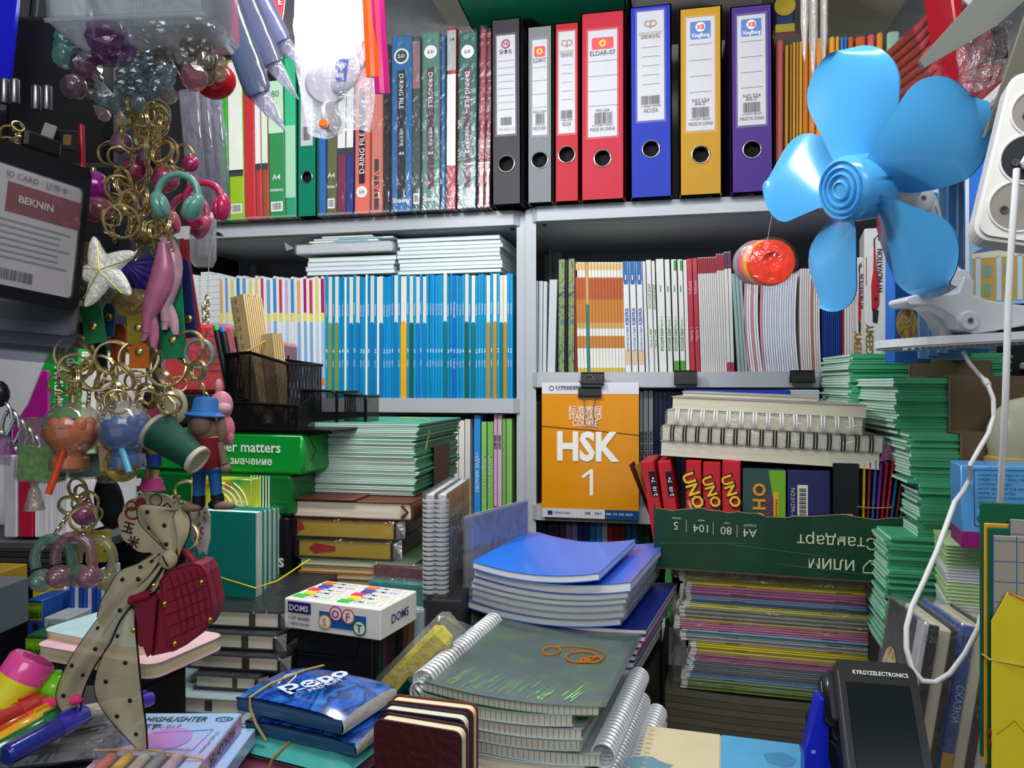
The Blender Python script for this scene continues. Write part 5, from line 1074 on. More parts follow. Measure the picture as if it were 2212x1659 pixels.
def tray(lab,ax,ay,bx,by,d,dep,h,col,op=.16):
    M,w_ = fr(ax,ay,bx,by,d,h); r = root('pen_pack',lab,'pen pack',M,'clear pen packs'); m = MB(); m.rbox(.002,w_-.002,.002,dep-.002,0,h*.35,mat(col,.3,noise=.2,nscale=8),.002)
    for i in range(3): m.tube([(.006,dep*(.2+.28*i),h*.55),(w_-.008,dep*(.2+.28*i),h*.55)],h*.24,mat(('23242c','2a2a3a','3a2a50')[i],.25,coat=.6),8)
    part('pens',m,r); m = MB(); m.rbox(0,w_,0,dep,-.0002,h,film(op=op,gl=.5),.004); part('shell',m,r,'clear plastic shell'); return M
T1 = tray('clear pack of dark pens under the marker pens',-120,1640,250,1600,.50,.055,.014,'33353e')
T3 = T1 @ mx((.012,-.012,-.0155),rz=R(5)); m = MB()
m.rbox(0,.12,0,.06,0,.014,mat('1f2026',.25,coat=.6),.003); single('pen_pack',m,'black pen pack lying lowest at the left corner','pen pack',T3)
under('carton under the pen packs',T3,.004,.115,.004,.055,T3.translation.z)
# sharpener, green and yellow knobs
a = PD(42,1470,.53); T = Matrix.Translation(a) @ Matrix.Rotation(A,4,'Z') @ Vector((.42,.34,.80)).to_track_quat('Z','Y').to_matrix().to_4x4() @ Matrix.Rotation(R(100),4,'Z')
r = root('pencil_sharpener','pink and yellow barrel sharpener at the left edge','sharpener',T); m = MB(); Yl = mat('e8e02c',.2,coat=.6); m.lathe([(.0135,-.018),(.0155,-.0165),(.0158,.002)],Yl,30); m.box(-.004,.004,-.0165,-.0145,-.016,-.004,mat('4a4a4e',.3,.6)); part('barrel',m,r)
m = MB(); m.lathe([(.0158,.002),(.0158,.014),(.014,.0165),(.0,.0168)],mat('f050a0',.2,coat=.6),30,caps=False); m.box(-.008,.008,-.002,.002,.0165,.018,mat('e8489a',.2)); part('lid',m,r,'bright pink lid')
for lab,px,py,rr,c in (('lime green round sharpener beside the pink and yellow one',118,1486,.0105,'7ae01c'),('yellow round sharpener between the pink and lime ones',86,1503,.0105,'f0e61c'),('turquoise round sharpener cut by the left edge',-8,1508,.0105,'3cc8b4')):
    m = MB(); m.sphere((0,0,0),rr,mat(c,.2,coat=.5),20); m.lathe([(rr*.45,rr*.88),(rr*.45,rr*1.08),(rr*.2,rr*1.1)],mat(c,.25),14); single('pencil_sharpener',m,lab,'sharpener',Matrix.Translation(PD(px,py,.54)),'small round sharpeners')
m = MB(); m.lathe([(.0025,0),(.0035,.004),(.0035,.05),(.002,.055)],mat('f04a80',.3),12); single('lipstick_eraser',m,'pink stick eraser lying under the sharpeners','eraser',Matrix.Translation(PD(30,1525,.53)) @ Matrix.Rotation(R(80),4,'Y'))
a = PD(20,1520,.55); m = MB(); m.rbox(-.05,.055,.0,.05,COUNTER,H-(1527-829.5)/F*.55-.003,mat('3a3a40',.5),.003); single('carton',m,'carton carrying the sharpeners at the left','carton',mx((a.x,a.y,0),rz=A))
# three small notebooks standing in front
for i,(lab,ax,ay,bx,by,d,cov) in enumerate((('small dark red notebook standing foremost of the three',809,1552,996,1583,.56,'4a1a1e'),('small navy notebook standing between two reddish ones',818,1531,1004,1556,.578,'1c2444'),('small brown notebook standing hindmost of the three',834,1512,1022,1534,.597,'6a3424'))):
    h = .105; M,w_ = fr(ax,ay,bx,by,d,h); r = root('small_notebook',lab,'notebook',M,'small notebooks standing in front'); th = .0135; c = mat(cov,.45,bump=.5,bscale=160); m = MB(); o = [(x+w_/2,y+h/2) for x,y in rrect(w_,h,.006,5)]; RX = axes((0,0,0),XP,ZP)
    m.prism(o,0,-.0018,c,RX); m.prism(o,-th,-th+.0018,c,RX); m.rbox(-.0012,.001,0,th,.004,h-.004,c,.001); part('cover',m,r)
    m = MB(); m.prism([(x*.97+.001,y*.985) for x,y in o],-.0019,-th+.0019,pages('e9e0bd',1,1200,.12),RX); part('page_block',m,r)
    if i == 0: m = MB(); [m.tube([(w_*.5+k*.004*cos(R(t)),-.0003,h*.30+k*.004*sin(R(t))) for t in range(20,161,14)],.0003,c,4) for k in range(2,8)]; part('cover_embossing',m,r)
zb = M.translation.z; m = MB(); m.rbox(-.002,.07,-.03,.02,COUNTER-zb,-.012,mat('2a2422',.6),.002); single('carton',m,'dark carton under the three small notebooks','carton',M)
# ================================================================ left side shelf and its goods
a = PD(-60,1166,1.02); ZS = a.z; m = MB(); SG = mat('4c4e52',.5,noise=.1,nscale=10); SSM = mx((a.x,a.y,0),rz=R(8))
m.box(-.08,.175,-.012,.22,ZS-.012,ZS-.0005,SG)
r = root('side_shelf','dark grey side shelf at the left carrying red and white books','shelf',SSM); part('board',m,r)
for y in (.0,.20): m = MB(); m.box(-.085,-.07,y-.008,y+.008,0,ZS+.30,SG); part('upright',m,r)
m = MB(); m.box(-.08,.175,-.01,.22,COUNTER+.02,COUNTER+.03,SG); part('board',m,r)
def cbox(name,lab,ax,ay,bx,by,d,hp,dep,col,cat,extra=None,group=None,rz=None):
    h = hpx(hp,d); 
    if rz is None: M,w_ = fr(ax,ay,bx,by,d,h)
    else: a = PD(ax,ay,d); w_ = hpx(bx-ax,d); M = mx((a.x,a.y,a.z-h),rz=rz)
    r = root(name,lab,cat,M,group); m = MB(); m.rbox(0,w_,0,dep,0,h,col if not isinstance(col,str) else mat(col,.45,noise=.06),.0012)
    if extra: extra(m,w_,h)
    part('body',m,r); return M
for i,(a_,b_,c,pc_) in enumerate(((8,37,'c4c0c6',None),(40,72,'b81438','r'),(74,150,'dcd8da','w'))):
    d = 1.02; cbox('notebook_bundle' if i == 2 else 'hardback_book',('pale grey book at the left edge of the side shelf','crimson hardback book beside the white page stack','thick white page stack standing right of the crimson book')[i],a_,985,b_,985,d,176,.20,pages('e4e2e4',0,500,.3) if i == 2 else mat(c,.5,noise=.1),'book',None,None,R(8))
cbox('paper_ream','green paper ream on end with white lettering, far left',92,752,168,752,1.12,152,.2,GRN,'paper ream',lambda m,w_,h: (m.text('Стандарт',(w_*.78,-.0012,h*.62),ZP,-XP,.015,WHITE,.5,h*.6),m.text('ИЛИМ',(w_*.48,-.0012,h*.5),ZP,-XP,.012,WHITE,1),m.rbox(w_*.44,w_*.56,-.001,0,h*.17,h*.25,WHITE,.0004)),None,R(12))
cbox('paper_stack','white paper stack standing behind the gold keyrings',170,760,205,760,1.13,160,.18,pages('e6e4e4',0,600,.25),'paper',None,None,R(12))
m = MB(); a = PD(92,908,1.12); m.rbox(-.12,.085,0,.18,ZS,a.z-.0006,mat('c9cacc',.5),.002); single('carton',m,'white carton under the upright green ream','carton',mx((a.x,a.y,0),rz=R(12)))
cbox('folder','magenta plastic folder hanging behind white sheet at left',-40,800,104,800,.86,182,.004,'c01a9c','folder',None,None,A)
m = MB(); a = PD(0,690,.78); m.add([(-.06,0,.05),(.064,0,.045),(.058,0,.02),(.028,0,-.055),(.008,.0,-.085),(-.04,.002,-.055),(-.06,.002,-.04)],[tuple(range(7))],mat('dcdadc',.4,noise=.05,nscale=10)); m.add([(x,y+.0012,z) for x,y,z in [(-.06,0,.05),(.064,0,.045),(.058,0,.02),(.028,0,-.055),(.008,.0,-.085),(-.04,.002,-.055),(-.06,.002,-.04)]],[tuple(range(7))],mat('dcdadc',.4)); m.prism([(-.06,.05),(.064,.045),(.058,.02),(.028,-.055),(.008,-.085),(-.04,-.055),(-.06,-.04)],0,.0012,mat('e0dedf',.35,noise=.05,nscale=10),axes((0,0,0),XP,ZP))
single('plastic_bag',m,'white plastic bag hanging at the left edge','bag',Matrix.Translation(PD(0,760,.78)) @ Matrix.Rotation(A,4,'Z'))
# boxes on the lower side shelf
zl = ZS-.275
for i in range(6): cbox('folder','dark folder lying under the side shelf, %s from the top' % nth(i+1),-60,1180+i*12,150-i*4,1180+i*12,1.0,11,.18,'2c2d30' if i % 2 else '3a3a3c','folder',None,'dark folders lying under the side shelf',R(8))
cbox('box','ochre card box at the left edge under dark folders',-80,1240,-14,1258,.93,34,.06,'a8842c','box',None,None,R(5))
cbox('storage_box','grey translucent box at the left edge',-150,1278,-28,1282,.84,104,.07,mat('6f7a82',.3,trans=.2,alpha=.8),'box',None,None,R(8))
def tp(m,w_,h): m.patch(0,w_,h*.52,h*.93,mat('6aa01e',.4),-.0008); m.text('TAPE DISPENSER',(w_*.5,-.0012,h*.80),XP,ZP,.0042,mat('d8e83c'),0,w_*.9); m.text('T20038-S',(w_*.5,-.0012,h*.60),XP,ZP,.0085,INK,1,w_*.95); m.patch(0,w_,h*.46,h*.52,mat('c88a4a',.4),-.0008); m.lathe([(.004,0),(.004,.0005)],INK,16,axes((w_*.6,-.001,h*.3),XP,ZP))
cbox('tape_box','green and blue tape dispenser box, upper of two',58,1295,95,1293,.95,82,.08,'1f4a94','box',tp,'tape dispenser boxes',R(5))
cbox('tape_box','green tape dispenser box by the pastel notebooks, lower of two',56,1372,128,1376,.90,90,.08,'24502c','box',tp,'tape dispenser boxes',R(5))
def shp(m,w_,h): m.patch(0,w_,h*.55,h,mat('e8c020',.4),-.0008); m.rbox(w_*.62,w_*.85,-.0016,0,h*.42,h*.85,mat('c87a90',.4),.003); m.rbox(w_*.40,w_*.75,-.0018,0,h*.12,h*.40,mat('5aa0d0',.4),.003); m.lathe([(.006,0),(.006,.0012)],mat('6ab0e0',.4),18,axes((w_*.82,-.002,h*.22),XP,ZP)); m.flat(circ(w_*.13),mat('e8dcb0'),axes((w_*.33,-.0012,h*.72),XP,ZP))
cbox('sharpener_box','white and yellow sharpener box with pink and blue pictures',72,1264,146,1266,1.0,84,.07,'e4e0dc','box',shp,None,R(5))
cbox('box','light grey box with handwritten mark before the blue pens',94,1334,150,1326,.94,30,.06,'a4a6aa','box',lambda m,w_,h: m.text('Leo',(w_*.45,-.001,h*.55),XP,ZP,.006,INK,0),None,R(5))
for i in range(11): cbox('pen','blue pen standing in clear pack beside the sharpener box, %s from left' % nth(i+1),150+i*9.5,1252-(i % 3)*4-i*3,158.5+i*9.5,1252,.98,100,.008,('2a4fa8','b8c0d0','1f3f98')[i % 3],'pen',None,'blue pens standing in clear packs',R(5))
m = MB(); a = PD(-60,1420,.85); m.rbox(0,.20,.0,.20,COUNTER,H-.345,mat('37363a',.6),.003); single('carton',m,'carton under the boxes at the far left','carton',mx((a.x,a.y,0),rz=R(5)))
# ================================================================ right part of the counter
# coloured exercise books under the green carton
dS = 1.01; a0 = PD(1462,1222,dS); zz = a0.z
lst = []
def L(n,col,hp,x0,x1,nm): lst.extend([(col,hp,x0,x1,nm)]*n)
L(5,'8a8272',3.6,1464,1876,'grey brown'); L(4,'a8a04a',3.6,1466,1872,'olive yellow'); L(1,'e6d84a',6,1482,1902,'bright yellow'); L(1,'d884a0',6,1480,1902,'pink'); L(2,'c98ab0',6,1478,1900,'lilac pink'); L(1,'b85a88',5,1480,1896,'deep pink'); L(2,'8fb4d0',4.5,1480,1890,'light blue'); L(2,'6a7a84',4,1478,1872,'slate')
L(2,'d0c838',4,1474,1870,'yellow'); L(6,'8f8e7e',4.2,1468,1868,'grey'); L(1,'d8b048',4,1458,1878,'amber'); L(4,'b8708c',4.6,1456,1876,'dusty pink'); L(2,'7fb4d8',4.6,1470,1874,'sky blue'); L(4,'9a9c98',4,1470,1884,'pale grey'); L(6,'c2b22c',4.2,1490,1896,'mustard yellow'); L(4,'a85a84',4.2,1488,1880,'mauve'); L(5,'5a6468',4.4,1484,1860,'slate grey'); L(3,'5c86ac',5.2,1476,1840,'steel blue'); L(6,'6d8a4a',4,1470,1840,'leaf green')
seen = {}
RZS = R(-3)
EDGE2 = pages('d4d2ca',2,1400,.2)
for i,(col,hp,x0,x1,nm) in enumerate(lst):
    th = hpx(hp,dS)*.97; zz -= th+.0001; wv = (x1-x0)*.975/F*1.055; xo = (x0-1462)*dS/F; seen[nm] = seen.get(nm,0)+1
    m = MB(); c = mat(col,.45,noise=.08,nscale=25); u_ = .008
    m.rbox(u_,wv-u_,0,.18,0,th*.95,c,th*.3); m.box(.0,wv,.0012,.18,th*.12,th*.83,EDGE2); m.box(0,wv,.001,.179,th*.3,th*.55,mat('efeeea',.6))
    m.rbox(.0,u_,.0004,.18,0,th*.9,mat('dddcd8',.5),th*.25); m.rbox(wv-u_,wv,.0004,.18,0,th*.9,mat('d8d7d2',.5),th*.25)
    if i % 3 == 0: m.box(wv*.22,wv*.29,-.0005,0,th*.35,th*.55,mat('55544c',.4,.6)); m.box(wv*.70,wv*.77,-.0005,0,th*.35,th*.55,mat('55544c',.4,.6))
    tot = sum(1 for q in lst if q[4] == nm)
    lab = ('%s exercise book in the coloured stack under the green carton' % nm) if tot == 1 else '%s exercise book in the coloured stack, %s of its colour downwards' % (nm,nth(seen[nm]))
    single('exercise_book',m,lab,'exercise book',mx((a0.x,a0.y,zz),rz=RZS) @ mx((xo+rg.uniform(-.0015,.0015),rg.uniform(0,.003),0)),'coloured exercise books under the green carton')
for z0,z1,nm in ((1222,1246,'top'),(1296,1345,'middle'),(1392,1470,'lower')):
    za = H-(z1-829.5)/F*dS; zb = H-(z0-829.5)/F*dS; m = MB(); hh = zb-za
    m.grid(lambda u,v: (-.004+.285*u,-.0035-.0015*sin(v*9+u*21),hh*v),16,3,film(op=.05,gl=.4)); m.grid(lambda u,v: (-.006-.003*sin(v*12),-.0035+.1*u,hh*v),2,6,film(op=.16,gl=.6))
    single('film_wrap',m,'clear film round the %s bundle of coloured exercise books' % nm,'film',mx((a0.x,a0.y,za),rz=RZS))
for i in range(7):
    hp = 14.5; th = hpx(hp,dS)*.97; zz -= th+.0004; m = MB(); c = mat('59554a' if i % 2 else '625d50',.55,noise=.06); wv = .262
    m.loft([[( wv*u,0,z+(-.004*sin(pi*u))) for u,z in [(q/8,0) for q in range(9)]+[(q/8,th*.95) for q in range(8,-1,-1)]],[(wv*u,.18,z+(-.004*sin(pi*u))) for u,z in [(q/8,0) for q in range(9)]+[(q/8,th*.95) for q in range(8,-1,-1)]]],c,smooth=False)
    single('ledger_book',m,'thick grey brown ledger at the stack base, %s from the top' % nth(i+1),'ledger',mx((a0.x,a0.y,zz),rz=RZS) @ mx((-.020-.0035*min(i,3),.002,0)),'grey brown ledgers under the coloured stack')
a = PD(1440,1480,1.0); m = MB(); m.box(-.006,-.003,0,.15,0,.16,mat('121214',.5)); m.box(-.012,-.0085,.01,.15,0,.13,mat('121214',.5)); single('folder',m,'black folder standing left of the coloured stack','folder',mx((a.x,a.y,COUNTER),rz=RZS))
a = PD(1436,1290,1.07); cbox('book','green book with number three behind the coloured stack',1436,1262,1452,1262,1.1,90,.12,'3f9a4c','book',lambda m,w_,h: m.text('3',(w_*.5,-.001,h*.3),XP,ZP,.008,WHITE),None,R(0))
a = PD(1436,1352,1.1); m = MB(); m.rbox(-.004,.03,0,.12,COUNTER,a.z-.001,mat('d8d6d2',.5),.002); single('carton',m,'white carton behind the coloured stack at its left','carton',mx((a.x,a.y,0),rz=R(0)))
# ---------------------------------------------------------------- green carton with card games
GBX = mat('0d3a24',.45,coat=.25,noise=.18,nscale=14); KR = mat('8a7452',.8)
zc0 = a0.z+.0008; dB = .995; aB = PD(1416,1205,dB); BM = mx((aB.x,aB.y-.004,zc0),rz=R(-4)); BW = .298; BD = .205; BH = hpx(130,dB)
r = root('open_carton','dark green open paper carton with upside-down lettering, full of card games','carton',BM); m = MB()
n = 26; top = [(BW*i/n,BH-.0035*sin(i*.9)*(i % 3)*.4-(.006*math.exp(-((i-13)/2.2)**2))) for i in range(n+1)]
m.prism([(0,0),(BW,0)]+top[::-1],0,.002,GBX,axes((0,.002,0),XP,ZP)); part('front_panel',m,r); m = MB(); m.prism([(0,0),(BW,0),(BW,BH*.9),(0,BH*.95)],0,.002,GBX,axes((0,BD,0),XP,ZP)); part('back_panel',m,r); m = MB()
m.prism([(0,0),(BD,0),(BD,BH),(BD*.5,BH+.006),(0,BH+.004)],0,.002,mat('17452c',.5,noise=.3,nscale=30),axes((-.002,.001,0),YP,ZP)); m.prism([(0,0),(BD,0),(BD,BH),(BD*.5,BH-.006),(0,BH-.004)],0,.002,GBX,axes((BW,.001,0),YP,ZP)); m.box(0,BW,0,BD,0,.002,KR)
m.tube([(x,.001,z) for x,z in top],.0009,KR,5); m.add([(BW,.0,BH-.004),(BW+.012,-.006,BH-.002),(BW+.010,-.006,.03),(BW,0,.02)],[(0,1,2,3)],GBX); part('side_panel',m,r)
m = MB(); LT = mat('c9cdb0',.5); U = lambda t,x,z,s,b=0,fit=None: m.text(t,(x,-.0006,z),-XP,-ZP,s,LT,b,fit)
U('Стандарт',BW*.735,BH*.60,BH*.185,0,BW*.39); U('A4',BW*.395,BH*.665,.0105); U('80',BW*.298,BH*.685,.0105); U('104',BW*.192,BH*.70,.0105); U('5',BW*.088,BH*.725,.0105)
U('210x297',BW*.395,BH*.79,.0032); U('г/м²',BW*.30,BH*.81,.003); U('мкм',BW*.195,BH*.83,.003); U('пачек',BW*.09,BH*.85,.003); U('ИЛИМ',BW*.715,BH*.255,.0125,1)
for f,z in ((.132,.73),(.245,.71),(.343,.69)): m.box(BW*f-.0003,BW*f+.0003,-.0008,0,BH*(z-.10),BH*(z+.10),LT)
o = [(BW*.91,BH*.36),(BW*.845,BH*.36),(BW*.82,BH*.12),(BW*.89,BH*.12)]; m.tube([(x,-.0006,z) for x,z in [(BW*.905,BH*.33),(BW*.885,BH*.15),(BW*.835,BH*.15),(BW*.838,BH*.24),(BW*.86,BH*.34)]],.0009,LT,5,True); m.tube([(BW*.905,-.0006,BH*.33),(BW*.868,-.0006,BH*.285),(BW*.86,-.0006,BH*.34)],.0009,LT,5)
for f in ((.02,.43,.38,.50),(.3,.47,.7,.36),(.5,.2,.95,.1)): m.box(0,0,0,0,0,0,LT) if False else m.tube([(BW*f[0],-.0004,BH*f[1]),(BW*f[2],-.0004,BH*f[3])],.0003,mat('5a7a5a',.3),4)
part('printing',m,r,'upside-down pale lettering')
def inbox(lab,px0,px1,pyt,y0,dep,col,cat,extra=None,name='card_box',tilt=0,group=None):
    x0 = (px0-1416)*(dB)/F*1.01; x1 = (px1-1416)*dB/F*1.01-.0006; zt = BH+hpx(1092-pyt+ (px0-1416)*.05,dB)*.97-.0022
    T = BM @ mx(((x0+x1)/2,y0,.0022),ry=tilt); w_ = x1-x0; r = root(name,lab,cat,T,group); m = MB(); m.rbox(-w_/2,w_/2,0,dep,0,zt,col if not isinstance(col,str) else mat(col,.35,coat=.3),.0012)
    if extra: extra(m,w_,zt)
    part('box_shell',m,r); return T
RC = mat('b81420',.35,coat=.3)
def un1(m,w_,h): m.rbox(-w_*.02,w_*.46,-.0008,0,h*.66,h*.90,mat('121212',.4),.0003); m.text('7+',(w_*.25,-.0012,h*.82),ZP,-XP,.005,WHITE,1); m.text('2-10',(w_*.25,-.0012,h*.71),ZP,-XP,.005,WHITE,1)
def un2(s): 
    def f(m,w_,h):
        X2 = (XP*.34-ZP*.94).normalized(); Y2 = Vector((.94,0,.34)); m.text('UNO',(.0008,-.0006,h*.72),X2,Y2,s*w_*.62,mat('100c0c',.4),6,h*.36); m.text('UNO',(0,-.0012,h*.725),X2,Y2,s*w_*.58,mat('e8b42a',.4),2.5,h*.34)
        if s > 1: m.text('CARD GAME',(-w_*.12,-.0012,h*.55),X2,Y2,.003,WHITE,.5,h*.2)
    return f
for i,(p0,p1,t,ex) in enumerate(((1419,1448,986,un1),(1449,1478,987,un1),(1479,1512,988,un2(1.3)),(1514,1551,992,un2(1.0)),(1553,1591,990,un2(1.0)))):
    inbox('red card game box in the green carton, %s from the left' % nth(i+1),p0,p1,t,.004,.09,RC,'card game box',ex,'card_game_box',R(-9+i*1.5) if i < 2 else 0,'red card game boxes in the green carton')
def oho(m,w_,h):
    m.patch(-w_/2,w_/2,h*.42,h,mat('2e4a42',.35),-.0005); m.add([(w_/2,-.0008,h*.99),(w_*.1,-.0008,h*.99),(w_*.3,-.0008,h*.5),(w_/2,-.0008,h*.5)],[(0,1,2,3)],mat('6aa02a',.35))
    for k,(t,z) in enumerate((('O',.80),('H',.66),('O',.52))): m.text(t,(-w_*.12,-.0012,h*z),-ZP if False else ZP,-XP,.015,mat('d88a20',.4),2.5)
    m.text('ВИДАЙ',(w_*.10,-.0012,h*.62),ZP,-XP,.007,mat('8a2a6a',.4),1.5,h*.34); m.box(w_*.22,w_*.34,-.0014,0,h*.44,h*.78,mat('d89a20',.4)); m.text('Великолепная',(w_*.28,-.0018,h*.61),ZP,-XP,.003,INK,0,h*.3)
inbox('green and blue card game box with orange letters beside the red ones',1594,1679,1008,.006,.08,'1f3a54','card game box',oho,'card_game_box')
inbox('dark blue card box with a white barcode in the carton',1681,1765,1013,.007,.08,'1c2150','card game box',lambda m,w_,h: (m.patch(-w_*.26,-w_*.02,h*.52,h*.86,mat('d4d2c4',.5),-.0006),m.text('NO.0129R-18',(-w_*.36,-.0008,h*.68),-ZP,XP,.005,mat('b8bcd0'),0,h*.36),[m.box(-w_*.22,-w_*.06,-.0012,0,h*(.54+.02*k),h*(.546+.02*k+.004*(k % 2)),INK) for k in range(15)]),'card_game_box')
inbox('black card box with pale square mark in the carton',1768,1818,1000,.006,.08,'121414','card game box',lambda m,w_,h: m.patch(-w_*.2,w_*.25,h*.42,h*.56,mat('b8b0a0',.5),-.0006),'card_game_box')
for i,c in enumerate(('c8b020','8a1c24','2458a0','6a2a8a','9a2030','a82430','1c6a9a','7a1c2a','2a7ab0')): inbox('glossy sticker pack standing at the carton right end, %s from the left' % nth(i+1),1821+i*6.3,1826.5+i*6.3,1004-(i % 3)*5,.008,.06,mat(c,.2,coat=.6,noise=.4,nscale=90),'sticker pack',None,'sticker_pack',R(1+i),'sticker packs in the green carton')
for i,c in enumerate(('6a2430','c8a83c','b8a090')): inbox('thin card leaning at the carton left end, %s of three' % nth(i+1),1419+i*2.2,1420.8+i*2.2,1000+i*6,.10,.06,mat(c,.4),'card',None,'picture_card',R(-22+i*3),'thin cards at the carton left end')
m = MB(); tag_band(m,[(1821-1416,-.0005,0)] and [(.243,.004,BH+.012),(.262,.0055,BH+.011),(.281,.004,BH+.013),(.283,.03,BH+.014)],.0007,'a88a3c'); single('rubber_band',m,'rubber band round the sticker packs in the carton','rubber band',BM)
m = MB(); m.grid(lambda u,v: (.262+.026*u+.012*v*(1-u)*0+.02*v*v*u,.02+.02*u,BH+.012+.075*v+.01*sin(u*7)*v),8,8,film('e088c0',op=.25,gl=.5)); m.grid(lambda u,v: (.270+.034*u+.01*v,.024,BH+.066+.022*v+.006*u),4,3,mat('d070b4',.25,coat=.5,noise=.35,nscale=90)); single('sticker_bag',m,'pink patterned plastic bag sticking up from the carton','bag',BM)
# ---------------------------------------------------------------- sketch pads lying on the card boxes
SZ = BH+.0675; SM = BM @ mx((.007,.012,SZ),ry=R(2.2),rz=R(-1))
PADE = pages('cfc8b0',2,1000,.14)
def pad(lab,x0,x1,z0,th,dep,wires=None,y0=0):
    r = root('sketch_pad',lab,'sketch pad',SM @ mx((x0,y0,z0)),'sketch pads on the green carton'); wv = x1-x0; m = MB(); c = mat('b8b4a6',.5)
    m.rbox(0,wv,0,dep,0,.0012,c,.0004); m.rbox(0,wv,0,dep,th-.0012,th,c,.0004); part('cover',m,r); m = MB(); m.box(.001,wv-.001,.001,dep-.001,.0013,th-.0013,PADE); part('page_block',m,r)
    if wires:
        m = MB(); n,col = wires; wire(m,wv-.012,th*.54,n,.0010,col,True,axes((.006,.003,th*.5),XP,YP,ZP),.0034); part('wire_binding',m,r)
    m = MB(); m.rbox(-.002,wv+.002,-.0035,dep,-.0001,th+.0002,film(op=.07,gl=.45),.003) if wires else m.rbox(-.001,wv+.001,-.001,dep,th-.0004,th+.0008,film(op=.12,gl=.5),.0005); part('wrap',m,r,'clear film wrap')
    return r
pad('cream sketch pad without wires, lowest on the green carton',-.002,.262,0,.020,.18)
pad('sketch pad with dark wires, second from the bottom',-.001,.265,.0206,.0195,.18,(16,mat('2c2c2e',.3,.6)),.001)
pad('sketch pad with white wires, third from the bottom',.004,.242,.0407,.0205,.17,(14,mat('e4e4e0',.35)),.004)
pad('cream sketch pad with clear cover lying on top',.010,.246,.0618,.0165,.17,None,.006)
pad('shorter sketch pad with back wires on the very top',.022,.19,.079,.006,.16,None,.02)
a = PD(1476,870,1.21); cbox('book','bright blue book standing behind the sketch pads',1476,842,1696,852,1.20,60,.02,'1c3aa8','book',None,None,R(0)); cbox('book','pale grey book standing behind the sketch pads at right',1698,842,1766,842,1.19,60,.02,'b8bcc8','book',None,None,R(0))
a = PD(1476,905,1.20); m = MB(); m.rbox(0,.22,.003,.045,COUNTER,a.z-.0016,mat('17181c',.7),.002); single('carton',m,'dark carton behind the green carton','carton',mx((a.x,a.y,0)))
# ================================================================ green exercise book stacks at the right
GE = pages('dcf4e6',2,1500,.2); GC2 = mat('4aa878',.5,noise=.12,nscale=18); GD = mat('2f7d50',.55,noise=.12,nscale=18)
nbr = thin_nb(.165,.205,.0036*.985,GC2,GE,'r')
def corner_stack(ax,ay,py1,d,rz,nm,grp,flip=False,thk=.0036,x=.0):
    """stack whose nearest vertical edge is the right front corner of each book (spine on the right face)"""
    a = PD(ax,ay,d); h = hpx(py1-ay,d); n = max(3,int(round(h/thk))); M = mx((a.x,a.y,a.z-h),rz=rz) @ mx((-.165,0,0))
    th = h/n; first = None
    for i in range(n):
        b = (i//9) % 2; T = M @ mx((rg.uniform(-.003,.003)-(.003 if b else 0),rg.uniform(-.003,.003),i*th),rz=rg.uniform(-.012,.012)) @ Matrix.Diagonal((1,1,th/.0036,1))
        o = bpy.data.objects.new('school_notebook',nbr); COL.link(o); o.matrix_world = T; tag(o,'green school notebook in the %s, %s from the top' % (nm,nth(n-i)),'notebook',grp)
    return M,h
M1,h1 = corner_stack(1836,764,1000,1.062,R(-87),'rear stack below the fan plate','green school notebooks in the rear stack')
M2_,h2 = corner_stack(1937,816,938,.90,R(-88),'upper front stack wrapped in kraft paper','green school notebooks in the upper wrapped stack')
M3_,h3 = corner_stack(1966,938,1044,.86,R(-90),'middle stack behind the pink bag','green school notebooks in the middle stack')
M4_,h4 = corner_stack(1986,1046,1160,.85,R(-91),'shaded stack beside the blue box','green school notebooks in the shaded stack')
M5_,h5 = corner_stack(1918,1160,1420,.85,R(-92),'lowest stack behind the white cable','green school notebooks in the lowest stack')
KRAFT = mat('6f5c44',.75,noise=.12,nscale=30,bump=.2,bscale=60)
def kraft(lab,M,h,y0,y1,z0=-.001):
    m = MB(); x = .166+.003; m.rbox(x,x+.0012,y0,y1,z0,h+.002,KRAFT,.0005); m.rbox(.02,x+.0012,y0,y1,h+.0008,h+.002,KRAFT,.0005); m.box(x+.0012,x+.0018,y0,y0+.0012,z0,h+.002,mat('8a745a',.7)); single('kraft_sleeve',m,lab,'sleeve',M)
kraft('kraft paper sleeve round the rear green stack',M1,h1-.012,.075,.18,h1-.075); kraft('kraft paper sleeve round the upper front green stack',M2_,h2,.055,.20); kraft('kraft paper sleeve round the middle green stack',M3_,h3,.05,.20)
under('dark carton under the rear green stack',M1,.0,.16,.0,.2,M1.translation.z-.001); under('dark carton under the lowest green stack',M5_,0,.16,0,.2,M5_.translation.z-.001)
# ================================================================ the clip fan
FB = mat('4fa6e0',.22,coat=.4,noise=.03,nscale=8); FBD = mat('2f8ccc',.25,coat=.3); FW = mat('d6d9dc',.3,coat=.3); FWD = mat('b4b8bc',.35)
dF = .72; hubc = PD(1836,408,dF); Fz = Matrix.Translation(hubc) @ Matrix.Rotation(A,4,'Z')
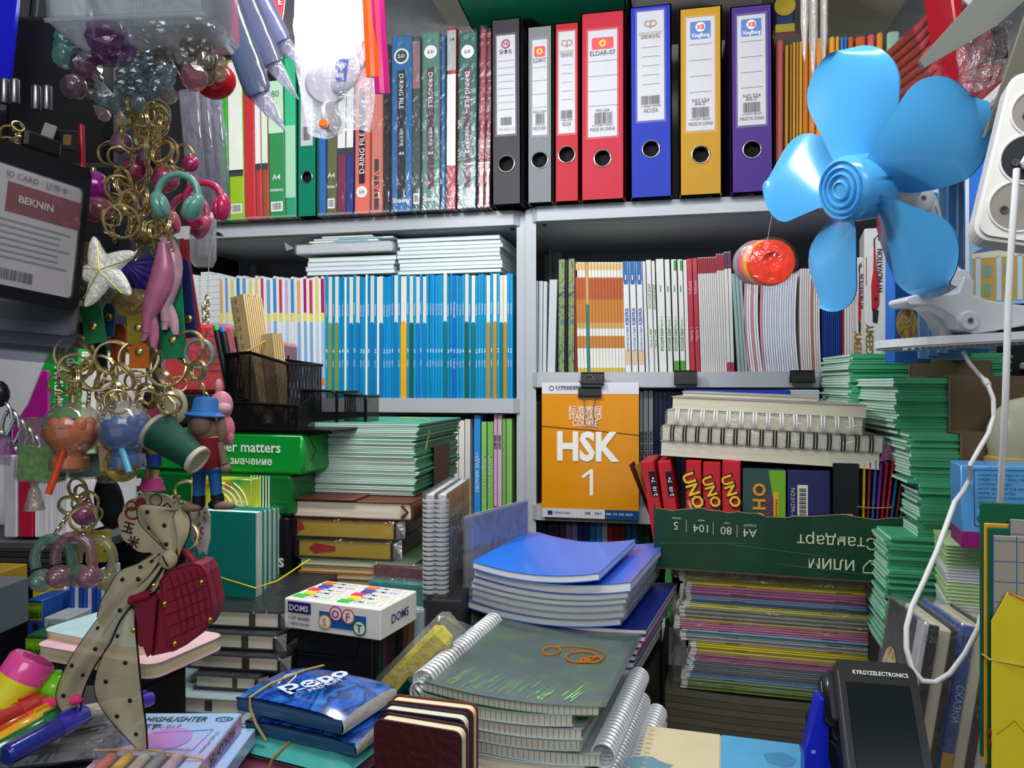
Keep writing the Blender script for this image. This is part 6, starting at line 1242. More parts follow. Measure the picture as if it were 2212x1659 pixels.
# hub axis points towards the viewer and to the left, slightly down
ax_ = Vector((-.925,-.36,-.20)).normalized(); q = ax_.to_track_quat('Z','Y').to_matrix().to_4x4(); FM = Fz @ q
fan = root('clip_fan','light blue clip-on fan with white arm and base at the right','fan',mx(PD(2050,740,.72)))
inv = fan.matrix_world.inverted()
def fpart(name,m,M,label=None,par=None):
    o = part(name,m,par or fan,label); o.matrix_local = (inv @ M) if par is None else M; return o
bpy.context.view_layer.update(); inv = fan.matrix_world.inverted()
m = MB(); m.lathe([(.0275,-.026),(.0275,.004),(.0262,.0085),(.0235,.0105)],FB,48,caps=False)
prof = [(.0235,.0105),(.0225,.0085),(.0205,.0085),(.0198,.0108),(.0180,.0112),(.0172,.0092),(.0150,.0090),(.0143,.0115),(.0126,.0118),(.0118,.0098),(.0088,.0096),(.0080,.0118),(.0064,.0122),(.0058,.0110),(.0002,.0112)]
m.lathe(prof,FB,48,caps=False); m.lathe([(.0275,-.026),(.005,-.026)],FBD,40,caps=False)
for k in range(40): t = 2*pi*k/40; m.box(.0122,.0146,-.0004,.0004,.0095,.0104,FBD,Matrix.Rotation(t,4,'Z'))
hub = fpart('hub',m,FM @ Matrix.Diagonal((1.13,1.13,1.13,1)))
ups = FM.to_3x3().inverted() @ ZP; a_up = math.atan2(ups.y,ups.x)
def blade():
    m = MB(); n = 16; k = 10; Rr = .115
    def P(u,v):
        u = 1-(1-u)**2
        r_ = .024+(Rr-.024)*u; half = (.016+.027*min(1,u*1.5)**.8)*(1 if u < .72 else math.sqrt(max(0,1-((u-.72)/.281)**2))*.98+.02)
        t = (v-.5)*2*half; ph = t/r_*.95+.14*u
        z = -.015+(v-.5)*.024*(1-.35*u)+.003*sin(pi*v)
        return (r_*cos(ph),r_*sin(ph),z)
    m.grid(P,n,k,FB); m.grid(lambda u,v: (P(u,v)[0],P(u,v)[1],P(u,v)[2]-.0014),n,k,FB)
    return m.mesh('blade')
bme = blade()
for k in range(5):
    o = part('blade',bme,hub); o.matrix_local = Matrix.Rotation(a_up+R(-7)+k*2*pi/5,4,'Z')
m = MB(); m.lathe([(.024,-.030),(.0255,-.034),(.025,-.062),(.020,-.075),(.008,-.082),(.001,-.083)],FW,36,caps=True); fpart('motor_housing',m,FM)
def camp(px,py,d): return PD(px,py,d)
# arm: two cheeks at the pivot, then a curved arm to the lower knuckle
pivot = camp(1985,435,dF+.045); low = camp(2066,607,dF+.03); hous = FM @ Vector((0,0,-.070))
def strap(pts,w0,th,mt):
    m = MB(); rings = []
    cr = Vector((cos(A),sin(A),0)); fwd = Vector((-sin(A),cos(A),0))
    for i,p in enumerate(pts):
        t = (pts[min(i+1,len(pts)-1)]-pts[max(i-1,0)]).normalized(); s_ = t.cross(fwd).normalized(); ww = w0[i] if isinstance(w0,(list,tuple)) else w0
        rings.append([p+s_*ww*cos(R(g))*1.0+fwd*th*sin(R(g)) for g in range(0,360,30)])
    return m.loft(rings,mt)
def bez(p0,p1,p2,p3,n=14): return [p0*(1-t)**3+p1*3*t*(1-t)**2+p2*3*t*t*(1-t)+p3*t**3 for t in [i/n for i in range(n+1)]]
pts = bez(camp(1990,425,dF+.05),camp(2020,470,dF+.05),camp(2010,560,dF+.04),camp(2062,605,dF+.03)); arm = strap(pts,[.0135,.0135,.013,.0125]+[.0125]*11,.006,FW)
ptsb = [p-Vector((-sin(A),cos(A),0))*.0066 for p in pts[2:-1]]
arm.tube([p+Vector((cos(A),sin(A),0))*.006 for p in ptsb],.0012,FWD,6); arm.tube([p-Vector((cos(A),sin(A),0))*.005 for p in ptsb],.0012,FWD,6)
arm.loft([[hous+Vector((0,0,.009*cos(R(g))))+Vector((-sin(A),cos(A),0))*.006*sin(R(g)) for g in range(0,360,30)],[camp(1990,430,dF+.05)+Vector((0,0,.010*cos(R(g))))+Vector((-sin(A),cos(A),0))*.006*sin(R(g)) for g in range(0,360,30)]],FW)
fpart('arm',arm,Matrix.Identity(4))
fdir = Vector((-sin(A),cos(A),0))
def disc(px,py,d,r0,th,mt,name,hexr=None,lab=None):
    c = camp(px,py,d); qq = (-fdir).to_track_quat('Z','Y').to_matrix().to_4x4(); m = MB(); m.lathe([(r0,-th),(r0,th*.8),(r0*.86,th),(.0005,th)],mt,32)
    if hexr: m.prism([(hexr*cos(R(60*k+15)),hexr*sin(R(60*k+15))) for k in range(6)],th,th+.0006,mat('6a6c70',.4,.6)); m.lathe([(hexr*1.3,th),(hexr*1.3,th+.0004),(hexr,th+.0004)],FWD,20)
    fpart(name,m,Matrix.Translation(c) @ qq,lab)
disc(1988,431,dF+.038,.0125,.006,FW,'pivot_knuckle',.0024); disc(2066,607,dF+.022,.0105,.009,FW,'pivot_knuckle',.0030)
# clip: upper jaw with its grip, lower jaw, spring boss and flat base plate
def prof2d(pts,d,th,mt,name,dd=0):
    c = [camp(x,y,d) for x,y in pts]; m = MB(); f = [p-fdir*th for p in c]; b = [p+fdir*th for p in c]; n = len(c)
    m.add(f,[tuple(range(n))],mt); m.add(b,[tuple(range(n))[::-1]],mt); m.add(f+b,[(i,(i+1) % n,n+(i+1) % n,n+i) for i in range(n)],mt)
    o = fpart(name,m,Matrix.Identity(4)); mo = o.modifiers.new('soft','BEVEL'); mo.width = .0022; mo.segments = 3; mo.limit_method = 'ANGLE'; mo.angle_limit = R(35); return o
prof2d([(2018,640),(2046,636),(2060,600),(2084,612),(2082,642),(2110,652),(2160,660),(2225,668),(2225,700),(2135,716),(2082,724),(2050,712),(2040,690),(2010,672),(1985,664),(1946,664),(1936,655),(1938,647),(1958,641)],dF,.017,FW,'upper_jaw')
prof2d([(1985,668),(2012,676),(2035,695),(2045,715),(2052,730),(2024,730),(2020,712),(2008,690)],dF+.012,.010,FWD,'lower_jaw')
disc(2085,694,dF-.012,.0094,.008,FW,'spring_boss',.0026,'round white boss with a screw')
bp = [camp(x,0,dF) for x in (0,)]; m = MB(); zb0 = camp(2060,735,dF).z
o2 = []
cA = camp(2075,750,dF+.01); R3 = Matrix.Rotation(A+R(-8),4,'Z')
out = [(-.062+.040*(1-cos(R(t))),.040*sin(R(t))*1.05) for t in ()]
pl = [(x,y) for x,y in ([(-.020+.046*cos(R(t)),.038*sin(R(t))) for t in range(90,271,15)]+[(.085,-.038),(.085,.038)])]
m.prism(pl,-.0075,0,FW); m.prism([(x*.97,y*.97) for x,y in pl],-.0095,-.0075,FWD)
for k in range(22): m.box(-.05+k*.006,-.048+k*.006,-.033,.033,-.0112,-.0094,FWD)
fpart('base_plate',m,Matrix.Translation(camp(2045,728,dF+.02)) @ R3 @ Matrix.Rotation(R(-3),4,'Y'))
cw = mat('dcdcda',.35)
m = MB(); m.tube([camp(*p) for p in ((2080,758,.73),(2092,782,.73),(2112,806,.72),(2132,826,.71),(2146,862,.70),(2147,900,.70),(2136,935,.69),(2115,970,.68),(2096,1004,.68),(2092,1040,.70),(2080,1062,.66))]+[camp(*p) for p in ((2062,1085,.64),(2046,1130,.62),(2024,1190,.61),(1996,1255,.60),(1970,1310,.59),(1958,1355,.585),(1958,1400,.58),(1970,1445,.575),(1992,1471,.57),(2020,1474,.57),(2052,1455,.57),(2085,1412,.57),(2112,1360,.57),(2130,1300,.575),(2136,1240,.58),(2140,1200,.585))],.0021,cw,10); m.tube([camp(2127,821,.713),camp(2135,832,.708)],.0031,cw,10)
fpart('cable',m,Matrix.Identity(4),'white looping cable')
# ================================================================ power strip
dP = .56; PSm = Matrix.Translation(camp(2200,466,dP)) @ Matrix.Rotation(A+R(-20),4,'Z') @ Matrix.Rotation(R(13),4,'Y') @ Matrix.Rotation(R(-6),4,'X'); r = root('power_strip','white power strip with round sockets at the right edge','power strip',PSm); PW = mat('d8d6d0',.35,coat=.2)
m = MB(); wS = .054; m.prism(rrect(wS,.130,.012,6),0,.020,PW,axes((0,.020,.0435),XP,ZP),None); m.prism(rrect(wS-.006,.124,.010,6),0,.0025,PW,axes((0,0,.0435),XP,ZP)); part('housing',m,r)
for k,z in enumerate((.006,.042,.078)):
    m = MB(); c = axes((-.002,-.0026,z),XP,ZP); m.lathe([(.0188,.0001),(.0120,.0002),(.0002,.0003)],mat('8f8a80' if k != 1 else '14161f',.55),32,c,caps=False); m.ring(.0192,.0011,PW,c,32,6); s_ = part('socket',m,r)
    m = MB(); [m.lathe([(.0028,0),(.0028,.0012),(.0014,.0012),(.0002,.0006)],mat('3a3a3e',.4,.5),14,axes((-.002+sx*.0085,-.0026,z+sx*.004),XP,ZP)) for sx in (-1,1)]; part('contact',m,s_)
PLc = PSm @ Vector((.004,-.010,.042)); m = MB(); m.rbox(-.008,.008,-.014,.012,-.010,.010,mat('e2e2e0',.35),.003); m.tube([(0,-.012,-.004),(.002,-.018,-.012),(.002,-.018,-.03)],.0026,cw,10)
rp = root('power_plug','white plug with straight cable plugged into the power strip','plug',Matrix.Translation(PLc) @ Matrix.Rotation(A,4,'Z') @ Matrix.Rotation(R(30),4,'Y')); part('plug_body',m,rp)
m = MB(); bpy.context.view_layer.update(); iv = rp.matrix_world.inverted(); m.tube([camp(*p) for p in ((2196,366,.525),(2192,430,.52),(2184,540,.52),(2178,650,.52),(2175,760,.52),(2172,860,.52),(2168,960,.53),(2163,1040,.54),(2160,1110,.55))],.0022,cw,10); o = part('cable',m,rp); o.matrix_local = iv
# ================================================================ books and boxes behind the fan
m = MB(); RX0 = .33; SR = mat('d2d4d8',.35)
r = root('side_rack','white side rack at the right behind the power strip','shelving rack',mx())
m.rbox(RX0,.79,.60,1.12,ZT-.012,ZT+.004,SR,.003); part('shelf',m,r); m = MB(); m.rbox(.47,.79,.66,1.18,H+.018,H+.030,SR,.003); part('shelf',m,r)
m = MB(); m.box(.775,.79,.62,1.15,0,ZT+.3,mat('55565a',.6)); part('back_panel',m,r)
m = MB(); m.box(.45,.79,1.18,1.2,H-.3,ZT-.013,mat('1c1d20',.8)); part('end_panel',m,r)
def hnb(m,w_,h,alt=0):
    m.text('HT NOVATION',(w_*.62,-.0008,h*.70),-ZP if False else ZP,-XP,.008,mat('2a2a30'),1,h*.30); rd = mat('b01c26',.35)
    m.prism([(w_*.30,h*.42),(w_*.46,h*.40),(w_*.60,h*.46),(w_*.62,h*.62),(w_*.50,h*.72),(w_*.44,h*.86),(w_*.38,h*.86),(w_*.36,h*.70),(w_*.28,h*.60)],0,.0012,rd,axes((0,0,0),XP,ZP)); m.prism([(w_*.34,h*.34),(w_*.52,h*.33),(w_*.58,h*.42),(w_*.34,h*.44)],0,.0014,INK,axes((0,0,0),XP,ZP)); m.lathe([(w_*.07,0),(w_*.07,.0016)],INK,16,axes((w_*.46,-.0006,h*.50),XP,ZP))
    m.tube([(w_*.41,-.0008,h*.86),(w_*.40,-.0008,h*.92),(w_*.55,-.0008,h*.95),(w_*.60,-.0008,h*.91)],.0009,INK,5); m.text('GEEMY',(w_*.20,-.0008,h*.22),ZP,-XP,.011,mat('8a6a1c'),2,h*.3); m.patch(w_*.1,w_*.6,h*.03,h*.055,rd,-.0008); m.patch(w_*.06,w_*.09,h*.6,h*.8,rd,-.0008)
a = PY(1862,800,1.285); m = None
cbox('clipper_box','white hair clipper box with red clipper picture, front one',1867,494,1915,484,1.18,306,.09,'d8d4d4','box',hnb,'hair clipper boxes',R(-8)); cbox('clipper_box','white hair clipper box partly hidden left of the front one',1848,556,1866,545,1.20,246,.10,'c9c4c4','box',hnb,'hair clipper boxes',R(-8))
LBc = mat('5a9ad8',.35,coat=.3)
def obk(lab,ax,ay,d,hp,w_,th,rz,col,extra=None,edge='c9cdd2',tilt=0):
    h = hpx(hp,d); a = PD(ax,ay,d); T = mx((a.x,a.y,a.z-h),rz=rz,ry=tilt); r = root('textbook',lab,'book',T,'textbooks standing at the right behind the fan'); m = MB(); c = mat(col,.35,coat=.2)
    m.rbox(0,w_,0,.0012,0,h,c,.0004); m.rbox(0,w_,th-.0012,th,0,h,c,.0004); m.rbox(0,.0012,0,th,0,h,c,.0004)
    if extra: extra(m,w_,h)
    part('cover',m,r); m = MB(); m.box(.0014,w_-.001,.0013,th-.0013,.001,h-.001,pages(edge,1,700,.4)); part('page_block',m,r)
def cov1(m,w_,h):
    m.text('1',(w_*.72,-.0006,h*.16),XP,ZP,.024,WHITE,0); m.prism([(w_*.32+w_*.30*cos(R(t)),h*.30+h*.14*sin(R(t))) for t in range(0,360,20)],0,.0004,swirl(['7a3a1c','d8a03a','e8d08a','8a5a2c','4a7ab0'],40,.4,2),axes((0,-.0002,0),XP,ZP)); m.text('Окуу китеби',(w_*.5,-.0006,h*.62),XP,ZP,.007,mat('cfe2f4'),0,w_*.8); m.patch(w_*.1,w_*.9,h*.78,h*.94,mat('9cc4ea',.35),-.0004)
obk('blue primer with a large number one and round picture',1934,506,.92,276,.105,.012,R(52),'2f6cc4',cov1)
def cov2(m,w_,h): m.text('Китеби',(w_*.5,-.0006,h*.85),XP,ZP,.008,mat('3a4a7a'),0); m.patch(w_*.1,w_*.9,h*.5,h*.7,mat('cfdcea',.35),-.0004)
for i in range(5): obk('light blue textbook behind the fan arm, %s towards the right' % nth(i+1),1986+i*21,425-i*14,.96+.012*i,350+i*8,.12,.012,R(48),'7fb0e0' if i % 2 == 0 else '5f9ad8',cov2)
def cov3(m,w_,h):
    m.patch(0,w_,h*.48,h,mat('0a6fd8',.3),-.0004); m.text('А. А. Оторова, Г. К.',(w_*.60,-.0008,h*.87),XP,ZP,.0058,WHITE,0,w_*.8); m.text('КЫРГЫЗ',(w_*.12,-.0008,h*.655),XP,ZP,.021,WHITE,1.5,w_*.8,'l')
    m.patch(0,w_,h*.0,h*.48,mat('8fb8e0',.35),-.0003); Bd = mat('d8d2b0',.45); bl_ = mat('3a62b0',.4); m.patch(w_*.06,w_*.98,h*.02,h*.28,mat('b89a4a',.45),-.0006)
    m.add([(w_*.05,-.0012,h*.30),(w_*.95,-.0012,h*.36),(w_*.95,-.0012,h*.40),(w_*.4,-.0012,h*.42)],[(0,1,2,3)],bl_); m.patch(w_*.05,w_*.98,h*.27,h*.31,Bd,-.0010)
    for k in range(6): m.patch(w_*(.08+.16*k),w_*(.12+.16*k),h*.02,h*.28,mat('b8ccd8',.4),-.0010); m.patch(w_*(.14+.16*k),w_*(.20+.16*k),h*.05,h*.12,mat('7a9a7a',.4),-.0009); m.patch(w_*(.14+.16*k),w_*(.20+.16*k),h*.16,h*.23,mat('7a9a8a',.4),-.0009)
    m.patch(0,w_*.03,0,h,mat('e2e4ea',.4),-.0008)
obk('large blue Kyrgyz textbook with white title behind the power strip',2085,292,.80,368,.115,.014,R(-14),'0a6fd8',cov3,'d8dade')
m = MB(); a = PD(2100,700,.88); m.rbox(.48,.79,.68,1.15,H-.25,H+.017,mat('101114',.8),.002); single('carton',m,'black carton under the right side rack','carton')
m = MB(); m.rbox(.49,.78,.69,1.14,COUNTER,H-.2505,mat('141518',.8),.002); single('carton',m,'dark carton on the counter under the black one','carton')
# orange roll in film hanging before the notebooks
RC_ = PD(1668,566,1.02); qo = (Vector((.10,-1,.0))).to_track_quat('Z','Y').to_matrix().to_4x4(); r = root('neon_label_roll','neon orange roll in clear film hanging before the white notebooks','roll',Matrix.Translation(RC_) @ qo); rr = hpx(49,1.02)
for k,(c,nm,lb) in enumerate((('ff3a10','roll',None),('f0b020','roll','yellow roll behind'),('d06080','roll','pink roll behind'),('8a8f94','roll','grey roll behind'))):
    m = MB(); z0 = -.016*k; o = .0035*k; T = mx((-o,o*.8,0)); c_ = mat(c,.5,noise=.15,nscale=80,bump=.5,bscale=70); m.lathe([(rr,z0-.0155),(rr,z0-.001),(rr*.97,z0),(rr*.45,z0+.0002),(rr*.42,z0-.004),(.0004,z0-.006)],c_,36,T); part(nm,m,r,lb)
m = MB(); m.lathe([(rr+.003,-.07),(rr+.004,-.002),(rr*.8,.006),(rr*.3,.009),(.001,.007)],film(op=.01,gl=.12,bump=1.0,bs=40),24); m.add([(-rr*.8,rr*.8,-.004),(-rr*1.35,rr*.7,-.01),(-rr*1.2,rr*.1,-.006),(-rr*.9,0,.002)],[(0,1,2,3)],film(op=.15)); m.add([(rr*.8,-rr*.5,0),(rr*1.35,-rr*.75,.0),(rr*1.25,-rr*.35,-.004)],[(0,1,2)],film(op=.15)); m.tube([(0,rr+.003,-.03),r.matrix_world.inverted() @ PY(1668,462,1.307)],.0004,mat('c8c8c8'),4); part('wrap',m,r,'crinkled clear film wrap')
# ================================================================ lower right corner
# payment terminal
tA = PD(1797,1420,.57); T = mx(tA,rz=A+R(-13),rx=R(-38),s=.77); bpy.context.view_layer.update(); r = root('payment_terminal','black payment terminal with glossy screen at the lower right','terminal',T); BK = mat('141517',.35,coat=.25); wT,hT,tT = .074,.165,.030; m = MB()
o = [(x+wT/2,y-hT/2) for x,y in rrect(wT,hT,.012,6)]; X_ = axes((0,0,0),XP,ZP); m.prism([(wT/2+(x-wT/2)*1.0,y) for x,y in o],-tT,-.002,BK,X_); m.prism([(wT/2+(x-wT/2)*.97,-hT/2+(y+hT/2)*.985) for x,y in o],-.002,0,BK,X_); m.rbox(-.010,.008,.006,tT+.012,-.060,-.010,BK,.005); m.rbox(-.004,wT+.004,.012,tT+.018,-.075,-.004,BK,.008)
m.tube([(.004,-.0006,-.012),(.004,-.0006,-hT+.01)],.0009,mat('5a5c60',.3),6); part('housing',m,r)
m = MB(); m.rbox(.010,wT-.008,-.0008,0,-hT+.01,-.022,mat('0a1418',.16,coat=.2),.0004); part('screen',m,r,'dark glossy screen')
m = MB(); m.text('KYRGYZELECTRONICS',(wT*.56,-.0006,-.0125),XP,ZP,.0038,mat('e4e4e4',.4),1.5,wT*.66); m.box(-.0106,-.0100,.012,.0125,-.03,-.02,SILVER); part('lettering',m,r,'white maker lettering')
m = MB(); bz = T.translation.z-.14; 
a = PD(1775,1600,.62); m.rbox(0,.05,.0,.05,COUNTER,H-(1680-829.5)/F*.58,mat('101114',.6),.003); single('carton',m,'dark carton behind the payment terminal','carton',mx((a.x+.0,a.y+.035,0),rz=A+R(-13)))
m = MB(); a = PD(1772,1512,.56); c_ = mat('1428c0',.4,coat=.2); m.loft([[(0,0,0),(.008,0,0),(.012,.02,0),(.002,.02,0)],[(-.016,-.004,-.05),(.006,-.004,-.05),(.012,.02,-.05),(-.010,.02,-.05)],[(-.018,-.008,-.12),(.022,-.008,-.12),(.026,.02,-.12),(-.012,.02,-.12)]],c_,smooth=False); m.text('o',(-.008,-.0035,-.045),XP,ZP,.005,WHITE,1); single('plastic_bag',m,'bright blue folded plastic bag left of the payment terminal','bag',mx(a,rz=A,s=.8))
# planners standing at an angle right of it
GAL = swirl(['14161f','20242f','3a3e4c','191b24','2a2e3a'],30,.3,2); 
for i,(lab,ax,ay,d,spc,cv) in enumerate((('planner with dark starry cover and white elastic band',2001,1348,.66,'26282f',GAL),('planner with blue swirled starry cover in film',2080,1350,.675,'3a5aa8',swirl(['1c2a6a','3a62b0','6a8ad0','24408a'],40,.35,4)),('planner with dark cover standing right of the blue swirled one',2128,1352,.70,'17181c',mat('1a1c22',.4)))):
    h = .175; a = PD(ax,ay,d); T = mx((a.x,a.y,a.z),rz=R(4),ry=R(9)); r = root('planner',lab,'planner',T,'planners standing at the lower right'); th = .026; dep = .085; m = MB()
    m.rbox(-.0,.0115,0,.003,-h,0,mat(spc,.4,noise=.2,nscale=60),.001); m.rbox(-.0012,.0006,.002,dep,-h,0,cv,.0006); m.rbox(.0,.0012,0,dep,-h,0,cv,.0005); m.rbox(th-.0022,th,-.001,dep,-h,0,mat('1a1b20',.4),.001)
    m.text('320',(.0055,-.0006,-.012),XP,ZP,.0058,INK if i == 1 else mat('8a8c94'),0)
    if i == 1: m.patch(.001,.0105,-.165,-.115,mat('d8a81c',.4),-.0006); m.text('СКАЗКИ',(.006,-.0006,-.07),-ZP,XP,.006,mat('b8c8e8'),1)
    part('cover',m,r); m = MB(); m.rbox(.0118,th-.0024,.003,dep-.002,-h+.002,-.002,pages('d8d2b8',0,900,.12),.002); part('page_block',m,r)
    if i == 0: m = MB(); m.box(-.0018,.002,-.0008,.002,-h,0,mat('d8d8da',.4)); m.box(-.0020,-.0014,.0,.014,-h,.0,mat('c8c8cc',.4)); part('elastic_band',m,r,'white elastic band'); m = MB(); m.flat(circ(.020,24,.034),swirl(['1a1410','d88a1c','f4e8b8','e0a030','201810'],30,.4,1.5),axes((-.0022,.058,-.075),-YP,ZP)); part('galaxy_print',m,r,'orange galaxy print')
    m = MB(); m.rbox(-.003,th+.002,-.003,dep+.003,-h-.001,.0025,film(op=.05,gl=.35),.003); part('wrap',m,r,'clear film wrap')
a = PD(1930,1600,.70); zb = PD(2001,1348,.66).z-.182; m = MB(); m.rbox(-.02,.12,-.02,.08,COUNTER,zb,mat('131417',.7),.002); single('carton',m,'dark carton under the standing planners','carton',mx((a.x+.02,a.y,0),rz=A))
# light green notebooks under the blue box
LGm = mat('b4cf98',.5,noise=.06); LW = mat('d4d6d8',.5,noise=.06)
aL = PD(2047,1178,.76); zz = aL.z; RL = mx((aL.x,aL.y,0),rz=A+R(-22))
for i in range(26):
    wht = 6 <= i < 11 or i >= 17; th = hpx(7.6 if not wht else 6.5,.72); zz -= th+.0002; m = MB(); m.loft([[(x,.001+.002*cos(R(t)) if False else th*.45*(1-cos(R(t))),th*.47*(1+sin(R(t)))) for t in range(90,271,30)]+[(x,.16,0),(x,.16,th*.94)] for x in (0,.15)],LGm if not wht else LW,smooth=False)
    if not wht: m.box(.05,.058,-.0004,.001,th*.35,th*.6,mat('3a3c3a',.4,.5))
    single('school_notebook',m,'%s notebook stacked under the blue toy box, %s from the top' % ('white' if wht else 'pale green',nth(i+1)),'notebook',mx((RL.translation.x,RL.translation.y,zz),rz=A+R(-22)) @ mx((rg.uniform(-.002,.002),0,0)),'notebooks stacked under the blue toy box')
m = MB(); m.rbox(0,.14,.004,.15,COUNTER,zz-.0006,mat('1a1c1c',.7),.002); single('carton',m,'dark carton under the pale green notebooks','carton',RL)
# blue toy box
hB = hpx(178,.70); M,w_ = fr(2090,1006,2225,1050,.70,hB); w_ = .105; M = mx(M.translation,rz=A+R(-20)); M.translation.z = max(M.translation.z,aL.z+.0008); r = root('toy_box','light blue toy box with warning text and magenta band','box',M @ mx((-.004,.002,0),ry=R(-1))); m = MB(); m.rbox(0,w_,0,.05,0,hB,mat('55a0dc',.35,coat=.3),.001); m.rbox(-.0003,w_+.0003,-.0006,.05,.0,hB*.20,mat('8a1470',.35),.0004)
m.text('ONE SET',(w_*.36,-.0014,hB*.105),XP,ZP,.0088,WHITE,1.5); 
m.tube([(w_*.10,-.0006,hB*.95),(w_*.58,-.0006,hB*.95),(w_*.58,-.0006,hB*.27),(w_*.10,-.0006,hB*.27)],.0004,mat('1c2c5a'),4,True)
wtx = ('WARNING! NOT SUITABLE FOR CHILDREN','UNDER 3 YEARS. SMALL PARTS.','CHOKING HAZARD','NICHT GEEIGNET FÜR KINDER','UNTER 36 MONATEN','ATTENTION! NE CONVIENT PAS','AUX ENFANTS','NO APTO PARA NIÑOS')
for k,t in enumerate(wtx): m.text(t,(w_*.13,-.0008,hB*(.89-.055*k)),XP,ZP,.0022,mat('1c2c5a'),0,w_*.42,'l')
m.text('CE',(w_*.28,-.0008,hB*.36),XP,ZP,.0085,mat('14204a'),1); m.ring(.0035,.0009,mat('1c7a3a'),axes((w_*.16,-.0008,hB*.36),XP,ZP),16,5); m.ring(.0035,.0006,mat('1c2c5a'),axes((w_*.40,-.0008,hB*.36),XP,ZP),12,5); m.ring(.0036,.0006,mat('c8342a'),axes((w_*.51,-.0008,hB*.36),XP,ZP),16,5)
m.lathe([(.014,0),(.013,.0006)],mat('c8762c',.5),20,axes((w_*.90,-.0006,hB*.62),XP,ZP)); m.lathe([(.008,0),(.008,.0006)],mat('d8b83c',.5),18,axes((w_*.80,-.0008,hB*.56),XP,ZP)); part('carton_shell',m,r)
# globe lamp toy behind it
gz = PD(2215,1045,.82); r = root('globe_lamp','cream globe on a yellow stand behind the blue toy box','lamp',Matrix.Translation(gz)); m = MB(); m.lathe([(.034,-.03),(.036,0),(.037,.028),(.035,.030)],mat('d8b25c',.45),32); m.lathe([(.0385,.018),(.0385,.028)],mat('d0a850',.45),32); part('stand',m,r); m = MB(); m.lathe([(.034,.030),(.037,.045),(.036,.06),(.029,.078),(.016,.090),(.0005,.094)],mat('bfbfa4',.3,coat=.4),32); part('globe',m,r)
m = MB(); m.rbox(-.04,.04,-.035,.04,COUNTER-gz.z,-.031,mat('1c1c1e',.7),.002); single('carton',m,'dark carton under the cream globe','carton',Matrix.Translation(gz))
# cards and yellow notebooks bundled at the right edge
dY = .50
def edgecard(lab,ax,ay,bx,by,hp,th,col,y,cat='notebook',name='notebook',extra=None):
    h = hpx(hp,dY); a = PD(ax,ay,dY); w_ = hpx(bx-ax,dY); T = mx((a.x,a.y,a.z-h),rz=A+R(-16)) @ mx((0,y,0)); r = root(name,lab,cat,T,'cards and notebooks bundled at the right edge'); m = MB(); m.rbox(0,w_,0,th,0,h,col if not isinstance(col,str) else mat(col,.4,noise=.04),.0006)
    if extra: extra(m,w_,h)
    part('cover',m,r); return T
DGc = '0c5a3c'
edgecard('dark green notebook hindmost at the right edge',2128,1090,2300,1090,560,.002,DGc,.010); edgecard('thin orange edged card among the green notebooks',2134,1134,2300,1134,530,.0016,'d89a2c',.0075,'card','card'); edgecard('dark green notebook before the orange card',2140,1142,2300,1142,530,.002,DGc,.005)
GP = graph_paper('9a9284','2f5a8a',.0135,.0135,.05,'xz')
edgecard('squared grey paper sheet, left and lower of two',2148,1158,2300,1158,500,.0012,GP,.003,'sheet','squared_sheet'); edgecard('squared grey paper sheet, right and taller of two',2182,1122,2320,1122,520,.0012,GP,.0012,'sheet','squared_sheet')
YL = mat('d9c818',.35,coat=.2,noise=.04)
def yel(m,w_,h): m.tube([(w_*.05,-.0006,h*.42),(w_*.22,-.0006,h*.50),(w_*.34,-.0006,h*.43)],.0012,mat('6a3a1c',.5),5); [m.sphere((w_*.06+.004*cos(R(t)),-.0004,h*.40+.004*sin(R(t))),(.0035,.0008,.0035),mat('7a2418',.5),8) for t in (0,120,240)]
h = hpx(420,dY); a = PD(2141,1340,dY); T = mx((a.x,a.y,a.z-h),rz=A+R(-16)); r = root('notebook','bright yellow notebook with slanted top edge at the right corner','notebook',T,'cards and notebooks bundled at the right edge'); m = MB()
m.prism([(0,0),(.06,0),(.06,h+.002),(.0095,h+.0195),(.0,h)],0,.0016,YL,axes((0,0,0),XP,ZP)); m.tube([(.0095,-.0010,h+.0190),(.06,-.0010,h-.004)],.0010,mat('a85a28',.5),5); yel(m,.06,h); part('cover',m,r)
m = MB(); tag_band(m,[(-.003,.0105,h*.80),(-.001,-.001,h*.80),(.02,-.0026,h*.785),(.06,-.0026,h*.77)],.0007,'b89a2c'); single('rubber_band',m,'tan rubber band round the yellow notebook bundle','rubber band',T)
m = MB(); m.rbox(-.003,.06,.0,.06,COUNTER-(a.z-h),-.0008,mat('1a1a18',.7),.002); single('carton',m,'dark carton at the right corner under the yellow notebook','carton',T)
# drawing album and white pill-shaped eraser, bottom centre
M,w_ = fr(1396,1566,1702,1600,.72,.012); w_ = .15; T = mx(M.translation,rz=R(-4)) @ mx((0,-.17,0)); r = root('drawing_album','drawing album with cream and sky blue cover at the bottom edge','album',T); m = MB(); ww = .137
m.rbox(0,ww*.5,0,.17,0,.012,mat('d8c9a4',.45),.0012); m.rbox(ww*.5,ww,0,.17,0,.012,mat('5aa6d0',.45),.0012)
for k in range(18): m.box(.004,.009,.006+k*.009,.0075+k*.009,.0118,.0124,mat('b8aa88',.5))
m.prism([(ww*.06+.02*cos(R(t))*(1+.15*sin(R(t*5))),.095+.012*sin(R(t))*(1+.2*cos(R(t*4)))) for t in range(0,360,20)],.0119,.0123,mat('6f93a4',.5)); m.prism([(ww*.86+.013*cos(R(t))*(1+.1*sin(R(t*5))),.135+.013*sin(R(t))*(1+.1*cos(R(t*5)))) for t in range(0,360,20)],.0119,.0123,mat('4a8cb4',.5)); part('cover',m,r)
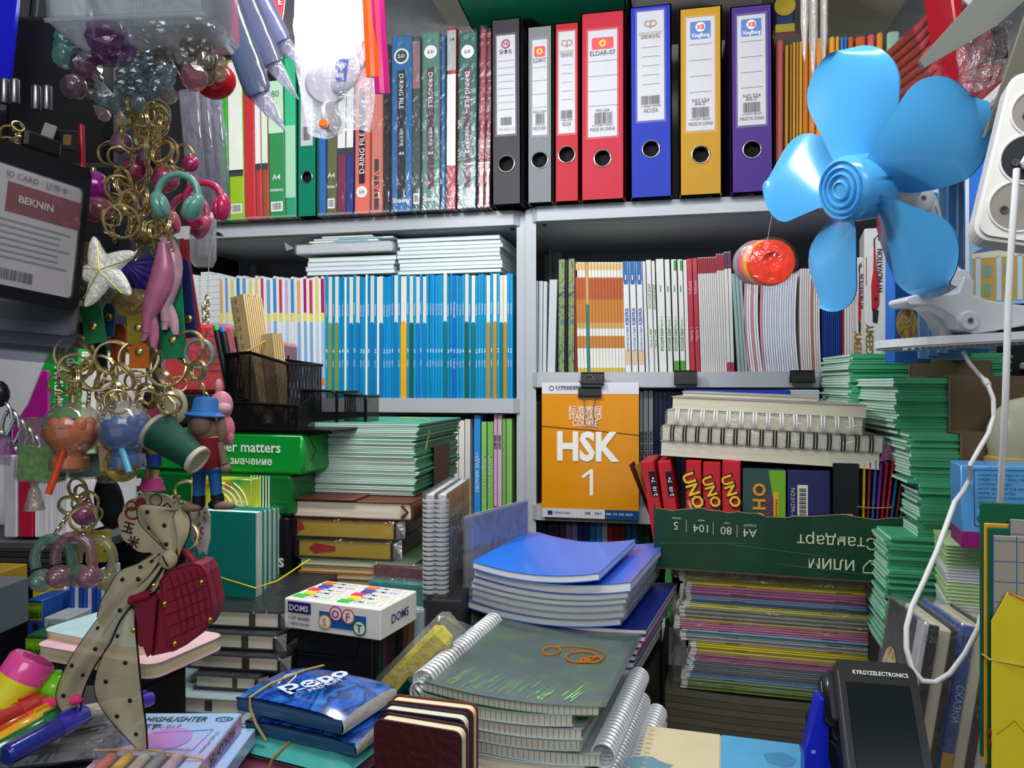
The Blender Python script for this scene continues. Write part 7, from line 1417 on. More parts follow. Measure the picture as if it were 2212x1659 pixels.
m = MB(); m.sphere((0,0,0),(.0115,.007,.0045),mat('e4e4e0',.35,coat=.3),24); single('eraser',m,'white pill-shaped eraser lying on the drawing album','eraser',T @ mx((ww*.5,.078,.0166),rz=R(-8)))
under('dark carton under the drawing album',T,.004,ww-.004,.02,.165,T.translation.z-.0006)
# ================================================================ hanging goods, left
CM = Matrix.Rotation(A,4,'Z')                 # turned square to the viewer's position
def at(px,py,d,roll=0,yaw=0,tilt=0):
    return Matrix.Translation(PD(px,py,d)) @ CM @ Matrix.Rotation(yaw,4,'Z') @ Matrix.Rotation(tilt,4,'X') @ Matrix.Rotation(roll,4,'Y')
FR = axes((0,0,0),XP,ZP)                    # flat shapes drawn in x/z, thickness towards the viewer
GOLDR = mat('d8c48c',.22,.85); GOLDD = mat('b09c68',.27,.85)
def gem(c,op=.5,rough=.07,bump=.15):
    c = ''.join('%02x' % int(255-(255-int(c[i:i+2],16))*.55) for i in (0,2,4)); return film(c,op=op*.75,gl=.6,rough=rough,bump=bump,bs=60,trl=.55)
def gitter(c): return mat(c,.18,.15,noise=.5,nscale=420,coat=.8)
rail = root('hanging_rail','steel rail above the counter that carries the hanging keyrings','rail',Matrix.Translation(PD(250,-260,.56)) @ CM)
m = MB(); m.tube([(-.35,0,0),(.62,0,0)],.006,SILVER,12); part('rod',m,rail)
for x in (-.34,.61): m = MB(); m.tube([(x,0,0),(x,.02,.45)],.003,SILVER,8); part('hanger',m,rail)
def chain(m,a,b,r=.0022,mt=GOLDR,wr=.0005):
    a,b = Vector(a),Vector(b); L = (b-a).length; n = max(2,int(L/(r*1.45))); q = (b-a).to_track_quat('Z','Y').to_matrix().to_4x4()
    for i in range(n):
        p = a.lerp(b,(i+.5)/n); T = Matrix.Translation(p) @ q @ Matrix.Rotation(pi/2*(i % 2)+.4,4,'Z') @ Matrix.Rotation(pi/2,4,'X') @ Matrix.Diagonal((.75,1.1,1,1)); m.ring(r,wr,mt,T,10,4)
def split_ring(m,c,R_,wr=.0011,mt=GOLDR,rx=.2,rz=.3):
    T = Matrix.Translation(c) @ Matrix.Rotation(rz,4,'Z') @ Matrix.Rotation(pi/2+rx,4,'X'); m.ring(R_,wr,mt,T,30,6); m.ring(R_,wr*.95,mt,T @ Matrix.Translation((0,0,wr*1.8)),30,6)
def keyring(name,lab,cat,px,py,d,build,ring=None,grp='keyrings hanging at the left',roll=0,yaw=0,tilt=0):
    """charm at (px,py); ring = (px,py,radius px) of its split ring, joined by a fine chain"""
    T = at(px,py,d,roll,yaw,tilt); r = root(name,lab,cat,T,grp); build(r)
    if ring:
        inv = T.inverted(); c = inv @ PD(ring[0],ring[1],d-.002); R_ = hpx(ring[2],d); m = MB(); split_ring(m,c,R_,.0010,ring[3] if len(ring) > 3 else GOLDR,rg.uniform(-.3,.5),rg.uniform(-.7,.7)); part('split_ring',m,r)
        bot = c-(inv.to_3x3() @ ZP)*R_; top = Vector((0,0,0)) if len(ring) < 5 else Vector(ring[4])
        if (bot-top).length > .004: m = MB(); chain(m,bot,top); part('chain',m,r)
    return r
def P1(name,m,r,lab=None): return part(name,m,r,lab)
# ---- crystal flower and drop charms at the top
def crystal(lab,px,py,rp,c,kind,d=.53,grp='crystal charms hanging at the upper left'):
    R_ = hpx(rp,d); T = at(px,py,d,rg.uniform(-1,1),rg.uniform(-.6,.6),rg.uniform(-.5,.5)); m = MB(); g = gem(c,.42)
    if kind == 'flower':
        for k in range(5):
            t = 2*pi*k/5; c0 = (R_*.55*cos(t),0,R_*.55*sin(t)); rings = m
            m.add(*facet(c0,(R_*.50,R_*.34,R_*.50),7,5),g)
        m.add(*facet((0,-R_*.25,0),(R_*.22,)*3,6,4),gem(c,.6))
    elif kind == 'gem': m.add(*facet((0,0,0),(R_,R_*.8,R_),8,5),g); m.add(*facet((0,0,0),(R_*.55,R_*.45,R_*.55),6,4),gem(c,.6))
    elif kind == 'drop': m.lathe([(.0002,R_*1.5),(R_*.25,R_*1.1),(R_*.7,R_*.3),(R_*.85,-R_*.2),(R_*.6,-R_*.8),(.0002,-R_)],g,10,smooth=False)
    else: m.sphere((0,0,0),R_,gem(c,.55),20)
    single('crystal_charm',m,lab,'charm',T,grp)
def facet(c,r,n,k):
    vs = []; fs = []
    for i in range(k+1):
        f = pi*(i+.001)/(k+.002)
        for j in range(n): t = 2*pi*(j+.5*(i % 2))/n; vs.append((c[0]+r[0]*sin(f)*cos(t),c[1]+r[1]*sin(f)*sin(t),c[2]-r[2]*cos(f)))
    for i in range(k):
        for j in range(n): fs.append((i*n+j,i*n+(j+1) % n,(i+1)*n+(j+1) % n)); fs.append((i*n+j,(i+1)*n+(j+1) % n,(i+1)*n+j))
    return vs,fs
CR = [('turquoise','4ab8a8',150,88,36,'flower',''),('turquoise','5ac0b0',142,122,27,'ball','low left '),('teal','3c9a98',186,92,26,'gem',''),('magenta','a02a9a',226,76,44,'gem','upper '),('magenta','98309a',262,92,38,'gem','lower '),('violet','7a2a88',232,112,34,'gem',''),('dark rose','7a2c50',186,142,34,'gem',''),('plum','5a2440',160,188,27,'ball',''),('plum','6a2c58',200,176,24,'gem','small '),
  ('clear peach','b8a890',325,72,40,'flower','upper '),('clear peach','b09a88',352,108,36,'flower','lower '),('smoky amber','948060',430,78,40,'flower','upper '),('smoky amber','8a7a58',420,118,44,'flower','middle '),('smoky amber','9a8a5c',456,150,40,'flower','lower '),('grey teal','5a8088',302,140,38,'flower','upper '),('grey teal','5c848c',348,162,36,'flower','right '),('grey teal','4c7078',282,178,34,'flower','left '),
  ('grey teal','56808a',318,196,26,'drop','upper '),('grey teal','4a7078',254,226,22,'drop','left '),('grey teal','5c8890',222,206,26,'drop','far left '),('grey teal','628a90',298,222,20,'drop','lower '),('rose','c85a78',420,168,30,'gem',''),('pink pearl','d8a8b0',222,246,17,'drop',''),('gold glitter','d8c060',262,260,17,'drop',''),('clear','b0a8a0',362,204,22,'gem',''),('amber','9a7040',198,204,12,'ball','')]
for nm,c,px,py,rp,kd,pos in CR: crystal('%s%s %s charm hanging under the clear box' % (pos,nm,{'flower': 'crystal flower','gem': 'faceted crystal','drop': 'crystal drop','ball': 'round crystal'}[kd]),px,py,rp,c,kd,.53+rg.uniform(-.02,.03))
m = MB(); m.sphere((0,0,0),(.0155,.009,.0145),mat('d01824',.3,coat=.6,noise=.2,nscale=50),24); single('red_charm',m,'large glossy red round charm right of the crystals','charm',at(466,174,.58))
m = MB(); [m.tube([PD(300+i*6,215+rg.uniform(-8,5),.545),PD(280+i*9,-255,.56)],.0003,mat('c8c0b0',.4),4) for i in range(9)]; single('nylon_thread',m,'fine clear threads by which the crystal charms hang','thread')
# ---- clear box at the very top
r = root('clear_box','clear plastic box hanging above the crystal charms','box',at(272,48,.50,R(-2.2))); hw = hpx(183,.50); m = MB(); CP = film('e8ecf0',op=.20,gl=.6,bump=.12,bs=10,trl=.3)
m.rbox(-hw,hw,0,.06,0,.08,CP,.006); m.rbox(-hw+.002,hw-.002,.002,.058,.0015,.079,CP,.005); m.tube([(-hw+.003,-.0004,.003),(hw-.003,-.0004,.003)],.0016,CP,8); part('box_shell',m,r)
# ---- gold ring bunches
def bunch(n,px0,px1,py0,py1,rp0,rp1,nm,d=.55,mt=GOLDR):
    for i in range(n):
        px = rg.uniform(px0,px1); py = rg.uniform(py0,py1); dd = d+rg.uniform(-.012,.02); m = MB(); R_ = hpx(rg.uniform(rp0,rp1),dd); split_ring(m,(0,0,0),R_,.0008,mt,rg.uniform(-.5,.6),rg.uniform(-1.2,1.2)); chain(m,(0,0,-R_),(rg.uniform(-.004,.004),0,-R_-.012),.002)
        single('key_ring',m,'gold key ring in the %s, %s' % (nm,('one of the tangled rings',)[0]),'key ring',at(px,py,dd),'gold key rings in the '+nm)
bunch(9,295,355,228,275,22,34,'bunch under the crystal drops'); bunch(7,250,390,300,350,22,36,'bunch among the pink balls'); bunch(12,238,330,390,470,20,34,'bunch above the starfish',.56)
bunch(9,330,372,440,500,14,22,'cluster right of the starfish ring',.56); bunch(5,150,240,800,840,20,30,'bunch above the orange bottle',.56); bunch(8,215,420,815,870,16,28,'bunch above the blue bottle',.56); bunch(6,150,215,1050,1120,14,26,'bunch above the clear loops',.555); bunch(3,330,352,250,300,24,30,'top twist',.545)
bunch(8,10,90,275,330,10,20,'dark corner over the card holder',.56,GOLDD)
# ---- balls
for lab,px,py,rp,c in (('dusty mauve glitter ball under the crystals',262,309,24,'9a6a84'),('purple glitter ball inside a gold ring',316,338,30,'7a3a6c'),('magenta pearly heart ball at the left of the rings',202,402,34,'b02aa0'),('rose pink glitter ball under the magenta one',208,452,36,'c0708a'),('small magenta ball at the right of the rings',412,354,18,'b8306a'),('deep rose ball behind the purple ball',290,366,26,'a83a64'),('rose crystal ball behind the mint headphones',355,385,32,'c05a70'),('golden pearl ball beside the starfish ring',312,506,26,'8a7434')):
    m = MB(); R_ = hpx(rp,.56); m.sphere((0,0,0),(R_,R_*.8,R_*(.8 if 'rose pink' in lab else 1)),gitter(c),24); m.lathe([(.002,R_*.95),(.002,R_*1.15)],GOLDR,10); single('ball_charm',m,lab,'charm',at(px,py,.565),'glitter ball charms')
# ---- headphones charms
def phones(r,c):
    g = mat(c,.2,coat=.8,noise=.1,nscale=200); m = MB(); pts = [(.0145*cos(R(t)),0,.0145*sin(R(t))) for t in range(-25,206,12)]; m.tube(pts,.0026,g,10); part('headband',m,r)
    for s in (-1,1): m = MB(); m.sphere((0,0,0),(.0056,.0072,.0105),g,16,mx((s*.0128,0,-.0085),ry=R(20*s))); m.sphere((0,0,0),(.0036,.0058,.0088),g,14,mx((s*.0088,-.001,-.0085),ry=R(20*s))); part('ear_cup',m,r)
keyring('headphones_charm','mint green headphones charm right of the gold rings','charm',384,420,.545,lambda r: phones(r,'6aa89c'),(352,330,26,GOLDR,(0,0,.0165)),roll=R(4)); keyring('headphones_charm','hot pink headphones charm behind the mint one','charm',440,436,.575,lambda r: phones(r,'d02a64'),(395,340,26,GOLDR,(0,0,.0165)),roll=R(-18)); keyring('headphones_charm','rose headphones charm behind the hot pink one','charm',408,462,.60,lambda r: phones(r,'c85a74'),None,roll=R(10))
# ---- starfish, shells, fins
def star(r,c,s=1,g=None):
    g = g or mat(c,.25,.1,noise=.25,nscale=300,coat=.8,bump=.6,bscale=420); m = MB(); n = 5; vs = []; 
    ang = [97,22,-48,-122,172]; L = [.029,.031,.031,.033,.024]
    for a_,l in zip(ang,L):
        l *= s; rings = []
        for i in range(9):
            u = i/8; w_ = (.0105*(1-u)**.8+.0046*(1-u*.4))*s*(1 if u < .95 else .55); h = .0050*s*(1-u*.62); x = l*u; bend = .004*s*sin(u*2)
            rings.append([(x*cos(R(a_))-sin(R(a_))*(w_*cos(R(t))*.8+bend),-h*max(sin(R(t)),-.25),x*sin(R(a_))+cos(R(a_))*(w_*cos(R(t))*.8+bend)) for t in range(0,360,30)])
        m.loft(rings,g)
    m.sphere((0,0,0),(.0095*s,.0052*s,.0095*s),g,16)
    for a_,l in zip(ang,L): m.tube([(l*s*u*cos(R(a_)),-.0054*s*(1-u*.6)-.0002,l*s*u*sin(R(a_))) for u in (0,.3,.6,.85)],.00035*s,mat('e8d84a',.2,.5),5)
    part('star_body',m,r)
keyring('starfish_charm','large pearly white starfish charm in front of the shells','charm',222,585,.53,lambda r: star(r,'f0eee0',.83),(262,478,35,GOLDR,(.002,-.002,.027)),roll=0); keyring('starfish_charm','beige starfish charm half hidden behind the white one','charm',205,622,.56,lambda r: star(r,'b0a890',.78),None,roll=R(-12))
def shell(r,c,c2,s=1):
    m = MB(); n = 22; k = 6; g = mat(c,.3,.05,noise=.25,nscale=120,coat=.6)
    def P(u,v):
        t = R(-112+224*u)+pi/2; rr = .0185*s*v*(1+.035*cos(u*n*pi)*v); return (rr*cos(t),-.008*s*(1-v*v)-.0012*s*cos(u*n*pi)*v-.002,rr*sin(t)*1.0)
    m.grid(P,n*3,k,g); m.grid(lambda u,v: (P(u,v)[0],.0045*s*(1-v*v),P(u,v)[2]),n,k,mat(c2,.3,coat=.5)); part('shell_body',m,r)
keyring('shell_charm','cream scallop shell charm left behind the starfish','charm',192,575,.57,lambda r: shell(r,'a08a60','8a7450',.95),None,roll=R(10)); keyring('shell_charm','violet scallop shell charm right of the starfish','charm',290,575,.565,lambda r: shell(r,'4c3a9a','5a4aa0',1.05),(300,500,24,GOLDR,(0,0,.018)),roll=R(178))
m = MB(); m.add(*facet((0,0,0),(.0165,.010,.0115),10,6),gem('c89a20',.6)); single('crystal_charm',m,'amber yellow crystal charm below the violet shell','charm',at(290,655,.56))
def fin(r,c):
    g = mat(c,.3,coat=.5,noise=.2,nscale=140); m = MB(); m.loft([[((.0035+.0055*sin(pi*min(1,u*1.1)))*cos(R(t))+.003*sin(u*5),(.003+.003*sin(pi*u))*sin(R(t)),.034-.066*u) for t in range(0,360,30)] for u in [i/12 for i in range(13)]],g)
    for s in (-1,1): m.loft([[((.002+.0022*sin(pi*u))*cos(R(t))+s*.004*u,.0022*sin(R(t)),-.018-.020*u*(1.2 if s > 0 else 1)) for t in range(0,360,45)] for u in [i/5 for i in range(6)]],g)
    part('fin_body',m,r)
keyring('mermaid_tail_charm','pink mermaid tail charm, left one of the pair','charm',338,625,.55,lambda r: fin(r,'b86a88'),None,roll=R(8)); keyring('mermaid_tail_charm','pale pink mermaid tail charm, right one of the pair','charm',362,600,.555,lambda r: fin(r,'c89aa8'),(356,500,18,GOLDR,(0,0,.034)),roll=R(-3))
# ---- leather straps with rivets
def strapk(lab,px,py0,py1,wp,c,d,riv=None,roll=0,pink=0):
    h = hpx(py1-py0,d); w_ = hpx(wp,d)/2; T = at(px,(py0+py1)/2,d,roll); r = root('leather_strap',lab,'strap',T,'leather strap keyrings'); m = MB(); c_ = mat(c,.5,noise=.1,nscale=60,bump=.2,bscale=400)
    m.prism([(-w_,-h/2),(w_,-h/2),(w_,h/2-.004),(w_*.6,h/2),(-w_*.6,h/2),(-w_,h/2-.004)],-.0012,.0012,c_,FR); 
    if pink: [m.box(-w_-.0006,w_+.0006,-.0010,.0010,-h/2+i*.0014,-h/2+i*.0014+.0007,c_) for i in range(int(h/.0014))]
    part('strap_body',m,r)
    if riv: m = MB(); z = h/2-hpx(riv-py0,d); m.sphere((0,-.0014,z),(.0032,.0014,.0032),mat('c8b46a',.2,.9),16); part('rivet',m,r,'brass rivet')
strapk('long green leather strap right of the mermaid tails',368,510,775,52,'0a7a48',.560,735,R(-4)); strapk('red fringed strap at the right of the strap bundle',406,515,720,24,'c83a48',.59,None,R(-9),1); strapk('navy leather strap between the green and red ones',404,560,730,26,'1c2a64',.58,690,R(-6)); strapk('olive yellow strap with the upper rivet',300,640,742,48,'8a7a20',.556,708); strapk('orange leather strap under the olive one',302,742,796,42,'c0601c',.552,760); strapk('purple leather strap at the left of the bundle',172,660,722,32,'6a3468',.575,690,R(8)); strapk('short green strap with rivet under the starfish',202,656,742,44,'1a6a38',.553,706,R(-8)); strapk('blue leather strap beside the short green one',236,656,726,24,'1f5a7a',.57,685,R(4)); strapk('rust leather strap between blue and olive ones',256,700,790,30,'a84a1c',.585,None,R(3)); strapk('dark teal strap under the short green one',216,740,800,30,'123a48',.59)
for lab,px,py,rp,mt in (('large gold ring at the left of the ring row',162,765,38,GOLDR),('large gold ring beside the leftmost one',172,778,36,GOLDD),('large gold ring below the short green strap',214,806,38,GOLDR),('large silver gold ring round the orange strap',300,775,38,GOLDR),('large dark ring under the long green strap',362,796,40,GOLDD),('large gold ring at the right end of the row',412,752,36,GOLDR),('large mint coated ring at the right end of the row',432,764,30,mat('8ab09c',.25,.4)),('large gold ring below the blue strap',246,772,36,GOLDR)):
    m = MB(); d = .56; split_ring(m,(0,0,0),hpx(rp,d),.0012,mt,rg.uniform(-.2,.3),rg.uniform(-.4,.4)); chain(m,(0,0,-hpx(rp,d)),(0,0,-hpx(rp,d)-.014),.0024); single('key_ring',m,lab,'key ring',at(px,py,d),'large rings in the ring row')
# ---- liquid bottles
def globe(r,liq,straw,sc_=1,tilt=0):
    s = sc_; gl = film('e4e0d4',op=.10,gl=.6,bump=.1,bs=10); m = MB(); pr = [(.0005,.0205),(.008,.0190),(.0150,.0130),(.0192,.003),(.0185,-.005),(.0140,-.0125),(.0105,-.0150),(.0100,-.0175),(.0125,-.0190),(.0130,-.0260),(.0120,-.0285),(.0005,-.0285)]
    m.lathe([(a*s,b*s) for a,b in pr],gl,32); part('bottle',m,r,'clear bottle'); m = MB(); lq = mat(liq,.2,coat=.3,noise=.25,nscale=160); m.lathe([(.0005,.001),(.0170,.001),(.0178,-.0045),(.0135,-.012),(.0098,-.015),(.0092,-.0175),(.0115,-.0195),(.0118,-.0258),(.0005,-.0272)] and [(a*s,b*s) for a,b in [(.0005,.001),(.0175,.001),(.0172,-.0045),(.0132,-.012),(.0098,-.015),(.0092,-.0175),(.0115,-.0195),(.0118,-.0258),(.0005,-.0272)]],lq,28)
    for i in range(10): t = i*2.4; m.sphere((.011*s*cos(t),.011*s*sin(t),(.0015+.002*(i % 3))*s),.0042*s,lq,10)
    part('filling',m,r,'coloured bead filling'); m = MB(); m.tube([(.002*s,-.010*s,-.012*s),(-.003*s if straw[1] < 0 else .010*s,-.017*s,-.030*s if straw[1] > 0 else -.043*s)],.0023*s,mat(straw[0],.3,coat=.5),12); part('straw',m,r)
    m = MB(); m.lathe([(.003*s,.020*s),(.003*s,.024*s)],GOLDR,12); part('cap',m,r)
keyring('bottle_charm','clear globe bottle charm with orange beads and straw','charm',155,928,.53,lambda r: globe(r,'f08020',('d04a1c',-1)),(160,795,30,GOLDR,(0,0,.024)),roll=R(4)); keyring('bottle_charm','clear globe bottle charm with blue beads and straw','charm',269,926,.535,lambda r: globe(r,'2a70d0',('5ab0cc',1),1.0),(268,812,30,GOLDR,(0,0,.024)),roll=R(-4))
def block(r,w_,h,liq,frac,cap=False):
    gl = film('d8dcd0',op=.12,gl=.5,bump=.1,bs=10); m = MB(); o = rrect(w_,h,.005,5); o = [(x*(1-.10*(z/h+.5)),z) for x,z in o]; m.prism(o,-.007,.007,gl,FR); part('bottle',m,r,'clear bottle'); m = MB(); m.prism([(x*.92,max(-h/2+.0015,min(z,-h/2+h*frac))) for x,z in o],-.0058,.0058,mat(liq,.25,noise=.5,nscale=220,coat=.3),FR); part('filling',m,r,'glitter filling')
keyring('bottle_charm','jelly block charm half filled with green glitter','charm',94,972,.55,lambda r: block(r,.032,.046,'78c050',.55),(130,830,22,GOLDR,(0,0,.023)),roll=R(5)); keyring('bottle_charm','jelly block charm with pale teal and pink glitter','charm',190,985,.56,lambda r: block(r,.025,.033,'7a9890',.55),None,roll=R(-3)); keyring('bottle_charm','flask charm with dark orange beads between the bottles','charm',240,985,.58,lambda r: block(r,.018,.04,'b8601c',.7),None)
def donut(r): m = MB(); m.ring(.0090,.0042,mat('c0a43c',.3,coat=.5),FR,28,12); m.lathe([(.0075,-.002),(.0075,.002)],mat('a89020',.3,noise=.4,nscale=200),24,FR); part('ring_body',m,r); 
keyring('ring_charm','round yellow dial charm below the blue bottle','charm',264,1002,.55,donut,None)
def tassel(r): m = MB(); m.lathe([(.003,.008),(.0025,.005),(.004,.002),(.0062,-.008),(.0070,-.012)],film('d8cfc4',op=.35,gl=.5),14); part('tassel_body',m,r)
keyring('tassel_charm','clear tassel shaped charm under the green jelly block','charm',74,1066,.55,tassel,None)
m = MB(); m.sphere((0,0,0),(.0115,.006,.022),mat('0e0f12',.5),20); single('coin_pouch',m,'black oval pouch hanging behind the yellow dial','pouch',at(236,1085,.60,R(-10)))
# ---- green cup
def cup2(r):
    a = Vector((-.0165,.004,.0105)); b = Vector((.0175,-.004,-.0110)); q = (b-a).to_track_quat('Z','Y').to_matrix().to_4x4(); T = Matrix.Diagonal((.8,.8,.8,1)) @ Matrix.Translation(a) @ q; L = (b-a).length
    m = MB(); m.lathe([(.0160,0),(.0110,L)],mat('0c4a3a',.6,noise=.08,nscale=120),36,T); part('cup_body',m,r); m = MB(); m.lathe([(.0005,-.004),(.0150,-.004),(.0172,-.0025),(.0174,.001),(.0160,.0015)],mat('a8a698',.5),36,T); part('cup_lid',m,r,'off-white lid')
    m = MB(); m.lathe([(.0110,L-.0005),(.0122,L+.0005),(.0122,L+.0042),(.0105,L+.0048),(.0100,L+.0025),(.0005,L+.0025)],mat('c4bda8',.5),36,T); part('cup_base',m,r,'off-white rim')
keyring('cup_charm','dark green paper cup charm tilted beside the dog figure','charm',380,960,.50,cup2,(366,870,24,GOLDR,(-.010,0,.018)))
def pod(r): m = MB(); m.sphere((0,0,0),(.0085,.004,.0125),mat('a8a484',.3,coat=.4,noise=.1),20); m.tube([(-.004,-.004,.008),(.002,-.005,.002),(.001,-.005,-.008)],.0013,GOLDR,8); part('pod_body',m,r)
keyring('pod_charm','ivory oval charm with gold clasp above the cup','charm',380,878,.54,pod,None)
# ---- dog figure with hat
def dog(r):
    S = .00033; br = mat('7a6454',.6,noise=.08,nscale=80); bl = mat('1f5a94',.6); rd = mat('7a1420',.6); bk = mat('0e0e12',.55); hat = mat('2a6cb0',.55)
    def px(x,y,z=0): return ((x-445)*S,z,(965-y)*S)
    def limb(pts,rs,mt,m): m.tube([px(*p) for p in pts],[q*S for q in rs],mt,14); return m
    m = MB(); m.sphere(px(445,930,-.001),(26*S,22*S,30*S),br,18); m.sphere(px(440,918,-.006),(22*S,16*S,24*S),br,16)
    for s in (-1,1): m.sphere(px(445+s*30,928,0),(11*S,8*S,30*S),br,14,None)
    limb([(418,955),(405,985),(398,1008)],(9,8,8),br,m); limb([(470,955),(478,985),(482,1000)],(9,8,9),br,m); m.sphere(px(484,1010),(13*S,11*S,11*S),br,14)
    limb([(430,1010),(428,1050),(428,1080)],(14,12,12),bl,m); limb([(460,1008),(464,1050),(466,1078)],(14,12,12),bl,m); m.rbox(px(416,1030)[0],px(474,1030)[0],-.006,.006,px(0,1022)[2],px(0,1000)[2],bl,.003); part('body',m,r)
    m = MB(); m.loft([[(px(445+(30-6*abs(u-.5))*cos(R(t)),0)[0],.0085*sin(R(t)),px(0,944+66*u)[2]) for t in range(0,360,24)] for u in (0,.15,.5,.85,1)],rd); part('vest',m,r,'dark red vest'); m = MB(); m.ring(24*S,3*S,mat('c8a42c',.5),mx(px(446,944),s=(1,.8,1)),24,6); part('collar',m,r,'yellow collar')
    m = MB(); m.lathe([(40*S,0),(42*S,3*S),(30*S,9*S),(27*S,12*S),(25*S,34*S),(20*S,40*S),(.0002,41*S)],hat,30,mx(px(442,900,-.001),s=(1,.85,1)) @ Matrix.Rotation(R(4),4,'Y')); m.lathe([(27*S,11*S),(28*S,13*S),(27*S,16*S)],mat('3a8ad0',.5),30,mx(px(442,900,-.001),s=(1,.85,1))); part('hat',m,r,'blue brimmed hat')
    m = MB(); limb([(428,1066),(428,1088)],(13,13),bk,m); limb([(466,1064),(470,1086)],(13,13),bk,m); m.sphere(px(416,1090,-.003),(22*S,12*S,9*S),br,14); m.sphere(px(484,1086,-.003),(26*S,12*S,9*S),br,14); m.sphere(px(468,1084,-.002),(18*S,12*S,11*S),bk,14); m.sphere(px(428,1088,-.001),(12*S,12*S,10*S),bk,12); part('boots',m,r,'black boots')
keyring('dog_figure','brown long-eared dog figure charm in blue hat and red vest','charm',447,966,.525,dog,(430,800,20,GOLDR,(0,0,.034)))
def pinkf(r): 
    g = mat('d88a98',.5); m = MB(); m.sphere((0,0,.010),(.0085,.008,.011),g,18); m.sphere((.003,-.004,.008),(.006,.006,.005),mat('d8b0b4',.5),14); m.sphere((-.002,0,.024),(.003,.003,.006),g,12); m.sphere((.002,0,-.008),(.008,.007,.012),mat('d87a86',.5),16); m.sphere((.007,-.002,-.014),(.003,.003,.006),g,12); part('body',m,r)
keyring('pink_figure','pink animal figure charm behind the dog figure','charm',478,905,.565,pinkf,None)
def doll(r):
    sk = mat('b08a5c',.55); m = MB(); m.sphere((0,0,.018),(.0078,.0075,.008),sk,18); m.sphere((0,0,-.004),(.0065,.005,.009),mat('b89a2c',.55),14); m.tube([(-.005,0,.0),(-.012,-.002,-.008),(-.014,-.003,-.010)],.0022,sk,8); m.tube([(.005,0,.0),(.011,-.002,-.008)],.0022,sk,8); m.tube([(-.003,0,-.018),(-.003,-.001,-.026)],.0025,sk,8); m.tube([(.003,0,-.018),(.003,-.001,-.026)],.0025,sk,8); part('body',m,r)
    m = MB(); m.lathe([(.0080,.0185),(.0085,.020),(.0065,.0265),(.0003,.028)],mat('8a2a44',.55),20); part('cap',m,r,'maroon cap'); m = MB(); m.lathe([(.0068,-.006),(.0072,-.015),(.0064,-.0155)],mat('1c3a8a',.55),18); part('shorts',m,r,'blue shorts'); m = MB(); m.loft([[(a*cos(R(t)),a*.7*sin(R(t)),z) for t in range(0,360,30)] for a,z in ((.0070,-.024),(.0078,-.027),(.0100,-.033),(.0001,-.0335))],mat('b03a7a',.55)); part('pedestal',m,r,'pink base')
keyring('doll_figure','small doll figure charm in maroon cap and blue shorts','charm',328,962,.56,doll,(318,850,22,GOLDR,(0,0,.028)))
m = MB(); m.sphere((0,0,0),(.012,.008,.016),mat('3a3438',.5),18); single('hair_charm',m,'dark grey oval charm behind the doll figure','charm',at(342,872,.59))
# ---- cookie tag, feather tag
def cookie(r):
    c = mat('b8ac8e',.6,noise=.06,nscale=40); o = []; n = 10
    for k in range(n*8): t = 2*pi*k/(n*8); rr = .0245+.0016*abs(cos(t*n/2)); o.append((rr*cos(t),rr*.9*sin(t)))
    m = MB(); m.prism(o,-.0009,.0009,c,FR)
    k_ = mat('2a2018',.5); rd = mat('8a2c1c',.5)
    m.text('玉',(-.0175,-.0010,-.005),-ZP*.2+XP,ZP+XP*.2,.0068,k_,1.5); m.text('米',(-.0125,-.0010,-.0155),-ZP*.2+XP,ZP+XP*.2,.0068,k_,1.5)
    m.lathe([(.004,.0009),(.004,.0013)],rd,16,FR @ mx((-.010,.0145,0))); m.ring(.0052,.0012,rd,FR @ mx((-.0155,.006,.001),s=(1,.8,1)),16,5); m.ring(.0036,.0005,k_,FR @ mx((-.017,.0115,.0011)),14,4); m.ring(.0045,.0004,k_,FR @ mx((.001,.018,.0011)),14,4); m.tube([(-.004,-.0012,.008),(.002,-.0012,.012),(.007,-.0012,.0095)],.0011,rd,5); m.tube([(.007,-.0012,.014),(.010,-.0012,.0165),(.013,-.0012,.0135)],.0006,k_,5); m.tube([(-.003,-.0012,.003),(-.001,-.0012,.006),(.003,-.0012,.005)],.0005,k_,5)
    part('tag_card',m,r)
keyring('cookie_tag','scalloped cream tag with drawings behind the ribbon bow','tag',330,1130,.575,cookie,(405,1062,26,GOLDR,(.012,0,.018)),roll=R(6))
def feather(r): 
    m = MB(); m.prism([(-.006,.016),(.003,.019),(.0085,.010),(.0105,-.006),(.0095,-.018),(.007,-.0155),(.005,-.019),(.002,-.013),(-.002,-.009),(-.005,.002)],-.0010,.0010,mat('b8b4ae',.45,coat=.3),FR); c = mat('7a5a50',.5)
    for i in range(14): x = rg.uniform(-.002,.007); z = rg.uniform(-.012,.012); m.box(x-.0006,x+.0008,-.0014,-.001,z-.0005,z+.001,c)
    part('tag_card',m,r)
keyring('paw_tag','white printed paw tag beside the cream cookie tag','tag',425,1140,.545,feather,None,roll=R(8))
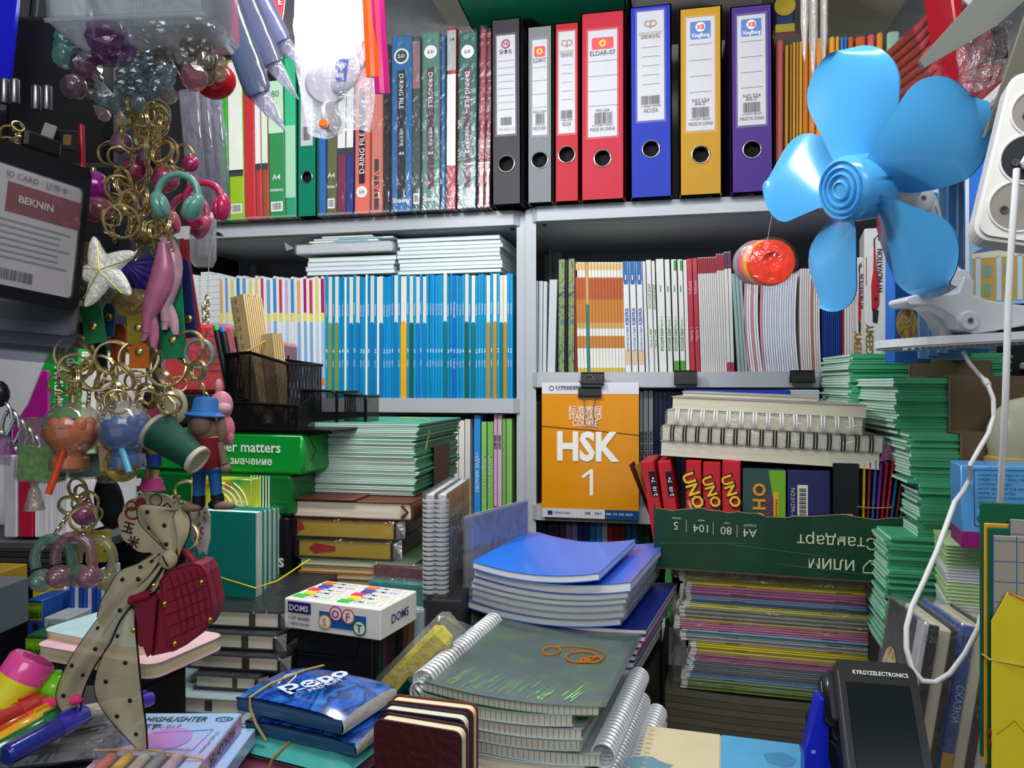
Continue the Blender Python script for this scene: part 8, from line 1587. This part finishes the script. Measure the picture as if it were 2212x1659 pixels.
# ---- purse charm with ribbon
def purse(r):
    c = mat('8a1a36',.5,bump=.25,bscale=500,noise=.08,nscale=40); dk = mat('7a1530',.5); S = .000323
    def q(x,y): return ((x-395)*S,(1305-y)*S)
    o = [q(*p) for p in ((372,1240),(392,1218),(440,1204),(458,1208),(468,1225),(481,1295),(478,1318),(462,1345),(425,1372),(398,1386),(390,1368),(382,1320))]
    m = MB(); m.prism(o,0,.022,c,FR @ mx((0,0,-.004))); part('bag_body',m,r)
    m = MB(); qd = mat('641026',.6)
    for k in range(7):
        a = q(392+k*14,1228-k*3); b = q(388+k*13+30,1375-k*10-20); m.tube([(a[0],-.0185,a[1]),((a[0]+b[0])/2+.0012,-.0192,(a[1]+b[1])/2),(b[0],-.0185,b[1])],.00035,qd,4)
    for k in range(5):
        a = q(386,1260+k*26); b = q(468+k*2,1226+k*26-k*2); m.tube([(a[0],-.0185,a[1]),((a[0]+b[0])/2,-.0192,(a[1]+b[1])/2),(b[0],-.0185,b[1])],.00035,qd,4)
    m.tube([(x,-.0183,z) for x,z in o],.0009,dk,6,True); part('quilting',m,r)
    m = MB(); fl = [q(*p) for p in ((306,1284),(352,1268),(366,1275),(380,1310),(398,1392),(345,1404),(338,1385),(318,1384),(308,1350))]; m.prism(fl,.010,.016,c,FR @ mx((0,0,-.004))); f2 = [q(*p) for p in ((312,1288),(352,1272),(362,1282),(352,1392),(342,1402),(334,1380))]; m.prism(f2,.016,.0205,dk,FR @ mx((0,0,-.004))); m.loft([[(q(306+46*u,0)[0],-.004-.012-.004*sin(R(t)),q(0,1282-14*u)[1]+.003*cos(R(t))) for t in range(0,181,20)] for u in (0,.5,1)],c,closed=False,caps=False); part('flap',m,r)
    for x,y in ((458,1243),(381,1288),(476,1321),(402,1371),(350,1254),(310,1296),(308,1348)):
        a = q(x,y); m = MB(); m.lathe([(.0020,0),(.0022,.0006),(.0012,.0016),(.0002,.0018)],mat('c8a030',.2,.9),14,axes((a[0],-.0182 if x > 360 else -.013,a[1]),XP,ZP)); part('stud',m,r,'gold stud')
    m = MB(); pts = [q(*p) for p in ((380,1250),(378,1215),(388,1190),(402,1186),(418,1196),(430,1212))]; m.tube([(x,-.006,z) for x,z in pts],.0028,c,10); part('handle',m,r)
keyring('purse_charm','red quilted purse charm with gold studs','charm',395,1305,.53,purse,(398,1160,30,GOLDR,(0,-.004,.040)))
# ribbon: bow and two long tails
RB = mat('b3a888',.55,noise=.08,nscale=30,alpha=.90); RBK = mat('17140f',.5); S = .52/F
def q3(x,y,z=0): return ((x-375)*S,z,(1200-y)*S)
r = root('spotted_ribbon','beige spotted ribbon bow with two long tails','ribbon',at(375,1200,.52),'keyrings hanging at the left')
def ribbon(nm,L_,R_,thk=.0006,wave=.004,spots=()):
    n = len(L_)-1; m = MB()
    def P(u,v):
        f = u*n; i = min(int(f),n-1); t = f-i; cr = lambda a: [a[max(i-1,0)],a[i],a[i+1],a[min(i+2,n)]]
        def cat(p): return [.5*((2*p[1][k])+(-p[0][k]+p[2][k])*t+(2*p[0][k]-5*p[1][k]+4*p[2][k]-p[3][k])*t*t+(-p[0][k]+3*p[1][k]-3*p[2][k]+p[3][k])*t**3) for k in (0,1)]
        a = cat(cr(L_)); b = cat(cr(R_)); x = a[0]+(b[0]-a[0])*v; y = a[1]+(b[1]-a[1])*v; return q3(x,y,wave*sin(v*5+u*4)-.004*sin(u*3))
    m.grid(P,28,10,RB); m.tube([(p[0],p[1]-.0005,p[2]) for p in [P(i/28,1) for i in range(29)]],.0006,RBK,5); m.tube([(p[0],p[1]-.0005,p[2]) for p in [P(i/28,0) for i in range(29)]],.00025,RBK,4)
    for u,v in spots: p = P(u,v); m.sphere((p[0],p[1]-.0004,p[2]),(.00155,.0006,.00155),RBK,10)
    part(nm,m,r)
SPT = [(.10,.5),(.22,.3),(.30,.75),(.42,.35),(.52,.7),(.62,.3),(.70,.75),(.80,.4),(.9,.6)]
ribbon('ribbon_tail',[(345,1195),(290,1245),(232,1310),(180,1380),(140,1450),(128,1510),(165,1562)],[(368,1205),(330,1262),(270,1330),(240,1390),(205,1440),(178,1500),(170,1566)],spots=SPT)
ribbon('ribbon_tail',[(350,1200),(318,1260),(262,1340),(230,1400),(208,1480),(235,1540),(300,1612)],[(372,1205),(345,1270),(300,1310),(303,1420),(309,1500),(316,1570),(318,1618)],wave=.003,spots=SPT)
ribbon('ribbon_tail',[(330,1195),(300,1215),(262,1232),(238,1270),(222,1300),(214,1330)],[(352,1205),(330,1240),(300,1270),(268,1310),(238,1350),(222,1372)],wave=.002,spots=SPT[:4])
ribbon('ribbon_bow',[(376,1205),(335,1170),(298,1130),(300,1092),(345,1090),(384,1098)],[(384,1205),(388,1190),(395,1160),(398,1130),(396,1110),(390,1098)],wave=.006,spots=SPT[:6])
ribbon('ribbon_bow',[(378,1205),(372,1180),(376,1150),(376,1120),(390,1098)],[(392,1205),(402,1180),(412,1150),(410,1118),(392,1096)],wave=.004,spots=SPT[:2])
m = MB(); m.sphere(q3(375,1203,-.008),(.0062,.005,.0066),RB,14); m.tube([q3(368,1192,-.012),q3(376,1203,-.0138),(q3(380,1214,-.012))],.0005,RBK,5); part('ribbon_knot',m,r)
# ---- clear loops (pretzel trinkets) at the lower left
def loopc(r,c,flip=1):
    g = gem(c,.42); m = MB(); m.tube([(.013*cos(R(t))*1.0,0,.016*sin(R(t))) for t in range(-20,201,14)],.0036,g,12); part('loop_arch',m,r)
    for s in (-1,1): m = MB(); m.sphere((s*.0105,0,-.012),(.0085,.008,.0080),gem(c,.55),18); m.sphere((s*.0105,-.005,-.012),(.005,.005,.0048),gem(c,.6),14); part('loop_foot',m,r)
keyring('clear_loop_charm','turquoise clear headphone charm, left of three','charm',115,1212,.535,lambda r: loopc(r,'6ac0a8'),(150,1090,20,GOLDR,(.004,0,.018)),roll=R(-10)); keyring('clear_loop_charm','pink clear headphone charm, middle of three','charm',160,1208,.525,lambda r: loopc(r,'c07088'),(180,1120,26,GOLDR,(0,0,.018))); keyring('clear_loop_charm','pale yellow clear headphone charm, right of three','charm',205,1212,.545,lambda r: loopc(r,'d8d080'),None,roll=R(8))
m = MB(); m.sphere((0,0,0),(.0085,.008,.0085),gitter('a85a80'),22); single('ball_charm',m,'pearly rose ball above the clear headphone charms','charm',at(184,1110,.54)); 
m = MB(); m.prism([(-.009,-.012),(.006,-.012),(.010,.0),(.009,.012),(-.009,.012)],-.0008,.0008,mat('c8b838',.5),FR); m.lathe([(.0018,.0009),(.0018,.0013)],mat('4a2c14'),12,FR @ mx((.006,.006,0))); m.tube([(.005,-.0012,-.003),(.008,-.0012,-.0045),(.0085,-.0012,-.001)],.0005,mat('4a2c14'),5); single('duck_card',m,'yellow duck face card behind the clear headphone charms','card',at(212,1180,.575))
# ---- card holder and badge holders at the left edge
r = root('card_holder','black card holder with white printed card at the left edge','card holder',at(70,490,.50,R(6),R(60))); Wc,Hc = .068,.100; BKp = mat('0d0d0f',.35,coat=.3); m = MB(); o = rrect(Wc,Hc,.005,5); m.prism(o,-.003,.0025,BKp,FR); m.rbox(-.012,.012,-.0035,.0035,Hc/2,Hc/2+.012,BKp,.002); part('frame',m,r)
m = MB(); cw_,ch_ = .056,.0765; cy = -.004; m.flat([(x,y+cy) for x,y in rrect(cw_,ch_,.003,4)],mat('a8a2a4',.5),axes((0,-.0028,0),XP,ZP)); m.add([(-cw_*.34,-.0032,cy+ch_*.12),(cw_/2,-.0032,cy+ch_*.12),(cw_/2,-.0032,cy+ch_*.37),(-cw_*.34,-.0032,cy+ch_*.37)],[(0,1,2,3)],mat('6a1026',.5))
G3 = mat('4a4648',.6); m.text('ID CARD · 证件卡',(-cw_*.02,-.0031,cy+ch_*.435),XP,ZP,.0036,G3,0,cw_*.7); m.text('BEKNIN',(-cw_*.02,-.0036,cy+ch_*.245),XP,ZP,.0046,mat('b8a8ac',.5),2)
for k in range(7): m.patch(-cw_*.38,cw_*(.30 if k % 3 else .42),cy+ch_*(.04-.052*k),cy+ch_*(.055-.052*k),mat('7a7678',.6),-.0031)
m.barcode(-cw_*.34,cw_*.05,cy-ch_*.45,cy-ch_*.36,G3,-.0032,6,18); part('card',m,r,'white printed card'); m = MB(); m.flat([(x,y+cy) for x,y in rrect(cw_+.001,ch_+.001,.003,4)],film(op=.05,gl=.3,bump=.1),axes((0,-.0042,0),XP,ZP)); part('window',m,r,'clear window')
for i,(c,px,py,d) in enumerate((('12131a',60,618,.53),('1c2a6a',62,648,.545),('20242c',66,668,.56),('1f2f6c',72,690,.575))):
    r = root('badge_holder','clear badge holder with %s inside hanging under the card holder, %s from the front' % (('black card','blue card','grey card','navy card')[i],nth(i+1)),'badge holder',at(px,py,d,R(5),R(-6)),'badge holders at the left edge'); m = MB(); m.rbox(-.034,.034,0,.0014,-.024,.03,mat(c,.4),.0006); m.patch(-.030,-.004,-.012,.006,mat('5a5a5e',.5),-.0004); part('card',m,r); m = MB(); m.prism(rrect(.074,.064,.005,5),-.0022,.001,film('d8dce4',op=.14,gl=.5,bump=.1),FR); part('sleeve',m,r,'clear sleeve')
# chrome pulls, dark bags, tags in the dark corner
for i,(px,py) in enumerate(((10,198),(32,198),(78,212),(102,212))): m = MB(); m.lathe([(.0002,-.0088),(.0032,-.0088),(.0034,-.008),(.0034,.008),(.0032,.0088),(.0002,.0088)],mat('8a8688',.25,.9),18); single('metal_sleeve',m,'dull chrome sleeve in the dark corner, %s from the left' % nth(i+1),'metal sleeve',at(px,py,.56),'chrome sleeves over the card holder')
m = MB(); m.rbox(-.050,.044,0,.02,-.06,.075,mat('0b0b0e',.6),.006); m.tube([(-.03,.01,.07),(-.02,.01,.17),(.01,.01,.17),(.02,.01,.07)],.003,mat('0b0b0e',.6),8); single('black_bag',m,'black bag hanging in the dark upper left corner','bag',at(128,215,.66))
m = MB(); m.rbox(-.03,.03,0,.015,-.05,.06,mat('0d0d11',.6),.006); single('black_wallet',m,'black wallet hanging behind the card holder','wallet',at(196,500,.64))
m = MB(); m.rbox(-.06,.05,0,.015,-.09,.08,mat('101014',.6),.006); single('black_pouch',m,'black pouch hanging behind the gold key rings at left','pouch',at(60,420,.70))
m = MB(); m.prism([(-.02,-.05),(.008,-.05),(.016,.03),(.016,.07),(-.02,.07)],-.002,.002,mat('1418c0',.4),FR); single('blue_folder',m,'bright blue folder hanging at the top left edge','folder',at(0,60,.62))
m = MB(); m.rbox(-.005,.005,0,.001,-.008,.008,mat('a8a49c',.5),.0004); single('hang_tag',m,'grey white hang tag in the dark corner','tag',at(102,290,.57,R(20))); m = MB(); m.rbox(-.0085,.0085,0,.003,-.008,.008,mat('1f2c28',.45),.001); m.box(-.001,.005,-.0004,0,-.004,.004,mat('8a6a2c')); single('small_box',m,'small dark green box in the dark corner','box',at(140,302,.58,R(4)))
m = MB(); m.tube([PD(176,270,.6),PD(178,372,.6)],.0022,mat('c01424',.3,coat=.5),10); single('red_pen',m,'red pen hanging beside the crystal drops','pen')
m = MB(); [m.tube([(.004*i+.006*cos(R(t)),.002*i,-.006*i+.012*sin(R(t))) for t in range(0,340,20)],.0014,mat('c8c8cc',.15,.9),8) for i in range(5)]; m.sphere((-.004,0,.018),(.008,.006,.010),mat('3a3a3e',.3,.7),14); m.prism([(-.008,-.032),(.004,-.034),(.006,-.014),(-.004,-.012)],-.001,.001,gem('c8a8d0',.3),FR); single('silver_charm',m,'tangle of silver carabiner charms at the left edge','charm',at(8,905,.55))
# ---- pouches and clear case behind the headphones
for i,(px,w0,py0,py1,c) in enumerate(((392,22,190,470,'8a8490'),(412,24,195,460,'4a4a58'),(436,26,190,460,'9a98a8'))):
    h = hpx(py1-py0,.72); m = MB(); m.rbox(-hpx(w0,.72),hpx(w0,.72),0,.004,-h/2,h/2,film('b8b4c4',op=.30,gl=.4,bump=.3),.002); m.rbox(-hpx(w0,.72)*.5,hpx(w0,.72)*.4,.001,.003,-h*.45,h*.3,mat(c,.4),.001); m.tube([(0,.002,h/2-.001),(-.06,-.15,.26)],.0004,mat('c8c8c8'),4); single('pen_pouch',m,'clear hanging pen pouch behind the headphone charms, %s from the left' % nth(i+1),'pouch',at(px+25,(py0+py1)/2,.72+.008*i,R(-5)),'clear pen pouches')
r = root('clear_case','clear plastic lead case hanging below the pink headphones','case',at(438,525,.66)); m = MB(); m.prism([(-.0105,.021),(.0105,.021),(.0105,-.014),(.007,-.021),(-.006,-.021),(-.0095,-.015)],-.004,.004,film('e0e0e4',op=.30,gl=.4,bump=.1),FR); part('case_shell',m,r); m = MB(); m.rbox(-.004,.005,-.002,.002,-.012,.012,mat('b8bcc8',.4),.001); part('leads',m,r); m = MB(); m.tube([(0,0,.021),r.matrix_world.inverted() @ PD(430,-258,.56)],.0004,mat('c8c8c8'),4); part('cord',m,r)
e = 1.405; m = MB(); m.tube([PD(462,503,e),PD(452,560,e),PD(447,640,e)],.0007,mat('b8b8b8',.3),4); chain(m,PD(447,640,e),PD(447,712,e),.007,GOLDR,.0016); chain(m,PD(440,655,e),PD(442,705,e),.006,GOLDR,.0016); single('gold_chain',m,'small gold chain hanging above the red packs','chain'); m = MB(); m.prism([(0,0),(.014,-.002),(.016,-.007),(0,-.006)],-.005,.012,BLACK,FR); m.box(-.004,.001,-.012,.004,-.006,.020,BLACK); single('shelf_hook',m,'black plastic hook under the left shelf edge','hook',at(462,502,1.425))
# ================================================================ hanging goods, top middle: lamp, bags, strips
# bright bulb behind the bag
bp_ = PD(688,62,.99); r = root('led_bulb','glaring white bulb lamp behind the bag of magnets','lamp',Matrix.Translation(bp_)); m = MB(); m.sphere((0,0,0),(.032,.032,.036),glow('f4f8ff',12),24); part('bulb_globe',m,r,'glowing bulb'); m = MB(); m.lathe([(.018,.034),(.016,.05),(.014,.075),(.013,.095)],mat('d8d8d8',.4),20); m.tube([(0,0,.09),(0,.05,.30)],.003,BLACK,8); part('socket',m,r)
blo.location = bp_+Vector((.0,-.06,.0)); 
# navy sleeves hanging at a slant
for i,(xa,ya,xb,yb,wp,c) in enumerate(((478,-30,560,205,62,'5c6a84'),(520,-30,590,140,50,'6a708e'),(548,-30,612,92,44,'727698'),(455,120,468,230,30,'6a7898'),(498,-30,540,170,40,'566888'))):
    d = .80+.012*i; a = PD(xa,ya,d); b = PD(xb,yb,d); L_ = (b-a).length; q = (a-b).normalized(); X2 = q.cross(Vector((sin(A),-cos(A),0))).normalized(); T = axes(b,X2,Vector((-sin(A),cos(A),0)),q) ; w_ = hpx(wp,d)/2
    r = root('plastic_sleeve','blue violet plastic sleeve hanging at a slant beside the lamp, %s' % ('foremost and longest','second longest','shortest at the right','small one below','left rear one')[i],'sleeve',T,'blue violet sleeves by the lamp'); m = MB()
    m.loft([[(w_*s*cos(R(t)),.006*sin(R(t)),z) for t in range(0,360,30)] for s,z in ((.75,.0),(.95,.006),(1,.02),(1,L_))],film(c,op=.72,gl=.3,bump=.2,bs=12,trl=.45)); part('sleeve_body',m,r); m = MB(); m.loft([[(w_*s*cos(R(t))+o,.004*sin(R(t))*s,z) for t in range(0,360,45)] for s,z,o in ((.8,.002,0),(.5,-.02,w_*.4),(.05,-.045,w_*.9))],film('c8c4d8',op=.35,gl=.4)); part('sleeve_tip',m,r,'pale clear tip')
# bag with letter magnets
dB2 = .80; r = root('magnet_bag','clear bag of round letter magnets in front of the lamp','bag',at(735,150,dB2)); S = dB2/F
def qb(x,y,z=0): return ((x-735)*S,z,(150-y)*S)
m = MB(); BF = film('f4f4f8',op=.20,gl=.35,bump=.9,bs=40,trl=.6)
def bagp(u,v,s): 
    L_ = 630+(40*v if v > .6 else 24)*(1 if v > .5 else v*2); x0 = 636+30*max(0,v-.55)/.45*1.0; x1 = 818-18*max(0,v-.6)/.4; y = -60+350*v+10*sin(u*6); x = x0+(x1-x0)*u; return qb(x,y,s*.012*sin(pi*u)*min(1,(1-v)*4)+.0012*sin(u*31+v*17))
m.grid(lambda u,v: bagp(u,v,-1),18,22,BF); m.grid(lambda u,v: bagp(u,v,1),10,12,BF); part('bag_film',m,r)
for px,py,rp,c,t,tc,yw,ph in ((740,152,50,'dcdce8','Б','1f4ac0',-25,172),(780,110,44,'d8d0d0','А','c8302a',-50,160),(700,178,48,'c8c4d0',None,None,20,0),(712,248,38,'d8d8d4',None,None,70,0)):
    T = mx(qb(px,py,.002 if t else .007),rz=R(yw)); m = MB(); R_ = rp*S*.92; m.lathe([(R_*.92,-.0025),(R_,-.001),(R_,.001),(R_*.92,.0026),(.0002,.0027)],mat(c,.35,coat=.4),32,T @ FR)
    if t: m.T = T; m.text(t,(0,-.0028,0),(Vector((cos(R(ph)),0,sin(R(ph)))) if True else XP),Vector((-sin(R(ph)),0,cos(R(ph)))),R_*.95,mat(tc,.4),2); m.T = Matrix.Identity(4)
    part('letter_magnet',m,r,'white round magnet'+(' with letter' if t else ''))
m = MB(); m.lathe([(.0055,-.002),(.0055,.002),(.003,.003)],mat('e8a070',.4),20,mx(qb(702,270,-.004)) @ FR); m.lathe([(.0040,.0022),(.0040,.0032)],mat('f0701c',.4),18,mx(qb(702,270,-.004)) @ FR); part('round_cap',m,r,'orange round cap')
m = MB(); m.prism([(-.004,-.03),(.004,.028),(-.012,.02)],-.0008,.0008,mat('d83a48',.4),FR); m.text('E',(-.003,-.0014,.012),XP,ZP,.007,WHITE,2); single('red_card',m,'small red and white card hanging left of the lamp','card',at(612,28,.86))
for lab,xa,ya,xb,yb,wp,c in (('bright orange plastic strip hanging right of the lamp',796,-40,806,166,30,'f0561a'),('magenta plastic strip behind the orange one',812,-40,826,202,32,'b81c70')):
    d = .76 if 'orange' in lab else .775; a = PD(xa,ya,d); b = PD(xb,yb,d); m = MB(); w_ = hpx(wp,d)/2; x = Vector((cos(A),sin(A),0)); f = Vector((-sin(A),cos(A),0)); m.loft([[p+x*w_*s+f*t for s,t in ((-1,0),(-.3,-.0015),(.3,-.0005),(1,-.0018),(1,.002),(-1,.002))] for p in (b,b.lerp(a,.5),a)],mat(c,.3,coat=.4),smooth=False); single('plastic_strip',m,lab,'strip',None,'hanging plastic strips')
# ================================================================ top right
for i,(px,py1,wp) in enumerate(((1738,132,17),(1757,164,19),(1780,152,16))):
    d = .82; m = MB(); L_ = hpx(py1+60,d); w_ = hpx(wp,d)/2; m.loft([[(w_*s*cos(R(t)),.005*s*sin(R(t)),z) for t in range(0,360,30)] for s,z in ((.15,0),(.45,.008),(.6,.022),(.95,.04),(1,L_))],film('d4cfc8',op=.42,gl=.4,bump=.3)); m.loft([[(w_*.5*s*cos(R(t)),.0025*s*sin(R(t)),z) for t in range(0,360,60)] for s,z in ((.5,.03),(1,.05),(1,L_))],mat('c8c0b8',.5)); single('hanging_sleeve',m,'narrow pale plastic sleeve hanging above the fan, %s from the left' % nth(i+1),'sleeve',at(px,py1,d+.01*i),'narrow sleeves above the fan')
RP = mat('9a0c1e',.35,coat=.5,noise=.15,nscale=40)
O_ = PD(1985,250,1.02); zr_ = ZT+.006
for i in range(15):
    cx,cy = 1962+i*9.2,262-i*4-(-60 if i > 11 else 0)*0; L_ = .19-.004*abs(i-6); r = root('red_pouch','glossy red plastic pouch leaning in film at the top right, %s from the fan upwards' % nth(15-i),'pouch',at(2052+i*6.5,-6+i*17.5,1.06-.006*i,R(-46)),'red pouches leaning in film'); m = MB(); m.rbox(-.066,.060-.0015*i,0,.09,-.0062,.0062,RP,.005); part('pouch_body',m,r); m = MB(); m.rbox(-.068,.062-.0015*i,-.0012,.091,-.0068,.0068,film(op=.03,gl=.35),.004); part('wrap',m,r,'clear film wrap')
m = MB(); m.rbox(-.006,.006,0,.06,-.08,.12,mat('b01024',.4,coat=.3,noise=.3,nscale=1,stretch=(900,4,4)),.002); single('red_folder_bundle',m,'bundle of red folders standing upright behind the clear bag','folder',at(2086,140,.98,R(-8)))
m = MB(); m.prism([(-.055,-.030),(-.05,-.036),(.012,.0),(.045,.03),(.045,.06),(.012,.045)],-.002,.002,mat('7c7f78',.4,coat=.3,alpha=.92),FR); m.prism([(-.02,.03),(.0,.012),(.04,.05),(.0,.075)],-.0045,-.0025,mat('b8b4b0',.4),FR); m.prism([(-.013,.032),(.0,.019),(.03,.05),(.0,.068)],-.0055,-.0045,mat('8a3a40',.4),FR); single('plastic_pouch',m,'grey pointed plastic pouch hanging at the top right','pouch',at(2120,58,.66))
m = MB(); m.grid(lambda u,v: (-.026+.052*u-.012*v*(u-.2),-.006*sin(pi*u)-.0015*sin(u*23+v*11),.032-.066*v*(1-.25*u*u)),14,14,film('d8c8cc',op=.30,gl=.6,bump=1.2,bs=50)); m.prism([(.004,.030),(.018,.026),(.020,.0),(-.004,-.006),(.008,.014)],.0,.001,mat('14141a',.5),FR); single('clear_bag',m,'crumpled clear bag with black strap hanging at the top right','bag',at(2128,125,.68))
m = MB(); m.prism([(-.004,-.062),(.018,-.035),(.06,.04),(.06,.085),(.042,.075),(.024,.02)],-.0015,.0015,mat('6f6c60',.5,noise=.08,nscale=20),FR); single('grey_sheet',m,'grey green plastic sheet hanging at the upper right corner','sheet',at(2135,130,.61))
